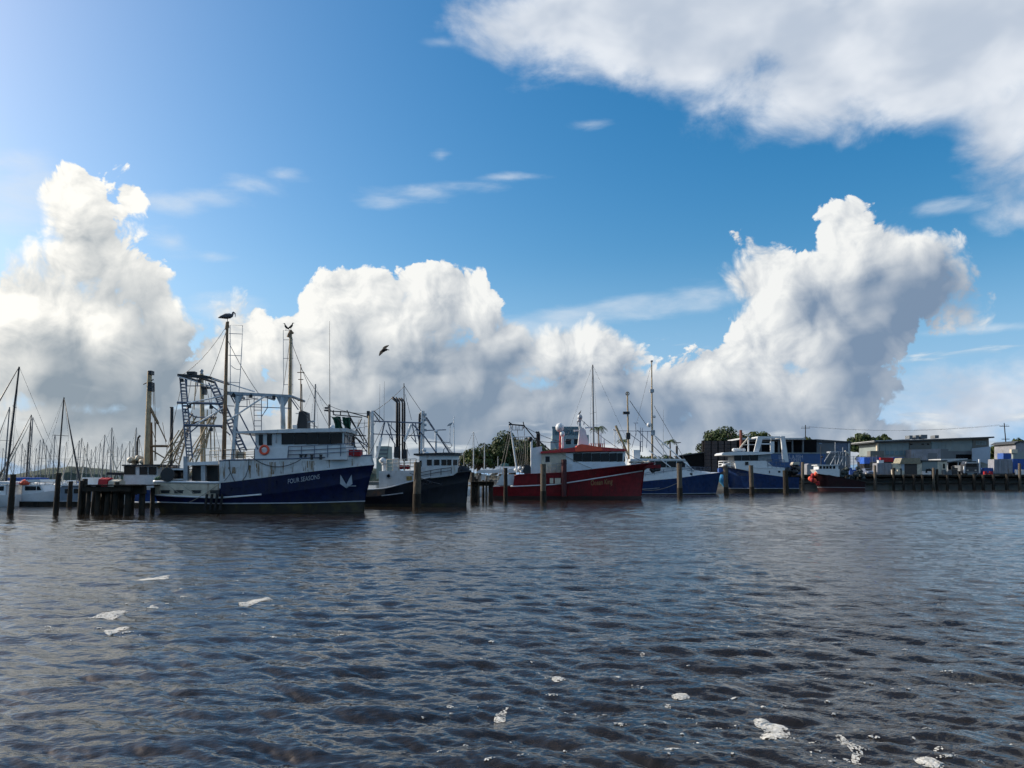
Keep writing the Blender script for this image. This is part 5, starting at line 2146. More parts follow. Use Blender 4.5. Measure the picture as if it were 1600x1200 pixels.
# ------------------------------------------------------------------ marina on the left
def loft_hull(L_, B_, z0, zs, zb, rake=0.5, n=18, stern=0.7):
    """small-craft hull: stern at x=0, bow at x=L"""
    g = MB()
    for side in (-1, 1):
        vs, fs = [], []
        for k in range(n + 1):
            s = k / n
            u = max(0, (s - 0.45) / 0.55)
            w = B_ / 2 * (stern + (1 - stern) * min(1, s / 0.35)) * (1 - u ** 2.0)
            zt = zs + (zb - zs) * s ** 2
            xb = s * L_ + 0.0
            for m, (q, wy) in enumerate(((0.0, 0.62), (0.35, 0.88), (0.7, 0.97), (1.0, 1.0))):
                vs.append((xb + rake * q * s ** 4, side * w * wy, z0 + (zt - z0) * q))
        for k in range(n):
            for m in range(3):
                f = (k * 4 + m, (k + 1) * 4 + m, (k + 1) * 4 + m + 1, k * 4 + m + 1)
                fs.append(f if side < 0 else f[::-1])
        g.add(vs, fs, True)
        if side < 0:
            left = vs
        else:
            right = vs
    g.add([left[i] for i in range(4)] + [right[i] for i in range(4)], [(0, 1, 5, 4), (1, 2, 6, 5), (2, 3, 7, 6)])
    tl = [left[k * 4 + 3] for k in range(n + 1)]
    tr = [right[k * 4 + 3] for k in range(n + 1)]
    dk = [(x, y, z - 0.05) for x, y, z in tl + tr]
    g.add(dk, [(k, k + 1, n + 2 + k, n + 1 + k) for k in range(n)])
    return g


def yacht(px, top, Y, heading, label, group, furl=True, boom=True, lean=0.0, spreaders=1, near=False, mat=None):
    """sailing yacht whose mast stands at pixel px with its head at row top, Y metres away"""
    head = at_depth(px, top, Y)
    mh = head.z
    sc = mh / 13.5
    base = Vector((head.x - lean * mh, Y, 0))
    t = Thing('sailing_yacht', label, 'yacht', base, heading, group)
    ln, bm = 10.5 * sc, 3.2 * sc
    g = loft_hull(ln, bm, -0.3, 0.95 * sc, 1.25 * sc, 0.6 * sc)
    g.v = [(x - ln * 0.58, y, z) for x, y, z in g.v]
    g.build('hull', M_WHITE2, t.root)
    g = MB()
    g.prism([Vector((-2.2 * sc, 0, 0.9 * sc)), Vector((2.4 * sc, 0, 0.9 * sc)), Vector((1.6 * sc, 0, 1.5 * sc)), Vector((-2.2 * sc, 0, 1.6 * sc))], -0.9 * sc, 0.9 * sc)
    g.build('coachroof', M_WHITE2, t.root)
    lm = Vector((math.cos(-t.a), math.sin(-t.a), 0)) * (lean * mh)
    top_l = Vector((lm.x, lm.y, mh))
    g = MB()
    g.tube((0, 0, 0.8 * sc), top_l, 0.10 * sc + 0.02, 0.065 * sc + 0.015, n=8)
    mast = g.build('mast', mat or (M_DARK if near else M_SPAR), t.root)
    for k in range(spreaders):
        z = mh * (0.62 if spreaders == 1 else 0.42 + 0.28 * k)
        g = MB()
        c = top_l * (z / mh)
        g.tube((c.x, c.y - 1.15 * sc, z), (c.x, c.y + 1.15 * sc, z), 0.03, n=5)
        g.build('spreader', M_DARK, mast)
    r = 0.014 if Y < 120 else 0.018
    bow, strn = Vector((ln * 0.44, 0, 1.15 * sc)), Vector((-ln * 0.55, 0, 0.95 * sc))
    g = MB()
    g.tube(top_l, strn, r, n=4, caps=False)
    for sgn in (-1, 1):
        q = Vector((-0.2, sgn * bm * 0.46, 0.95 * sc))
        mid = Vector((top_l.x * 0.62, sgn * 1.15 * sc, mh * 0.62))
        g.tube(top_l, mid, r, n=4, caps=False)
        g.tube(mid, q, r, n=4, caps=False)
    g.build('rigging', M_WIRE, mast)
    g = MB()
    if furl:
        g.path([bow, bow.lerp(top_l, 0.1), bow.lerp(top_l, 0.5), top_l], 0.10 * sc + 0.03, 6, [0.7, 1.0, 0.8, 0.25])
        g.build('furled_headsail', M_TAN if not near else M_DARK, t.root)
    else:
        g.tube(bow, top_l, r, n=4, caps=False)
        g.build('forestay', M_WIRE, t.root)
    if boom:
        g = MB()
        g.tube((0, 0, 2.0 * sc), (-4.2 * sc, 0, 2.05 * sc), 0.07 * sc, n=8)
        bo = g.build('boom', M_ALU, t.root)
        g = MB()
        rnd = random.Random(int(px))
        g.path([(-0.2 * sc - k * 0.5 * sc, 0, 2.25 * sc + rnd.uniform(-.03, .03)) for k in range(8)], 0.17 * sc, 8, [0.8, 1.1, 1, 1.05, .95, 1, .9, .6])
        g.build('furled_mainsail', random.Random(int(px * 3)).choice([M_BLUECAN, M_TAN, M_WHITE2]), bo)
    return t


YG = 'sailing yachts in the marina'
yacht(30, 573, 84, 205, 'nearest tall sailing yacht at the left edge with dark furled headsail slanting from its masthead', YG, near=True, lean=0.035, spreaders=2)
yacht(15, 636, 112, 165, 'sailing yacht at the far left, its mast crossed by the slanting furled headsail', YG, spreaders=1)
yacht(49, 648, 118, 200, 'sailing yacht with dark close stays behind the white cruiser', YG, furl=True, spreaders=1, near=True)
yacht(51.5, 652, 126, 200, 'sailing yacht with pale furled headsail close behind the one with dark stays', YG, spreaders=1)
yacht(100, 621, 98, 338, 'sailing yacht whose dark furled headsail slants right above the short pile', YG, near=True, lean=0.01)
FAR = 'distant sailing yacht with a bare mast in the far marina rows'
for i_, (px_, tp_, Y_) in enumerate(((35, 693, 190), (63, 687, 165), (68, 686, 170), (86, 679, 150), (124, 688, 160), (132, 697, 210), (137, 691, 175), (150, 697, 190), (164, 679, 150),
                                     (175, 668, 140), (177.5, 682, 175), (191, 693, 200), (203, 689, 180), (80, 702, 240), (104, 690, 220), (44, 690, 180), (5, 700, 200), (57, 700, 210),
                                     (213, 668, 170), (10, 705, 230), (25, 699, 215), (73, 695, 200), (93, 700, 240), (115, 697, 215), (143, 702, 235), (157, 692, 205), (169, 700, 230), (184, 698, 220), (197, 700, 240), (208, 697, 230), (218, 686, 190), (40, 703, 245), (128, 684, 180), (493, 600, 110))):
    if px_ == 493:
        yacht(px_, tp_, Y_, 350, 'lone sailing yacht mast showing between the navy trawler funnel and whip aerial', YG, spreaders=1, furl=False)
    else:
        yacht(px_, tp_, Y_, (i_ * 47) % 360, FAR, 'far yachts of the marina', furl=i_ % 2 == 0, boom=i_ % 3 != 0, lean=(-0.02, 0.0, 0.015)[i_ % 3])
yacht(926, 570, 135, 190, 'sailing yacht whose tall dark mast rises behind the red trawler wheelhouse', YG, spreaders=1, furl=False, boom=False)
yacht(740, 674, 130, 20, 'sailing yacht with a pale mast in front of the trees left of the red trawler', YG, spreaders=1, furl=False, mat=M_WHITE2)
yacht(757, 690, 124, 200, 'white masted yacht with a mast light in front of the broad tree', YG, spreaders=2, furl=False, mat=M_WHITE2)
yacht(778, 713, 150, 30, 'small yacht with a short pale mast behind the red trawler stern gantry', YG, spreaders=1, furl=False, mat=M_WHITE2)
yacht(725, 706, 140, 10, 'small yacht with stub mast right of the black trawler wheelhouse', YG, spreaders=1, furl=False, mat=M_TAN)


def cruiser(px0, px1, wl, topy, label, cover, heading=0.0, name='motor_cruiser', hullmat=None, flip=False):
    b = on_water((px0 + px1) / 2, wl)
    t = Thing(name, label, 'motor boat', (b.x, b.y + 1.6, 0), heading)
    L = t.L
    x0, x1 = L(px0, wl, 1.5).x, L(px1, wl, 1.5).x
    if x0 > x1:
        x0, x1 = x1, x0
    ln = x1 - x0
    g = loft_hull(ln, 3.3, -0.3, 1.05, 1.55, 0.5)
    g.v = [((x0 + x) if not flip else (x1 - x), y if not flip else -y, z) for x, y, z in g.v]
    g.build('hull', hullmat or M_WHITE2, t.root)
    H = L((px0 + px1) / 2, topy, 0).z

    def X(u):
        return x0 + ln * (u if not flip else 1 - u)
    g = MB()
    g.prism([Vector((X(.18), 0, 1.0)), Vector((X(.74), 0, 1.15)), Vector((X(.62), 0, 1.9)), Vector((X(.18), 0, 1.95))], -1.15, 1.15)
    cab = g.build('cabin', M_WHITE2, t.root)
    for s_ in (-1, 1):
        g = MB()
        g.prism([Vector((X(.24), 0, 1.42)), Vector((X(.64), 0, 1.45)), Vector((X(.59), 0, 1.8)), Vector((X(.24), 0, 1.82))], s_ * 1.13, s_ * 1.18)
        g.build('window', M_GLASS, cab)
    g = MB()
    g.prism([Vector((X(.12), 0, H - 0.28)), Vector((X(.62), 0, H - 0.22)), Vector((X(.60), 0, H)), Vector((X(.14), 0, H - 0.05))], -1.25, 1.25)
    top = g.build('canopy', cover, t.root)
    for u in (.16, .36, .58):
        for s_ in (-1, 1):
            g = MB()
            g.tube((X(u), s_ * 1.1, 1.0), (X(u), s_ * 1.1, H - 0.15), 0.03, n=6)
            g.build('canopy_post', M_GALV, top)
    g = MB()
    for s_ in (-1, 1):
        g.path([(X(.55 + .42 * k / 6), s_ * 1.35 * (1 - (k / 6) ** 2.2), 1.95 + 0.1 * k / 6) for k in range(7)], 0.025, 6)
        for k in range(0, 6, 2):
            g.tube((X(.55 + .42 * k / 6), s_ * 1.35 * (1 - (k / 6) ** 2.2), 1.2), (X(.55 + .42 * k / 6), s_ * 1.35 * (1 - (k / 6) ** 2.2), 1.95), 0.02, n=5)
    g.build('pulpit_rail', M_ALU, t.root)
    return t


cr = cruiser(18, 82, 791, 749, 'white motor cruiser behind the two leftmost piles, with a rolled orange red tender', M_WHITE2)
g = MB()
g.path([cr.L(32, 756, 1.1), cr.L(38, 753.5, 1.2), cr.L(46, 755, 1.1)], 0.28, 10, [0.5, 1.0, 0.6])
g.build('rolled_tender', M_ORANGE, cr.root)
cruiser(-46, 14, 792, 752, 'white motor cruiser cut by the left picture edge', M_WHITE2, flip=True)
cruiser(138, 196, 792, 738, 'motor cruiser behind the timber jetty with dark canopy', paint('black_canvas', (0.02, 0.02, 0.024), 0.8), flip=True)


def houseboat():
    b = on_water(108, 791)
    t = Thing('houseboat', 'grey blue slab sided houseboat between the second pile and the jetty', 'houseboat', (b.x, b.y + 1.8, 0), 0.0)
    g = MB()
    t.slab(g, [(90, 790), (146, 790), (146, 759), (128, 757.5), (97, 759), (92, 764)], 1.6, -1.6)
    g.build('hull', paint('grey_blue_side', (0.16, 0.20, 0.25), 0.5, var=0.2, dirt=GRIME, dirt_amt=0.3, streak=True), t.root)
    g = MB()
    t.slab(g, [(91, 759.5), (147, 758.5), (147, 757), (95, 757.5)], 1.8, -1.8)
    g.build('roof', M_WHITE2, t.root)
    for x in (101, 115, 129):
        g = MB()
        t.slab(g, rect(x, 764, x + 9, 771), 1.64, 1.58)
        g.build('window', M_GLASS, t.root)
    g = MB()
    t.slab(g, rect(128, 746, 146, 757), 0.8, -0.8)
    g.build('roof_locker', M_WHITE2, t.root)
    return t


houseboat()

# boats with covers glimpsed over the jetty
def covered_boat(px, py, w, h_, mat, label):
    Y = 66
    a = at_depth(px, py, Y)
    t = Thing('covered_tender', label, 'tender', (a.x, Y, 0), 0.0)
    ww = w / FPX * Y
    g = loft_hull(ww * 1.5, 1.8, -0.25, 0.9, 1.2, 0.3)
    g.v = [(x - ww * .75, y, z) for x, y, z in g.v]
    g.build('hull', M_WHITE2, t.root)
    g = MB()
    z1 = a.z
    zb = 0.9
    m = 6
    vs, fs = [], []
    for k in range(m + 1):
        x = -ww / 2 + ww * k / m
        for (yy, zz) in ((-0.85, zb), (-0.6, z1 - 0.15), (0, z1 + 0.04 * math.sin(k * 2)), (0.6, z1 - 0.15), (0.85, zb)):
            vs.append((x, yy, zz))
    for k in range(m):
        for j in range(4):
            fs.append((k * 5 + j, k * 5 + j + 1, (k + 1) * 5 + j + 1, (k + 1) * 5 + j))
    fs += [(0, 1, 2, 3, 4), tuple(m * 5 + j for j in (4, 3, 2, 1, 0))]
    g.add(vs, fs)
    g.build('cover', mat, t.root)
    return t


covered_boat(167, 746, 14, 12, M_REDC, 'boat under a dark red cover behind the timber jetty')
covered_boat(183, 749, 15, 8, M_TAN, 'boat under a pale cream cover right of the dark red one')

# floating pontoon
pb = on_water(100, 793.5)
pt_ = Thing('floating_pontoon', 'low floating pontoon along the marina behind the left piles', 'pontoon', (pb.x, pb.y + 4.6, 0), 0.0)
for k in range(7):
    g = MB()
    g.box((-17 + k * 5.0, 0, 0.18), (4.94, 1.6, 0.5))
    g.build('float', M_PILE, pt_.root)
    g = MB()
    g.box((-17 + k * 5.0, 0, 0.46), (4.96, 1.7, 0.07))
    g.build('decking', M_GALV, pt_.root)


# white flybridge boat and canopy behind the red trawler's stern
def stern_launch():
    b = on_water(792, 776)
    t = Thing('moored_launch', 'white launch with long pale canopy behind the red trawler stern', 'motor boat', (b.x, b.y + 2.0, 0), 0.0)
    L = t.L
    x0 = L(742, 770, 0).x
    ln = L(850, 770, 0).x - x0
    g = loft_hull(ln, 3.4, -0.3, 1.2, 1.7, 0.5)
    g.v = [(x0 + x, y, z) for x, y, z in g.v]
    g.build('hull', M_WHITE2, t.root)
    g = MB()
    t.slab(g, [(745, 739), (790, 739), (836, 737), (836, 734), (790, 734), (750, 734), (744.5, 737)], 1.6, -1.6)
    cn = g.build('canopy', M_WHITE2, t.root)
    for px in (748, 764, 786, 812, 832):
        for nn in (1.4, -1.4):
            g = MB()
            t.bar(g, (px, 757, nn), (px, 736, nn), 0.05, 6)
            g.build('canopy_post', M_GALV, cn)
    g = MB()
    t.slab(g, rect(752, 741, 760, 751), 0.9, -0.9)
    g.build('cabin', M_WHITE2, t.root)
    g = MB()
    rnd = random.Random(77)
    for k in range(14):
        g.ball(L(766 + k * 1.5, 744 + rnd.uniform(-4, 4), rnd.uniform(-0.6, 1.2)), 0.28, 0.8, 7, 5, lump=0.15, rnd=rnd)
    g.build('deck_gear', M_TAN, t.root)
    g = MB()
    t.slab(g, rect(774, 729, 812, 733.5), 0.8, -0.8)
    g.build('flybridge', M_WHITE2, t.root)
    g = MB()
    t.slab(g, [(782, 729), (796, 729), (794, 724), (786, 723)], 0.7, -0.7)
    g.build('flybridge_screen', paint('teal_screen', (0.05, 0.13, 0.13), 0.4), t.root)
    return t


stern_launch()


# ------------------------------------------------------------------ land
GZ = 3.45                                    # wharf apron above the water
WY = 177.0                                   # wharf face

M_GROUND = paint('apron_gravel', (0.15, 0.14, 0.125), 0.95, var=0.35, scale=0.4, dirt=(0.09, 0.10, 0.05), dirt_amt=0.4, bump=0.5)
M_HILL = paint('far_woodland', (0.045, 0.065, 0.045), 0.95, var=0.5, scale=0.03)


def shore():
    # one sheet of land from the wharf to the horizon, with a rough bank down to the water on its left
    xs0 = at_depth(690, 748, 185).x
    out = [(at_depth(1238, 748, WY + 2).x, WY + 2), (900, WY + 2), (6000, 500), (6000, 6000), (-200, 6000), (-60, 700), (xs0 - 10, 330), (xs0, 215),
           (xs0 + 6, 196), (at_depth(960, 748, 190).x, 190), (at_depth(1100, 748, 186).x, 186)]
    bm = bmesh.new()
    top = [bm.verts.new((x, y, GZ - 0.15)) for x, y in out]
    bot = [bm.verts.new((x, y - 2.5, -2.0)) for x, y in out]
    bm.faces.new(top)
    for i in range(len(out)):
        bm.faces.new((bot[i], bot[(i + 1) % len(out)], top[(i + 1) % len(out)], top[i]))
    bmesh.ops.recalc_face_normals(bm, faces=bm.faces)
    me = bpy.data.meshes.new('ground')
    bm.to_mesh(me)
    bm.free()
    me.materials.append(M_GROUND)
    o = bpy.data.objects.new('ground', me)
    COL.objects.link(o)
    o['kind'] = 'structure'
    # low wooded shore across the water on the left
    rnd = random.Random(2)
    vs, fs = [], []
    n = 260
    for i in range(n + 1):
        a = -95 + 110 * i / n
        hh = 9 + 4 * math.sin(i * 0.13) + 2.5 * math.sin(i * 0.41 + 1) + rnd.uniform(-0.8, 0.8) + (9 if i < n * 0.56 else 0) * max(0, math.sin(i * 0.09))
        for (rr, z) in ((880, -1), (890, hh * 0.55), (905, hh * 0.9), (930, hh), (1400, hh * 1.1), (1500, -1)):
            vs.append((rr * math.sin(R(a)), rr * math.cos(R(a)), z + (rnd.uniform(-.6, .6) if z > 0 else 0)))
    for i in range(n):
        for j in range(5):
            fs.append((i * 6 + j, (i + 1) * 6 + j, (i + 1) * 6 + j + 1, i * 6 + j + 1))
    hill = mesh_obj('far_shore_hills', vs, fs, M_HILL, smooth=False)
    hill['kind'] = 'structure'


shore()


# ------------------------------------------------------------------ trees
def leaf_mat(name, a, b_):
    m, t, b = new_mat(name)
    oi = t.nodes.new('ShaderNodeTexCoord')
    n = noise(oi.outputs['Object'], 0.9, 3.0, 0.6)
    t.links.new(mixrgb(step(n, 0.3, 0.7), a, b_), b.inputs['Base Color'])
    b.inputs['Roughness'].default_value = 0.6
    b.inputs['Subsurface Weight'].default_value = 0.0
    b.inputs['Specular IOR Level'].default_value = 0.25
    return m


M_LEAF1 = leaf_mat('dark_fig_leaves', (0.020, 0.036, 0.012), (0.050, 0.075, 0.020))
M_LEAF2 = leaf_mat('olive_leaves', (0.040, 0.060, 0.016), (0.095, 0.115, 0.030))
M_LEAF3 = leaf_mat('palm_leaves', (0.030, 0.055, 0.014), (0.075, 0.100, 0.028))
M_BARK = paint('grey_bark', (0.14, 0.115, 0.09), 0.95, var=0.35, scale=3, bump=0.6)


def leaf_cloud(rnd, clumps, count, size, flat=0.75):
    """leaf-sized faces scattered over the skins of many small clumps"""
    vs, fs = [], []
    for (c, r) in clumps:
        k = int(count * (r * r))
        for _ in range(k):
            d = Vector((rnd.gauss(0, 1), rnd.gauss(0, 1), rnd.gauss(0, 1)))
            if d.length < 1e-3:
                continue
            d.normalize()
            rr = r * (0.55 + 0.5 * rnd.random() ** 0.5)
            p = Vector(c) + Vector((d.x * rr, d.y * rr, d.z * rr * flat))
            u = d.cross(Vector((rnd.uniform(-1, 1), rnd.uniform(-1, 1), rnd.uniform(-1, 1))))
            if u.length < 1e-3:
                continue
            u.normalize()
            w = d.cross(u)
            s = size * rnd.uniform(0.6, 1.4)
            tilt = d * (s * rnd.uniform(-0.5, 0.5))
            o = len(vs)
            vs += [p - u * s, p - w * s * 0.45 + tilt, p + u * s, p + w * s * 0.45 - tilt]
            fs += [(o, o + 1, o + 2, o + 3)]
    return vs, fs


def broad_tree(px, top, wpx, Y, label, mat, seed, crown_bottom, open_=0.0, group='trees along the foreshore', count=48):
    """spreading tree: width and crown rows in pixels, standing on the land Y metres away"""
    t = Thing('broadleaf_tree', label, 'tree', (at_depth(px, 748, Y).x, Y, GZ - 0.2), seed * 40.0, group)
    rnd = random.Random(seed)
    zt = at_depth(px, top, Y).z - t.o.z
    zb = at_depth(px, crown_bottom, Y).z - t.o.z
    rad = 0.5 * wpx / FPX * Y
    g = MB()
    tips = []
    fork = max(1.2, zb * 0.8)
    g.path([(0, 0, -0.3), (0.1, 0, fork * 0.5), (0.0, 0.1, fork)], rad * 0.085 + 0.12, 10, [1.3, 1.0, 0.85])
    nb = 8
    for k in range(nb):
        a = 2 * math.pi * k / nb + rnd.uniform(-.3, .3)
        ro = rad * rnd.uniform(0.35, 0.75)
        zz = zb + (zt - zb) * rnd.uniform(0.35, 0.75)
        e = Vector((ro * math.cos(a), ro * math.sin(a), zz))
        g.path([(0, 0, fork * 0.9), (e.x * 0.45, e.y * 0.45, fork + (zz - fork) * 0.5), e], rad * 0.035 + 0.05, 7, [1.2, 0.8, 0.3])
        tips.append(e)
    g.build('trunk', M_BARK, t.root)
    clumps = []
    n = int(74 * (1 - 0.5 * open_))
    for k in range(n):
        a = rnd.uniform(0, 2 * math.pi)
        q = rnd.random() ** 0.5
        x, y = rad * q * math.cos(a) * 0.92, rad * q * math.sin(a) * 0.92
        dome = math.sqrt(max(0, 1 - q * q * 0.92))
        zz = zb + (zt - zb) * (dome * rnd.uniform(0.62, 1.0)) * 0.94
        if rnd.random() < 0.42:
            zz = zb + (zt - zb) * dome * rnd.uniform(0.1, 0.6)
        clumps.append(((x, y, zz), rad * rnd.uniform(0.15, 0.27)))
    vs, fs = leaf_cloud(rnd, clumps, count, 0.36 if Y < 250 else 0.46)
    g = MB()
    g.add(vs, fs)
    g.build('crown', mat, t.root)
    return t


TG = 'trees along the foreshore'
broad_tree(800, 677, 112, 205, 'big broad dark green tree between the black and the red trawlers', M_LEAF1, 1, 728, group=TG, count=36)
broad_tree(748, 698, 66, 200, 'lower olive green tree left of the big broad tree', M_LEAF2, 2, 730, group=TG, count=40)
broad_tree(852, 696, 62, 225, 'olive tree between the big broad tree and the red trawler funnel casing', M_LEAF2, 3, 735, group=TG, count=40)
broad_tree(712, 712, 34, 230, 'small olive bush tree beside the black trawler wheelhouse', M_LEAF2, 4, 738, group=TG)
broad_tree(1137, 666, 92, 232, 'large dark domed tree above the dark panelled wall', M_LEAF1, 5, 712, group=TG, count=30)
broad_tree(1195, 674, 62, 262, 'flat topped tree behind the gantry of the blue trawler', M_LEAF2, 6, 706, group=TG)
broad_tree(1350, 675, 50, 262, 'open crowned dark tree left of the long grey building', M_LEAF1, 7, 706, 0.5, group=TG)
broad_tree(1384, 680, 34, 275, 'small dark tree peeping over the left roof of the long grey building', M_LEAF1, 8, 700, 0.3, group=TG)
broad_tree(1358, 702, 34, 240, 'sunlit yellow green bush beside the long grey building', M_LEAF2, 9, 722, group=TG)
broad_tree(1566, 690, 44, 250, 'green tree at the foot of the leaning power pole', M_LEAF2, 10, 722, group=TG)
broad_tree(1546, 700, 28, 255, 'dark green tree right of the skillion roof end', M_LEAF1, 11, 725, group=TG)
broad_tree(1594, 684, 26, 300, 'thin pale tree behind the building at the right edge', M_LEAF2, 12, 700, 0.6, group=TG)
broad_tree(1095, 703, 34, 215, 'green shrub at the left side of the dark panelled wall', M_LEAF2, 13, 730, group=TG)
broad_tree(1026, 712, 80, 215, 'dark green trees behind the masts of the blue trawler', M_LEAF1, 14, 738, group=TG, count=30)
broad_tree(1262, 683, 20, 285, 'small green treetop by the power pole over the blue building', M_LEAF2, 15, 695, group=TG)


def palm(px, top, Y, label, seed, r=2.3):
    t = Thing('palm_tree', label, 'palm', (at_depth(px, 748, Y).x, Y, GZ - 0.2), seed * 31.0, 'palms along the foreshore')
    rnd = random.Random(seed)
    zt = at_depth(px, top, Y).z - t.o.z - r * 0.35
    g = MB()
    g.path([(0, 0, -0.3), (0.15, 0, zt * 0.5), (0, 0.05, zt)], 0.20, 9, [1.4, 1.0, 0.9])
    g.build('trunk', M_BARK, t.root)
    for k in range(17):
        a = 2 * math.pi * k / 17 * 2.4 + rnd.uniform(-.2, .2)
        up = rnd.uniform(-0.1, 0.9)
        g = MB()
        m = 9
        dx, dy = math.cos(a), math.sin(a)
        mid = []
        for i in range(m + 1):
            s = i / m
            mid.append(Vector((dx * r * s * (0.95 if up < 0.6 else 0.8), dy * r * s * (0.95 if up < 0.6 else 0.8), zt + r * (up * s - (0.55 + 0.5 * up) * s * s))))
        side = Vector((-dy, dx, 0))
        vs, fs = [], []
        for i in range(m):
            for sgn in (-1, 1):
                w = 0.42 * math.sin(math.pi * (0.12 + 0.85 * i / m)) * r / 2.3
                o = len(vs)
                p, q = mid[i], mid[i + 1]
                vs += [p, p.lerp(q, 0.55), p.lerp(q, 0.9) + side * (sgn * w) - Vector((0, 0, w * 0.55)), p.lerp(q, 0.5) + side * (sgn * w * 0.9) - Vector((0, 0, w * 0.5))]
                fs.append((o, o + 1, o + 2, o + 3))
        g.add(vs, fs)
        g.path(mid, 0.03, 4)
        g.build('frond', M_LEAF3, t.root)
    return t


palm(1048, 684, 205, 'palm with arching fronds right of the blue trawler mast', 21, 2.4)
palm(1076, 706, 208, 'lower palm beside the dark shed behind the blue trawler', 22, 1.8)
palm(936, 663, 205, 'tall palm behind the mast over the red trawler wheelhouse', 23, 2.6)
palm(975, 684, 215, 'palm behind the red trawler roof guard and ochre boom', 24, 2.4)


# ------------------------------------------------------------------ buildings and wharf goods
def ground_thing(name, label, cat, px, Y, group=None, z=GZ):
    return Thing(name, label, cat, (at_depth(px, 740, Y).x, Y, z), 0.0, group)


def box_px(t, name, mat, x0, y0, x1, y1, n0, n1, parent=None):
    g = MB()
    t.slab(g, rect(x0, y0, x1, y1), n0, n1)
    return g.build(name, mat, parent or t.root)


def poly_px(t, name, mat, pts, n0, n1, parent=None):
    g = MB()
    t.slab(g, pts, n0, n1)
    return g.build(name, mat, parent or t.root)


M_GREYWALL = paint('grey_green_cladding', (0.21, 0.25, 0.25), 0.6, var=0.12, scale=0.3, dirt=GRIME, dirt_amt=0.25, streak=True)
M_GREYW2 = paint('brown_grey_cladding', (0.15, 0.145, 0.13), 0.7, var=0.15, scale=0.3)
M_GREYW3 = paint('mid_grey_wall', (0.13, 0.145, 0.16), 0.7, var=0.15, scale=0.3)
M_BLUEWALL = paint('blue_painted_wall', (0.025, 0.075, 0.20), 0.55, var=0.2, scale=0.4)
M_PALEWALL = paint('pale_blue_grey_wall', (0.30, 0.37, 0.45), 0.55, var=0.1, scale=0.3)
M_LILAC = paint('pale_grey_wall', (0.23, 0.24, 0.27), 0.6, var=0.2, scale=0.6, dirt=GRIME, dirt_amt=0.35, streak=True)
M_DARKROOF = paint('dark_roof_sheet', (0.05, 0.055, 0.06), 0.6, var=0.3)
M_PALEROOF = paint('pale_roof_sheet', (0.42, 0.44, 0.45), 0.5, var=0.2)
M_BLACKIN = paint('unlit_interior', (0.009, 0.009, 0.010), 0.9, var=0.4, spec=0.1)  # near-black colour; puts the shade of open bays and interiors into paint
M_BRICK = paint('sooty_brick', (0.075, 0.058, 0.055), 0.9, var=0.35, scale=2.5)
M_GREENGL = paint('green_grey_louvre', (0.12, 0.20, 0.24), 0.5, var=0.2)


def cladding(t, x0, y0, x1, y1, n, mat, k, parent):
    """wall sheets side by side, each with its own edge"""
    for i in range(k):
        a, b = x0 + (x1 - x0) * i / k, x0 + (x1 - x0) * (i + 1) / k
        box_px(t, 'panel', mat, a + 0.12, y0 + 0.2, b - 0.12, y1, n + 0.10, n - 0.02, parent)


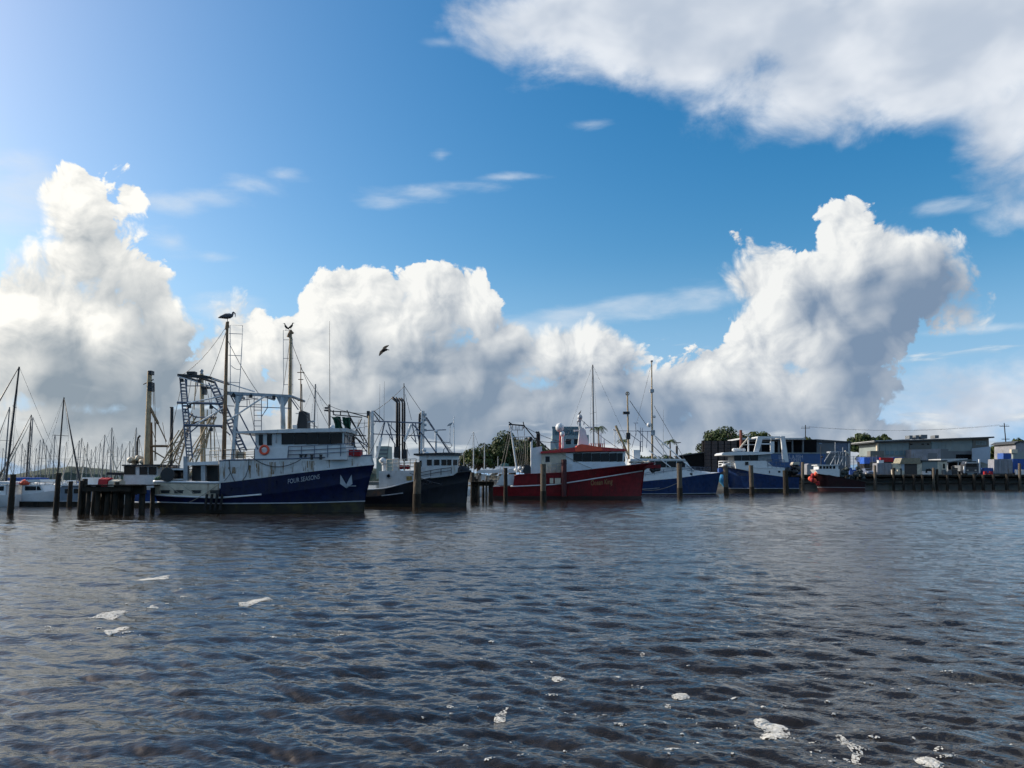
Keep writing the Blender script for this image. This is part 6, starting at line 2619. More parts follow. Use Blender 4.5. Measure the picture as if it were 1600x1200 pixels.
def long_building():
    t = ground_thing('harbour_building', 'long two storey grey building with rising skillion roof above the wharf', 'building', 1460, 224)
    n = 6.0
    w = poly_px(t, 'wall', M_GREYWALL, [(1372, 743), (1547, 743), (1545, 684.5), (1372, 692)], n, -6.0)
    poly_px(t, 'roof', M_DARKROOF, [(1366, 691.5), (1554, 684.2), (1553.5, 682.0), (1420, 687.2), (1366, 689.4)], n + 1.6, -7.5)
    g = MB()
    t.slab(g, [(1366, 689.3), (1422, 687.0), (1422, 685.9), (1366, 688.4)], n + 1.7, -7.0)
    g.build('roof_flashing', M_PALEROOF, t.root)
    cladding(t, 1374, 693, 1420, 711, n, M_GREYWALL, 5, w)
    poly_px(t, 'upper_band', M_GREYW2, [(1421, 702), (1455, 702), (1455, 688.5), (1421, 690)], n + 0.25, n - 0.1, w)
    for (a, y) in ((1422, 694.2), (1440, 694), (1448.5, 694)):
        box_px(t, 'window', M_GLASS, a, y - 1.1, a + 3.8, y + 1.2, n + 0.32, n + 0.1, w)
    cladding(t, 1455.5, 688.8, 1520, 704.5, n, M_GREYWALL, 6, w)
    poly_px(t, 'lower_band', M_GREYW3, [(1470, 717), (1520, 717), (1520, 705), (1470, 705)], n + 0.2, n - 0.1, w)
    box_px(t, 'opening', M_BLACKIN, 1494, 710, 1520, 717, n + 0.3, n, w)
    poly_px(t, 'end_bay', M_GREYW2, [(1520, 700), (1545, 697.5), (1545, 685), (1520, 687)], n + 0.25, n - 0.1, w)
    for i in range(7):
        box_px(t, 'louvre', M_GREYWALL, 1525 + i * 2.4, 689.5, 1526.4 + i * 2.4, 695.5, n + 0.36, n + 0.2, w)
    poly_px(t, 'end_screen', M_PALEWALL, [(1519.5, 722), (1534, 722), (1546.5, 726), (1548, 697.5), (1519.5, 700.5)], n + 2.4, n + 2.1)
    poly_px(t, 'lean_to', M_LILAC, [(1423, 722), (1470, 722), (1470, 701), (1423, 702.5)], n + 3.0, n)
    box_px(t, 'lean_to_window', M_GREYW3, 1450, 708, 1464, 719, n + 3.06, n + 2.9)
    poly_px(t, 'side_wing', M_GREYW3, [(1464, 722), (1482, 722), (1482, 701.5), (1464, 701.5)], n + 2.5, n)
    box_px(t, 'corner_post', M_CREAM, 1370.6, 692.5, 1372.8, 706, n + 0.4, n - 0.4)
    box_px(t, 'balcony_wall', M_GREYW2, 1360, 704.5, 1381, 714, n + 2.0, n)
    for i in range(5):
        box_px(t, 'window', M_GREENGL, 1384 + i * 7.2, 704.5, 1389.5 + i * 7.2, 711, n + 0.16, n, w)
    for (a, b, c, d) in ((1421, 1426, 680.4, 686), (1431, 1436, 680, 686), (1439, 1449, 679.2, 685.5), (1461, 1467, 680, 684.6)):
        box_px(t, 'rooftop_unit', M_GREYW3, a, c, b, d, 3.0, 0.5)
    return t


def blue_building():
    t = ground_thing('harbour_shed', 'two storey shed with blue lettered wall below and open dark verandah above', 'building', 1215, 205)
    n = 5.0
    low = poly_px(t, 'lower_wall', M_BLUEWALL, [(1150, 745), (1290, 745), (1290, 708), (1150, 708)], n, -5)
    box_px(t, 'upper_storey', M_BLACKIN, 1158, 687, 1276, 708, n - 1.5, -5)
    poly_px(t, 'roof', M_PALEROOF, [(1155, 686.8), (1259, 686.8), (1258, 684.3), (1156, 684.3)], n + 0.8, -5.5)
    for x in (1160, 1189, 1217, 1238.5, 1255):
        box_px(t, 'post', M_GREYW3, x - 1.1, 686.8, x + 1.1, 708, n, n - 0.35)
    box_px(t, 'handrail', M_GREYWALL, 1152, 707.2, 1290, 708.6, n + 0.15, n - 0.1)
    for (a, b) in ((1162, 1186), (1192, 1214), (1220, 1236)):
        for k in range(2):
            box_px(t, 'ceiling_beam', M_PALEROOF, a, 688.6 + 2.2 * k, b, 689.6 + 2.2 * k, n - 0.9 - k, n - 1.2 - k)
    vs, fs = text_mesh('LOCAL & FISH', 0.95, 6.2)
    p = t.L(1217, 716.3, n)
    g = MB()
    g.add([(p.x + u, t.s * (n + 0.03), p.z + v) for u, v in vs], fs)
    g.build('wall_lettering', M_LETTER, low)
    vs, fs = text_mesh('SALES OPEN', 0.75, 5.6)
    p = t.L(1217.5, 721, n)
    g = MB()
    g.add([(p.x + u, t.s * (n + 0.03), p.z + v) for u, v in vs], fs)
    g.build('wall_lettering', M_LETTER, low)
    return t


def grey_block():
    t = ground_thing('harbour_shed', 'flat grey walled shed with dark right bay beside the blue lettered shed', 'building', 1305, 212)
    poly_px(t, 'wall', M_GREYW3, [(1275, 743), (1329, 743), (1329, 690.5), (1275, 687)], 4, -6)
    poly_px(t, 'roof', M_DARKROOF, [(1260, 689), (1331, 691.5), (1331, 689.8), (1276, 686.2), (1260, 687)], 4.6, -6.5)
    poly_px(t, 'dark_bay', M_BLUEGREY, [(1306, 708), (1326.5, 708), (1326.5, 692), (1306, 690.5)], 4.1, 3.8)
    box_px(t, 'corner_post', M_PALEROOF, 1325.5, 692, 1327.5, 712, 4.4, 4.1)
    box_px(t, 'strip_light', M_PALEWALL, 1280, 692, 1284.5, 693.5, 4.1, 4.0)
    box_px(t, 'dark_opening', M_BLACKIN, 1258, 692, 1274, 708, 3.5, -5)  # black block in the open bay; its unlit depth is painted on
    return t


def dark_wall():
    t = ground_thing('panelled_wall', 'tall dark brick panelled wall below the large domed tree', 'wall', 1125, 196)
    base = poly_px(t, 'wall', M_BLACKIN, [(1099, 747), (1165, 747), (1165, 689), (1099, 688)], 1.0, -1.0)
    for (a, b) in ((1100.6, 1110.5), (1112, 1121), (1123, 1131), (1132.5, 1141), (1142.5, 1151)):
        y = 689.0
        while y < 740:
            box_px(t, 'panel', M_BRICK, a, y, b, y + 5.4, 1.16, 0.95, base)
            y += 5.8
    poly_px(t, 'low_wing', M_BLACKIN, [(1062, 747), (1099, 747), (1099, 707), (1086, 708), (1062, 712.5)], 1.5, -4)
    poly_px(t, 'wing_roof', M_DARKROOF, [(1061, 713), (1100, 707.5), (1100, 706), (1061, 711.2)], 2.0, -4.5)
    return t


def pale_building():
    t = ground_thing('apartment_building', 'pale green grey building with slatted roof parapet behind the red trawler', 'building', 884, 236)
    w = poly_px(t, 'wall', paint('pale_green_render', (0.24, 0.31, 0.34), 0.7, var=0.12), [(863, 735), (920, 735), (920, 679.5), (863, 679.5)], 4, -5)
    poly_px(t, 'gable_wing', paint('light_render', (0.40, 0.44, 0.46), 0.7, var=0.1), [(860, 735), (876, 735), (870, 700), (863, 688), (860, 690)], 4.6, 4.0)
    box_px(t, 'parapet_rail', M_GREENGL, 862.5, 666.5, 909, 669, 4.2, 3.9)
    box_px(t, 'parapet_backing', M_PALEWALL, 863, 669, 908, 679.5, 3.6, 3.4)
    for i in range(15):
        box_px(t, 'slat', M_GREENGL, 864 + i * 3, 669, 865.5 + i * 3, 679.5, 4.15, 3.9)
    for i in range(2):
        box_px(t, 'window', M_GLASS, 884 + i * 13, 686, 892 + i * 13, 694, 4.06, 3.9, w)
    return t


def far_block():
    t = ground_thing('apartment_building', 'far pale green block with horizontal bands seen past the navy trawler bow', 'building', 598, 330, z=0)
    w = box_px(t, 'wall', paint('far_green_render', (0.26, 0.31, 0.28), 0.8, var=0.1), 588, 697, 607, 748, 4, -6)
    for y in (702, 708, 714):
        box_px(t, 'band', M_GREYW3, 589.5, y, 605.5, y + 2.2, 4.1, 3.9, w)
    g = MB()
    g.box((0, 2, 0.4), (26, 22, 1.6))
    g.build('sea_wall', M_GREYW2, t.root)
    return t


def edge_building():
    t = ground_thing('harbour_shed', 'pale lilac grey building at the right picture edge', 'building', 1605, 230)
    poly_px(t, 'wall', M_LILAC, [(1587, 743), (1660, 743), (1660, 691), (1592, 691), (1587, 694)], 5, -5)
    poly_px(t, 'roof', M_DARKROOF, [(1585, 693.6), (1592, 690.2), (1662, 690.2), (1662, 688.8), (1591, 688.8), (1585, 692.3)], 5.6, -5.6)
    box_px(t, 'lower_wall', M_GREYWALL, 1583, 706, 1660, 743, 5.6, 4.8)
    box_px(t, 'plant_box', M_CREAM, 1580.5, 702, 1590, 708, 5.9, 5.0)
    for k in range(2):
        box_px(t, 'window', M_GLASS, 1606 + k * 20, 696, 1616 + k * 20, 702, 5.06, 4.9)
    return t


long_building()
blue_building()
grey_block()
dark_wall()
pale_building()
far_block()
edge_building()


# ------------------------------------------------------------------ the wharf
def wharf():
    a = at_depth(1238, 765, WY)
    t = Thing('timber_wharf', 'long black timber wharf with piles and deck edge along the right shore', 'wharf', (a.x, WY, 0), 0.0)
    L = t.L
    x1 = at_depth(1760, 748, WY).x - a.x
    g = MB()
    g.box((x1 / 2, 1.8, 0.4), (x1, 0.3, 5.6))
    g.build('sheet_wall', M_BLACKIN, t.root)
    rnd = random.Random(41)
    for k in range(3):
        g = MB()
        g.box((x1 / 2, -0.25, GZ - 0.35 - 0.85 * k), (x1, 0.22, 0.32))
        g.build('waler', M_PILE, t.root)
    k = 0
    x = 0.0
    while x < x1:
        g = MB()
        w = 0.52
        g.box((x + w / 2, 1.0, GZ - 0.06 + rnd.uniform(-.02, .02)), (w - 0.02, 2.5, 0.12))
        g.build('deck_plank', M_PILE2, t.root)
        x += w
    for (px, top, w, mt) in ((1254, 722, 5, M_PILE2), (1367, 727, 4.4, M_PILE2), (1396, 731, 4, M_PILE), (1441, 742, 4.5, M_PILE), (1458.5, 731, 4, M_PILE2), (1464, 733, 4, M_PILE), (1480, 742, 4.5, M_PILE),
                             (1500, 741, 5, M_PILE), (1522, 741, 5, M_PILE), (1536, 742, 5, M_PILE), (1552, 742, 4.5, M_PILE), (1573, 741, 5, M_PILE), (1593, 724, 4.5, M_PILE2), (1340, 741, 4, M_PILE), (1412, 742, 4, M_PILE),
                             (1280, 742, 4.5, M_PILE), (1300, 742, 4.5, M_PILE), (1322, 742, 4.5, M_PILE), (1428, 742, 4.5, M_PILE), (1612, 740, 5, M_PILE), (1640, 741, 5, M_PILE)):
        p, q = L(px, 768, 0.5), L(px, top, 0.5)
        p.z = -1.5
        g = MB()
        g.path([p, p.lerp(q, 0.5), q], 0.5 * w / FPX * WY, 10, [1.08, 1.0, 0.92])
        g.build('pile', mt, t.root)
    return t


wharf()

WG = 'goods standing on the wharf'


def container(px0, y0, px1, y1, Y, mat, label, ribs=6, doors=False, cat='container', name='shipping_container', depth=2.4):
    t = ground_thing(name, label, cat, (px0 + px1) / 2, Y)
    g = MB()
    t.slab(g, rect(px0, y0, px1, y1), depth / 2, -depth / 2)
    body = g.build('body', mat, t.root)
    # stand it on the apron
    zb = t.L((px0 + px1) / 2, y1, depth / 2).z
    g = MB()
    a, b = t.L(px0, y1, depth / 2).x, t.L(px1, y1, depth / 2).x
    g.box(((a + b) / 2, 0, zb / 2 - 0.05), (abs(b - a) * 0.94, depth * 0.9, abs(zb) + 0.1))
    g.build('skid_base', M_DARK, t.root)
    for i in range(ribs + 1):
        x = px0 + (px1 - px0) * i / ribs
        box_px(t, 'rib', mat, x - 0.22, y0 + 0.4, x + 0.22, y1 - 0.2, depth / 2 + 0.06, depth / 2 - 0.02, body)
    if doors:
        for s_ in (0.2, 0.42, 0.6, 0.82):
            x = px0 + (px1 - px0) * s_
            box_px(t, 'lock_bar', M_GALV, x - 0.15, y0 + 0.5, x + 0.15, y1 - 0.4, depth / 2 + 0.10, depth / 2 + 0.02, body)
    return t


container(1371, 723.5, 1393, 742, 181.5, M_LILAC, 'pale double door cool box standing left of the tan roofed shed', 2, True, 'cool box', 'cool_box')
container(1345, 714, 1376, 722, 196, M_BLUECAN, 'dark blue container behind the silver car', 8)
container(1376, 715, 1396, 721.5, 195, M_REDC, 'dark red container behind the pale double door cool box', 6)
container(1396, 714.5, 1412, 721, 195, M_BLUECAN, 'blue container right of the dark red one', 4)
container(1553.5, 717.5, 1582, 740, 181.5, M_LILAC, 'large white grey container right of the lorry', 4, True)
container(1568, 708, 1580, 717, 190, M_BLUECAN, 'small bright blue container above the large white one', 4)
container(1583, 717, 1625, 738.5, 183, M_BLUECAN, 'blue ribbed container at the right picture edge', 9)
container(1538, 731, 1552, 742, 182, M_BLUECAN, 'low blue skip bin between the lorry and the white container', 3, cat='bin', name='skip_bin')
container(1350.5, 714.5, 1359, 724.5, 187, paint('bright_blue', (0.03, 0.12, 0.50), 0.5), 'bright blue tank box above the silver car', 2, cat='tank', name='tank_box')


def site_hut():
    t = ground_thing('site_hut', 'grey cabin with pale end door right of the tan roofed shed', 'hut', 1461, 182)
    b = box_px(t, 'body', M_GREYWALL, 1441, 720.5, 1465, 742, 1.3, -1.3)
    e = box_px(t, 'end_wall', M_CREAM, 1465, 720.5, 1479.5, 742, 1.34, -1.3)
    box_px(t, 'roof', M_DARKROOF, 1440, 719, 1480.5, 720.8, 1.6, -1.5)
    box_px(t, 'window', M_GLASS, 1473.5, 724.5, 1476.5, 732, 1.4, 1.3, e)
    box_px(t, 'door', M_TAN, 1467, 724, 1471.5, 741, 1.4, 1.3, e)
    poly_px(t, 'dark_cover', M_TYRE, [(1446, 742), (1458, 742), (1457, 735), (1453, 732), (1449, 733)], 1.9, 1.4, b)
    return t


def tan_shed():
    t = ground_thing('wharf_shed', 'small shed with weathered tan roof and dark roller door on the wharf', 'shed', 1422, 182)
    w = box_px(t, 'wall', M_CREAM, 1394.5, 724, 1440.5, 742, 1.6, -1.6)
    poly_px(t, 'roof', paint('weathered_tan_roof', (0.24, 0.22, 0.16), 0.8, var=0.25, dirt=GRIME, dirt_amt=0.3), [(1406, 724.5), (1439, 724.5), (1437.5, 715.5), (1409.5, 715.5)], 2.0, -1.4)
    box_px(t, 'roller_door', paint('brown_roller_door', (0.055, 0.048, 0.045), 0.8), 1413.5, 725, 1433, 742, 1.68, 1.55, w)
    box_px(t, 'door', M_BLACKIN, 1396, 731, 1399, 742, 1.68, 1.55, w)
    box_px(t, 'door', M_BLACKIN, 1406, 732, 1409, 742, 1.68, 1.55, w)
    box_px(t, 'wall_panel', M_PALEWALL, 1408.5, 725, 1413, 735, 1.68, 1.55, w)
    return t


def white_box():
    t = ground_thing('polystyrene_box', 'small white box on top of the pale double door cool box', 'box', 1376.5, 181.5, z=at_depth(1376, 723.4, 180.3).z)
    box_px(t, 'box_body', M_WHITE2, 1373, 719.6, 1380.8, 723.3, 0.6, -0.3)
    box_px(t, 'lid', M_WHITE2, 1372.7, 718.9, 1381.1, 719.7, 0.64, -0.34)
    return t


def car():
    t = ground_thing('parked_car', 'silver grey car parked facing the water on the wharf', 'car', 1355, 181)
    m = paint('silver_car_paint', (0.24, 0.29, 0.40), 0.25, metal=0.5, var=0.08)
    g = MB()
    ring = []
    for (y, zt, w) in ((-2.1, 0.62, 0.72), (-1.95, 0.78, 0.85), (-0.9, 0.92, 0.9), (1.6, 0.95, 0.9), (2.0, 0.85, 0.84)):
        ring.append([(-w, y, 0.28), (-w - .02, y, 0.5), (-w * 0.96, y, zt), (w * 0.96, y, zt), (w + .02, y, 0.5), (w, y, 0.28)])
    vs = [p for r_ in ring for p in r_]
    fs = [(i * 6 + j, i * 6 + (j + 1) % 6, (i + 1) * 6 + (j + 1) % 6, (i + 1) * 6 + j) for i in range(4) for j in range(6)]
    fs += [(0, 1, 2, 3, 4, 5)[::-1], tuple(24 + j for j in range(6))]
    g.add(vs, fs)
    body = g.build('body', m, t.root)
    g = MB()
    a = [(-0.82, -1.0, 0.92), (0.82, -1.0, 0.92), (0.82, 1.6, 0.95), (-0.82, 1.6, 0.95)]
    b = [(-0.62, -0.35, 1.45), (0.62, -0.35, 1.45), (0.62, 1.1, 1.45), (-0.62, 1.1, 1.45)]
    g.add(a + b, [(4, 5, 6, 7), (0, 1, 5, 4), (1, 2, 6, 5), (2, 3, 7, 6), (3, 0, 4, 7)])
    g.build('cabin', m, t.root)
    g = MB()
    g.add([(-0.72, -0.965, 0.98), (0.72, -0.965, 0.98), (0.58, -0.44, 1.40), (-0.58, -0.44, 1.40)], [(0, 1, 2, 3)])
    g.build('windscreen', M_GLASS, t.root)
    for s_ in (-1, 1):
        g = MB()
        g.box((s_ * 0.62, -2.06, 0.66), (0.34, 0.12, 0.16))
        g.build('headlight', M_WHITE2, body)
        for y in (-1.35, 1.3):
            g = MB()
            g.tube((s_ * 0.72, y, 0.31), (s_ * 0.93, y, 0.31), 0.31, n=16)
            w = g.build('wheel', M_TYRE, t.root)
            g = MB()
            g.tube((s_ * 0.90, y, 0.31), (s_ * 0.945, y, 0.31), 0.18, n=12)
            g.build('rim', M_ALU, w)
    g = MB()
    g.box((0, -2.10, 0.48), (0.9, 0.06, 0.16))
    g.build('grille', M_DARK, body)
    # the wharf apron hides nothing of the wheels from the water: park it close to the edge
    return t


def lorry():
    t = ground_thing('parked_lorry', 'dark flat nosed lorry with white side posts parked on the wharf', 'lorry', 1519, 181.5)
    m = paint('dark_lorry_paint', (0.03, 0.033, 0.04), 0.4, var=0.3)
    cab = poly_px(t, 'cab', m, [(1508.5, 739.5), (1528, 739.5), (1528.5, 724), (1525, 720.5), (1511, 720.5), (1508.5, 725)], 1.2, -0.8)
    poly_px(t, 'windscreen', M_GLASS, [(1509.6, 729.5), (1527.4, 729.5), (1526, 724.4), (1511, 724.4)], 1.24, 1.18, cab)
    poly_px(t, 'sun_visor', M_PALEROOF, [(1509, 724), (1528, 724), (1527, 722.3), (1510, 722.3)], 1.4, 1.1, cab)
    for x in (1512, 1524.5):
        box_px(t, 'headlight', M_TAN, x - 1.3, 733.8, x + 1.3, 735.8, 1.26, 1.15, cab)
    box_px(t, 'bumper', M_GREYW3, 1508, 737, 1528.5, 739.4, 1.36, 1.1, cab)
    for x, top in ((1507.2, 728.5), (1530.8, 717.5)):
        box_px(t, 'side_post', M_WHITE2, x - 1, top, x + 1, 739.5, 1.3, 1.0)
    box_px(t, 'tray_body', M_GREYW3, 1503, 727, 1534, 736, -0.9, -5)
    for x in (1510.5, 1526):
        p = t.L(x, 739, 0.6)
        g = MB()
        g.tube((p.x - 0.16, -0.2, 0.5), (p.x + 0.16, -0.2, 0.5), 0.5, n=16)
        w = g.build('wheel', M_TYRE, t.root)
    return t


def awning():
    t = ground_thing('open_shelter', 'open shelter with pale sloping awning between the grey cabin and the lorry', 'shelter', 1497, 189)
    poly_px(t, 'awning', M_PALEROOF, [(1470, 721), (1486, 722), (1512, 718), (1512, 716.3), (1470, 717)], 2.5, -3)
    poly_px(t, 'awning_edge', M_DARKROOF, [(1480, 723.5), (1513, 718.8), (1513, 717.8), (1480, 721.8)], 2.7, 2.4)
    box_px(t, 'back_wall', M_BLACKIN, 1478, 722, 1512, 743, -1.5, -3)
    for x in (1481, 1497.5, 1503):
        box_px(t, 'post', M_GALV, x - 0.5, 722, x + 0.5, 743, 2.4, 2.1)
    return t


def plain_tank():
    t = ground_thing('grey_tank', 'round cornered pale grey tank trailer between the white gantry trawler and the small black trawler', 'tank', 1272, 182)
    poly_px(t, 'shell', M_LILAC, [(1261, 742), (1284, 742), (1284, 726), (1282, 724.3), (1264, 724.3), (1261, 726.5)], 1.2, -1.2)
    box_px(t, 'chassis', M_DARK, 1262, 741.5, 1283, 743.5, 1.0, -1.0)
    return t


site_hut()
tan_shed()
white_box()
car()
lorry()
awning()
plain_tank()


def crate_stack(px, Y, nx, nz, mat, label, size=0.62):
    t = ground_thing('crate_stack', label, 'crates', px, Y)
    rnd = random.Random(int(px))
    for i in range(nx):
        for k in range(nz if i % 2 == 0 else max(1, nz - 1)):
            g = MB()
            c = Vector(((i - nx / 2) * size * 1.08 + rnd.uniform(-.03, .03), rnd.uniform(-.04, .04), (k + 0.5) * size * 0.62))
            g.box(c, (size, size * 0.8, size * 0.56), rnd.uniform(-.05, .05))
            g.box(c + Vector((0, 0, size * 0.27)), (size * 1.05, size * 0.85, size * 0.07))
            g.build('crate', mat, t.root)
    return t


crate_stack(1336, 179.4, 3, 4, M_BLUECAN, 'stack of blue fish crates on the wharf left of the silver car')
crate_stack(1402, 179.2, 3, 3, M_TAN, 'stack of pale crates in front of the tan roofed shed')
crate_stack(1484, 179.3, 4, 3, M_GREYW3, 'grey crates beside the grey cabin with pale door')
crate_stack(1494, 179.2, 2, 5, M_DARK, 'tall dark crate stack left of the lorry')
crate_stack(1546, 179.0, 3, 2, M_REDC, 'low red crates before the blue skip bin')
crate_stack(1598, 179.2, 4, 3, M_WHITE2, 'white crates at the right end of the wharf')
crate_stack(1450, 179.1, 3, 2, M_WHITE2, 'white polystyrene crates before the grey cabin')


def forklift():
    t = ground_thing('forklift', 'small orange forklift standing between the tan roofed shed and grey cabin', 'forklift', 1442, 180.2)
    b = MB().box((0, 0.2, 0.65), (1.1, 1.6, 0.8)).build('body', M_ORANGE, t.root)
    g = MB()
    for x in (-0.45, 0.45):
        for y in (-0.35, 0.75):
            g.tube((x, y, 1.0), (x, y, 2.15), 0.04, n=6)
    g.box((0, 0.2, 2.17), (1.05, 1.3, 0.07))
    g.build('overhead_guard', M_DARK, t.root)
    g = MB()
    for x in (-0.3, 0.3):
        g.box((x, -0.75, 1.2), (0.1, 0.12, 2.1))
        g.box((x, -1.25, 0.2), (0.12, 1.0, 0.06))
    g.box((0, -0.78, 0.5), (0.7, 0.1, 0.3))
    g.build('mast_and_forks', M_GALV, t.root)
    for x in (-0.5, 0.5):
        for y in (-0.4, 0.8):
            g = MB()
            g.tube((x - 0.1, y, 0.28), (x + 0.1, y, 0.28), 0.28, n=14)
            g.build('wheel', M_TYRE, t.root)
    return t


def fence_line():
    t = ground_thing('chain_fence', 'grey mesh fence panels along the wharf behind the small black trawler', 'fence', 1345, 190)
    for i in range(9):
        x = 1322 + i * 6.0
        box_px(t, 'post', M_GALV, x - 0.3, 712, x + 0.3, 743, 0.05, -0.05)
    for i in range(8):
        x = 1322 + i * 6.0
        g = MB()
        for k in range(6):
            t.bar(g, (x, 713 + k * 4.5, 0), (x + 6, 713 + k * 4.5, 0), 0.03, 4)
        for k in range(5):
            t.bar(g, (x + 0.6 + k * 1.2, 713, 0), (x + 0.6 + k * 1.2, 740, 0), 0.02, 4)
        g.build('mesh_panel', M_GREYW3, t.root)
    return t


fence_line()


def power_pole(px0, base, px1, top, Y, label):
    t = Thing('power_pole', label, 'power pole', (at_depth(px0, 740, Y).x, Y, GZ - 0.2), 0.0, 'power poles behind the wharf')
    L = t.L
    a, b = L(px0, 742, 0), L(px1, top, 0)
    a.z = -0.3
    g = MB()
    g.tube(a, b, 0.22, 0.13, n=9)
    pole = g.build('pole', M_PILE, t.root)
    for k, w in ((0.06, 1.5), (0.30, 1.2)):
        c = b.lerp(a, k)
        g = MB()
        g.box(c, (w * 2, 0.14, 0.16))
        arm = g.build('crossarm', M_PILE, pole)
        for s_ in (-1, -0.5, 0.5, 1):
            g = MB()
            g.tube(c + Vector((s_ * w * 0.9, 0, 0.08)), c + Vector((s_ * w * 0.9, 0, 0.30)), 0.06, n=6)
            g.build('insulator', M_GALV, arm)
    return t, b


pA, bA = power_pole(1258.5, 690, 1258.5, 664, 262, 'upright power pole behind the blue lettered shed')
pB, bB = power_pole(1576, 690, 1569, 661, 240, 'leaning power pole right of the long grey building')
for s_ in (-1.3, 1.3):
    a = pA.root.location + bA + Vector((s_, 0, -0.5))
    b = pB.root.location + bB + Vector((s_, 0, -0.5))
    g = MB()
    g.sag(a, b, 0.025, 1.6, 14, 4)
    o = g.build('power_line', M_WIRE)
    tag(o, ('left-hand' if s_ < 0 else 'right-hand') + ' thin power line strung between the two power poles', 'power line', 'overhead power lines')


# ------------------------------------------------------------------ birds
M_BIRDD = paint('dark_plumage', (0.018, 0.018, 0.020), 0.8, var=0.3, scale=9)
M_BIRDW = paint('pale_plumage', (0.55, 0.54, 0.52), 0.8, var=0.15, scale=9)
M_BIRDG = paint('grey_plumage', (0.10, 0.10, 0.11), 0.8, var=0.4, scale=9)
M_BILL = paint('pink_bill', (0.45, 0.30, 0.24), 0.5)


def ring_loft(g, pts, n=10):
    """pts: (centre, rx, rz) rings joined nose to tail"""
    vs, fs = [], []
    for i, (c, rx, rz) in enumerate(pts):
        c = Vector(c)
        d = Vector(pts[min(i + 1, len(pts) - 1)][0]) - Vector(pts[max(i - 1, 0)][0])
        x, y = frame_axes(d)
        for k in range(n):
            a = 2 * math.pi * k / n
            vs.append(c + x * (rx * math.cos(a)) + y * (rz * math.sin(a)))
    for i in range(len(pts) - 1):
        for k in range(n):
            fs.append((i * n + k, i * n + (k + 1) % n, (i + 1) * n + (k + 1) % n, (i + 1) * n + k))
    fs.append(tuple(range(n))[::-1])
    fs.append(tuple((len(pts) - 1) * n + k for k in range(n)))
    return g.add(vs, fs, True)


def fuse(o, voxel):
    """melt the overlapping lofts of a body into one continuous skin"""
    md = o.modifiers.new('skin', 'REMESH')
    md.mode = 'VOXEL'
    md.voxel_size = voxel
    md.use_smooth_shade = True
    dg = bpy.context.evaluated_depsgraph_get()
    me = bpy.data.meshes.new_from_object(o.evaluated_get(dg))
    mats = [m for m in o.data.materials]
    o.modifiers.clear()
    old = o.data
    o.data = me
    me.materials.clear()
    for m in mats:
        me.materials.append(m)
    bpy.data.meshes.remove(old)


def perched(pos, face, size, kind, label):
    t = Thing('perched_' + kind, label, kind, pos, face, 'birds about the trawlers')
    s = size
    g = MB()
    if kind == 'pelican':
        ring_loft(g, [((-0.66 * s, 0, 0.26 * s), 0.03 * s, 0.02 * s), ((-0.46 * s, 0, 0.33 * s), 0.14 * s, 0.10 * s), ((-0.14 * s, 0, 0.42 * s), 0.22 * s, 0.21 * s),
                      ((0.16 * s, 0, 0.47 * s), 0.19 * s, 0.20 * s), ((0.30 * s, 0, 0.53 * s), 0.12 * s, 0.14 * s), ((0.35 * s, 0, 0.62 * s), 0.085 * s, 0.09 * s),
                      ((0.35 * s, 0, 0.70 * s), 0.08 * s, 0.085 * s), ((0.40 * s, 0, 0.75 * s), 0.075 * s, 0.075 * s), ((0.47 * s, 0, 0.73 * s), 0.04 * s, 0.04 * s)])
        for y in (-1, 1):
            ring_loft(g, [((-0.55 * s, y * 0.10 * s, 0.34 * s), 0.03 * s, 0.04 * s), ((-0.2 * s, y * 0.18 * s, 0.42 * s), 0.05 * s, 0.13 * s), ((0.18 * s, y * 0.16 * s, 0.46 * s), 0.05 * s, 0.12 * s)])
    else:
        ring_loft(g, [((-0.40 * s, 0, 0.10 * s), 0.06 * s, 0.02 * s), ((-0.22 * s, 0, 0.26 * s), 0.10 * s, 0.08 * s), ((0.0, 0, 0.42 * s), 0.15 * s, 0.14 * s),
                      ((0.12 * s, 0, 0.58 * s), 0.12 * s, 0.12 * s), ((0.16 * s, 0, 0.74 * s), 0.07 * s, 0.07 * s), ((0.20 * s, 0, 0.84 * s), 0.075 * s, 0.075 * s), ((0.30 * s, 0, 0.86 * s), 0.03 * s, 0.03 * s)])
    for y in (-1, 1):
        g.tube((0.0, y * 0.07 * s, 0.34 * s), (0.02 * s, y * 0.07 * s, 0.0), 0.028 * s, n=6)
        g.box((0.06 * s, y * 0.07 * s, 0.012 * s), (0.14 * s, 0.07 * s, 0.03 * s))
    b = g.build('body', M_BIRDD if kind != 'pelican' else M_BIRDG, t.root)
    fuse(b, 0.022 * s)
    g = MB()
    if kind == 'pelican':
        ring_loft(g, [((0.44 * s, 0, 0.745 * s), 0.035 * s, 0.04 * s), ((0.52 * s, 0, 0.66 * s), 0.04 * s, 0.05 * s), ((0.54 * s, 0, 0.52 * s), 0.03 * s, 0.045 * s), ((0.53 * s, 0, 0.40 * s), 0.012 * s, 0.015 * s)], 8)
    else:
        ring_loft(g, [((0.26 * s, 0, 0.85 * s), 0.025 * s, 0.025 * s), ((0.42 * s, 0, 0.85 * s), 0.006 * s, 0.008 * s)], 6)
    g.build('bill', M_BILL if kind == 'pelican' else M_DARK, t.root)
    return t


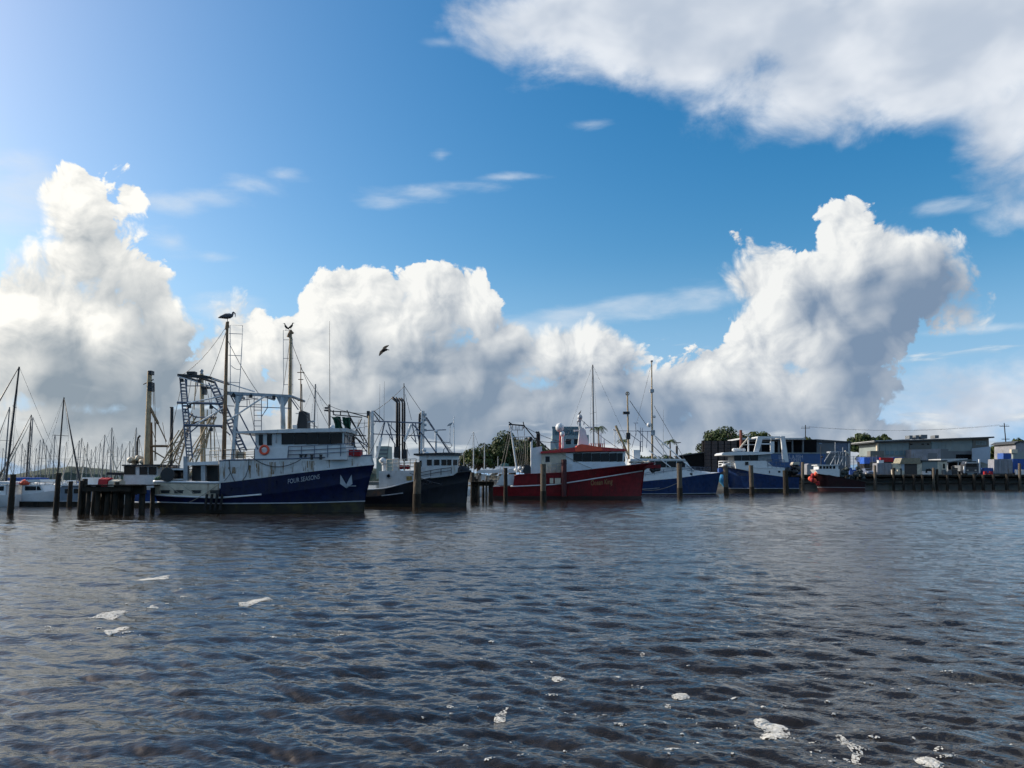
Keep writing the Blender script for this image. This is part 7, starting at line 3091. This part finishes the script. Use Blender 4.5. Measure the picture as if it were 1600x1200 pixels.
m_top = FS.root.location + FS.L(355.2, 503, 2.2)
perched((m_top.x, m_top.y, m_top.z), 20, 1.02, 'pelican', 'pelican resting on top of the left tall spar of the navy trawler')
p = FS.root.location + FS.L(447, 516.4, -1.6)
perched((p.x, p.y, p.z), 200, 0.66, 'cormorant', 'dark bird standing upright on the wire frame beside the right tall spar')
p = FS.root.location + FS.L(454.3, 516, -1.6)
perched((p.x, p.y, p.z), 10, 0.70, 'cormorant', 'dark bird perched on the head of the right tall spar')
p = RB.root.location + RB.L(906, 648.4, 0.2)
perched((p.x, p.y, p.z), 15, 0.62, 'cormorant', 'dark bird on the radar mast of the red trawler')


def flying_pelican():
    Y = 52.0
    c = at_depth(600, 547, Y)
    t = Thing('flying_pelican', 'pelican gliding with wings spread against the clouds', 'pelican', c, 0.0, 'birds about the trawlers')
    g = MB()

    def q(px, py, d=0.0):
        w = at_depth(px, py, Y + d)
        return w - c
    # body from tail to head, seen from below and the side
    ring_loft(g, [(q(595.2, 548.5), 0.03, 0.02), (q(596.5, 548), 0.10, 0.06), (q(598.5, 547.4), 0.16, 0.13), (q(600.6, 546.9), 0.15, 0.13), (q(602.0, 546.9), 0.08, 0.08),
                  (q(603.2, 546.7), 0.075, 0.08), (q(604.3, 546.1), 0.085, 0.09), (q(605.0, 546.1), 0.05, 0.05)])
    for sgn, pts in ((1, ((599.8, 546.5, 0.0, 0.26), (601.0, 543.8, -0.35, 0.27), (602.5, 542.3, -0.7, 0.24), (605.0, 540.8, -1.0, 0.17), (607.8, 539.2, -1.25, 0.05))),
                     (-1, ((598.4, 547.8, 0.0, 0.26), (596.8, 549.6, 0.35, 0.29), (595.2, 551.6, 0.7, 0.26), (593.9, 553.6, 1.0, 0.18), (592.3, 556.0, 1.2, 0.05)))):
        rr = [(q(x, y, d), w * 0.72, 0.035) for x, y, d, w in pts]
        vs, fs = [], []
        chord = Vector((0.62, -0.55, -0.45)).normalized()
        for (cc, w, th) in rr:
            for k in range(8):
                a = 2 * math.pi * k / 8
                vs.append(cc + chord * (w * math.cos(a) - w * 0.1) + Vector((0, 1, 0)) * 0.0 + Vector((-0.5, -0.75, 0.35)).normalized() * (th * math.sin(a)))
        for i in range(len(rr) - 1):
            for k in range(8):
                fs.append((i * 8 + k, i * 8 + (k + 1) % 8, (i + 1) * 8 + (k + 1) % 8, (i + 1) * 8 + k))
        fs += [tuple(range(8))[::-1], tuple((len(rr) - 1) * 8 + k for k in range(8))]
        g.add(vs, fs, True)
    b = g.build('body', M_BIRDD, t.root)
    fuse(b, 0.026)
    g = MB()
    ring_loft(g, [(q(604.9, 546.2), 0.035, 0.04), (q(606.6, 546.6), 0.025, 0.035), (q(608.8, 547.0), 0.008, 0.01)], 8)
    g.build('bill', M_BILL, t.root)


flying_pelican()


# ------------------------------------------------------------------ foam on the water
def foam_mat(name, cover):
    """froth: bubbles with the dark water showing between them"""
    m, t, b = new_mat(name)
    tcn = t.nodes.new('ShaderNodeTexCoord')
    co = tcn.outputs['Object']
    n = noise(co, 26.0, 3.0, 0.6)
    t.links.new(mixrgb(step(n, 0.35, 0.62), (0.36, 0.35, 0.31), (0.62, 0.61, 0.57)), b.inputs['Base Color'])
    b.inputs['Roughness'].default_value = 0.85
    bub = t.nodes.new('ShaderNodeTexVoronoi')
    bub.inputs['Scale'].default_value = 34.0
    t.links.new(co, bub.inputs['Vector'])
    holes = V(bub.outputs['Distance']) * 0.55 + noise(co, 9.0, 4.0, 0.6) * 0.75
    rim = t.nodes.new('ShaderNodeAttribute')
    rim.attribute_name = 'froth'
    lim = V(rim.outputs['Fac']) * 0.42 + (cover - 0.42)
    t.links.new(step(holes - lim, 0.04, -0.06).s, b.inputs['Alpha'])
    bn = t.nodes.new('ShaderNodeBump')
    bn.inputs['Strength'].default_value = 0.8
    bn.inputs['Distance'].default_value = 0.02
    t.links.new(noise(co, 40.0, 3.0, 0.6).s, bn.inputs['Height'])
    t.links.new(bn.outputs[0], b.inputs['Normal'])
    return m


M_FOAM = foam_mat('sea_foam', 0.86)
M_FLECK = foam_mat('thin_foam', 0.80)


def foam_mesh(cx, cy, outline, seed, thick=0.012):
    """raft of froth lying on the moving surface: outline in metres about (cx, cy)"""
    rnd = random.Random(seed)
    n = len(outline)
    per = []
    for i in range(n):
        a, b = Vector(outline[i]), Vector(outline[(i + 1) % n])
        m = max(2, int((b - a).length / 0.035))
        for k in range(m):
            q = a.lerp(b, k / m)
            per.append((q.x + rnd.uniform(-.012, .012), q.y + rnd.uniform(-.014, .014)))
    # round the corners
    for _ in range(3):
        per = [((per[i - 1][0] + 2 * per[i][0] + per[(i + 1) % len(per)][0]) / 4, (per[i - 1][1] + 2 * per[i][1] + per[(i + 1) % len(per)][1]) / 4) for i in range(len(per))]
    bm = bmesh.new()
    vv = [bm.verts.new((x, y, 0)) for x, y in per]
    f = bm.faces.new(vv)
    bmesh.ops.triangulate(bm, faces=[f])
    bmesh.ops.subdivide_edges(bm, edges=[e for e in bm.edges if e.calc_length() > 0.12], cuts=2, use_grid_fill=True)
    bmesh.ops.triangulate(bm, faces=bm.faces[:])
    co = np.array([v.co[:] for v in bm.verts])
    d = Vector((cx, cy)).length
    h, sx_, sy_ = wave(co[:, 0] + cx, co[:, 1] + cy, np.full(len(co), 0.03 * d / 7))
    bound = {v for e in bm.edges if len(e.link_faces) == 1 for v in e.verts}
    for v, z, a, b in zip(bm.verts, h, sx_, sy_):
        v.co.x += a
        v.co.y += b
        v.co.z = z + (0.004 if v in bound else thick + rnd.uniform(-.006, .006))
    bmesh.ops.recalc_face_normals(bm, faces=bm.faces)
    bm.verts.index_update()
    fr = [0.55 if v in bound else 1.0 for v in bm.verts]
    me = bpy.data.meshes.new('foam_patch')
    bm.to_mesh(me)
    at_ = me.attributes.new('froth', 'FLOAT', 'POINT')
    at_.data.foreach_set('value', fr)
    bm.free()
    me.materials.append(M_FOAM)
    return me


def foam_px(pts, seed, label, group='foam patches on the near water'):
    w = [on_water(x, y) for x, y in pts]
    cx, cy = sum(p.x for p in w) / len(w), sum(p.y for p in w) / len(w)
    me = foam_mesh(cx, cy, [(p.x - cx, p.y - cy) for p in w], seed)
    o = bpy.data.objects.new('foam_patch', me)
    COL.objects.link(o)
    o.location = (cx, cy, 0)
    return tag(o, label, 'foam', group)


foam_px([(1177, 1122), (1182, 1120), (1196, 1121), (1201, 1127), (1222, 1127), (1236, 1137), (1235, 1146), (1222, 1155), (1196, 1159), (1185, 1156), (1186, 1150), (1196, 1144), (1188, 1135), (1178, 1132)], 1,
        'largest white foam patch, three lobed, near the lower right of the water')
foam_px([(1303, 1149), (1313, 1148), (1330, 1158), (1349, 1173), (1350, 1180), (1336, 1191), (1318, 1194), (1312, 1190), (1328, 1183), (1332, 1176), (1318, 1164)], 2,
        'bent elbow shaped foam patch at the lower right')
foam_px([(1424, 1189), (1440, 1188), (1448, 1185), (1462, 1189), (1478, 1203), (1450, 1203), (1432, 1196)], 3, 'foam patch cut by the bottom picture edge')
foam_px([(1457, 1168), (1470, 1166), (1478, 1170), (1470, 1175), (1460, 1174)], 4, 'small round foam fleck right of the elbow shaped patch')
foam_px([(1049, 1084), (1060, 1080), (1076, 1081), (1077, 1090), (1064, 1094), (1051, 1090)], 5, 'oval foam patch left of and above the three lobed one')
foam_px([(1037, 1102), (1046, 1100), (1052, 1103), (1044, 1108), (1038, 1107)], 6, 'small foam fleck just below the oval foam patch')
foam_px([(772, 1121), (778, 1112), (792, 1106), (798, 1108), (790, 1116), (794, 1124), (778, 1126)], 7, 'curled foam patch in the lower middle of the water')
foam_px([(861, 1060), (866, 1056), (880, 1057), (883, 1064), (872, 1068), (862, 1066)], 8, 'pale foam patch above the curled one')
foam_px([(696, 1105), (704, 1103), (712, 1105), (706, 1109), (697, 1108)], 9, 'tiny foam fleck left of the curled foam patch')
foam_px([(998, 1022), (1004, 1020), (1008, 1023), (1003, 1026)], 10, 'tiny foam fleck in the middle distance right of centre')
foam_px([(1151, 1023), (1158, 1021), (1162, 1024), (1155, 1027)], 11, 'tiny foam fleck in the middle distance farther right')
foam_px([(135, 966), (160, 960), (195, 951), (203, 955), (185, 964), (160, 969), (140, 970)], 12, 'long foam streak at the left middle of the water')
foam_px([(160, 988), (185, 982), (204, 980), (195, 988), (170, 993)], 13, 'second foam streak just below the long left one')
foam_px([(370, 944), (395, 938), (420, 932), (424, 937), (402, 943), (378, 948)], 14, 'foam streak left of centre below the navy trawler')
foam_px([(200, 908), (230, 903), (266, 899), (262, 904), (232, 908)], 15, 'thin foam line nearest the jetty')
foam_px([(226, 950), (238, 945), (250, 948), (240, 952)], 16, 'round foam fleck right of the long left streak')

# the rest of the froth: flecks too many to count
rnd = random.Random(99)
vs, fs = [], []
for k in range(150):
    px = rnd.uniform(20, 560) if rnd.random() < 0.35 else rnd.uniform(640, 1590)
    py = rnd.uniform(890, 1000) if px < 620 else rnd.uniform(1000, 1198)
    c = on_water(px, py)
    d = c.length
    ln = rnd.uniform(0.02, 0.10) * (1 + d * 0.04)
    wd = rnd.uniform(0.010, 0.035) * (1 + d * 0.04)
    a0 = rnd.uniform(-0.4, 0.4)
    m = 9
    ring = []
    for i in range(m):
        a = 2 * math.pi * i / m
        q = rnd.uniform(0.6, 1.2)
        x, y = ln * q * math.cos(a), wd * q * math.sin(a)
        ring.append((c.x + x * math.cos(a0) - y * math.sin(a0), c.y + x * math.sin(a0) + y * math.cos(a0)))
    ring.append((c.x, c.y))
    co = np.array(ring)
    h, sx_, sy_ = wave(co[:, 0], co[:, 1], np.full(len(co), 0.03 * d / 7))
    o = len(vs)
    for i in range(len(ring)):
        vs.append((co[i, 0] + sx_[i], co[i, 1] + sy_[i], h[i] + (0.018 if i == m else 0.004)))
    fs += [(o + i, o + (i + 1) % m, o + m) for i in range(m)]
fl = mesh_obj('foam_flecks', vs, fs, M_FLECK)
at_ = fl.data.attributes.new('froth', 'FLOAT', 'POINT')
at_.data.foreach_set('value', [1.0 if i % 10 == 9 else 0.15 for i in range(len(vs))])
fl['kind'] = 'stuff'
fl['label'] = 'scattered small white foam flecks on the water'
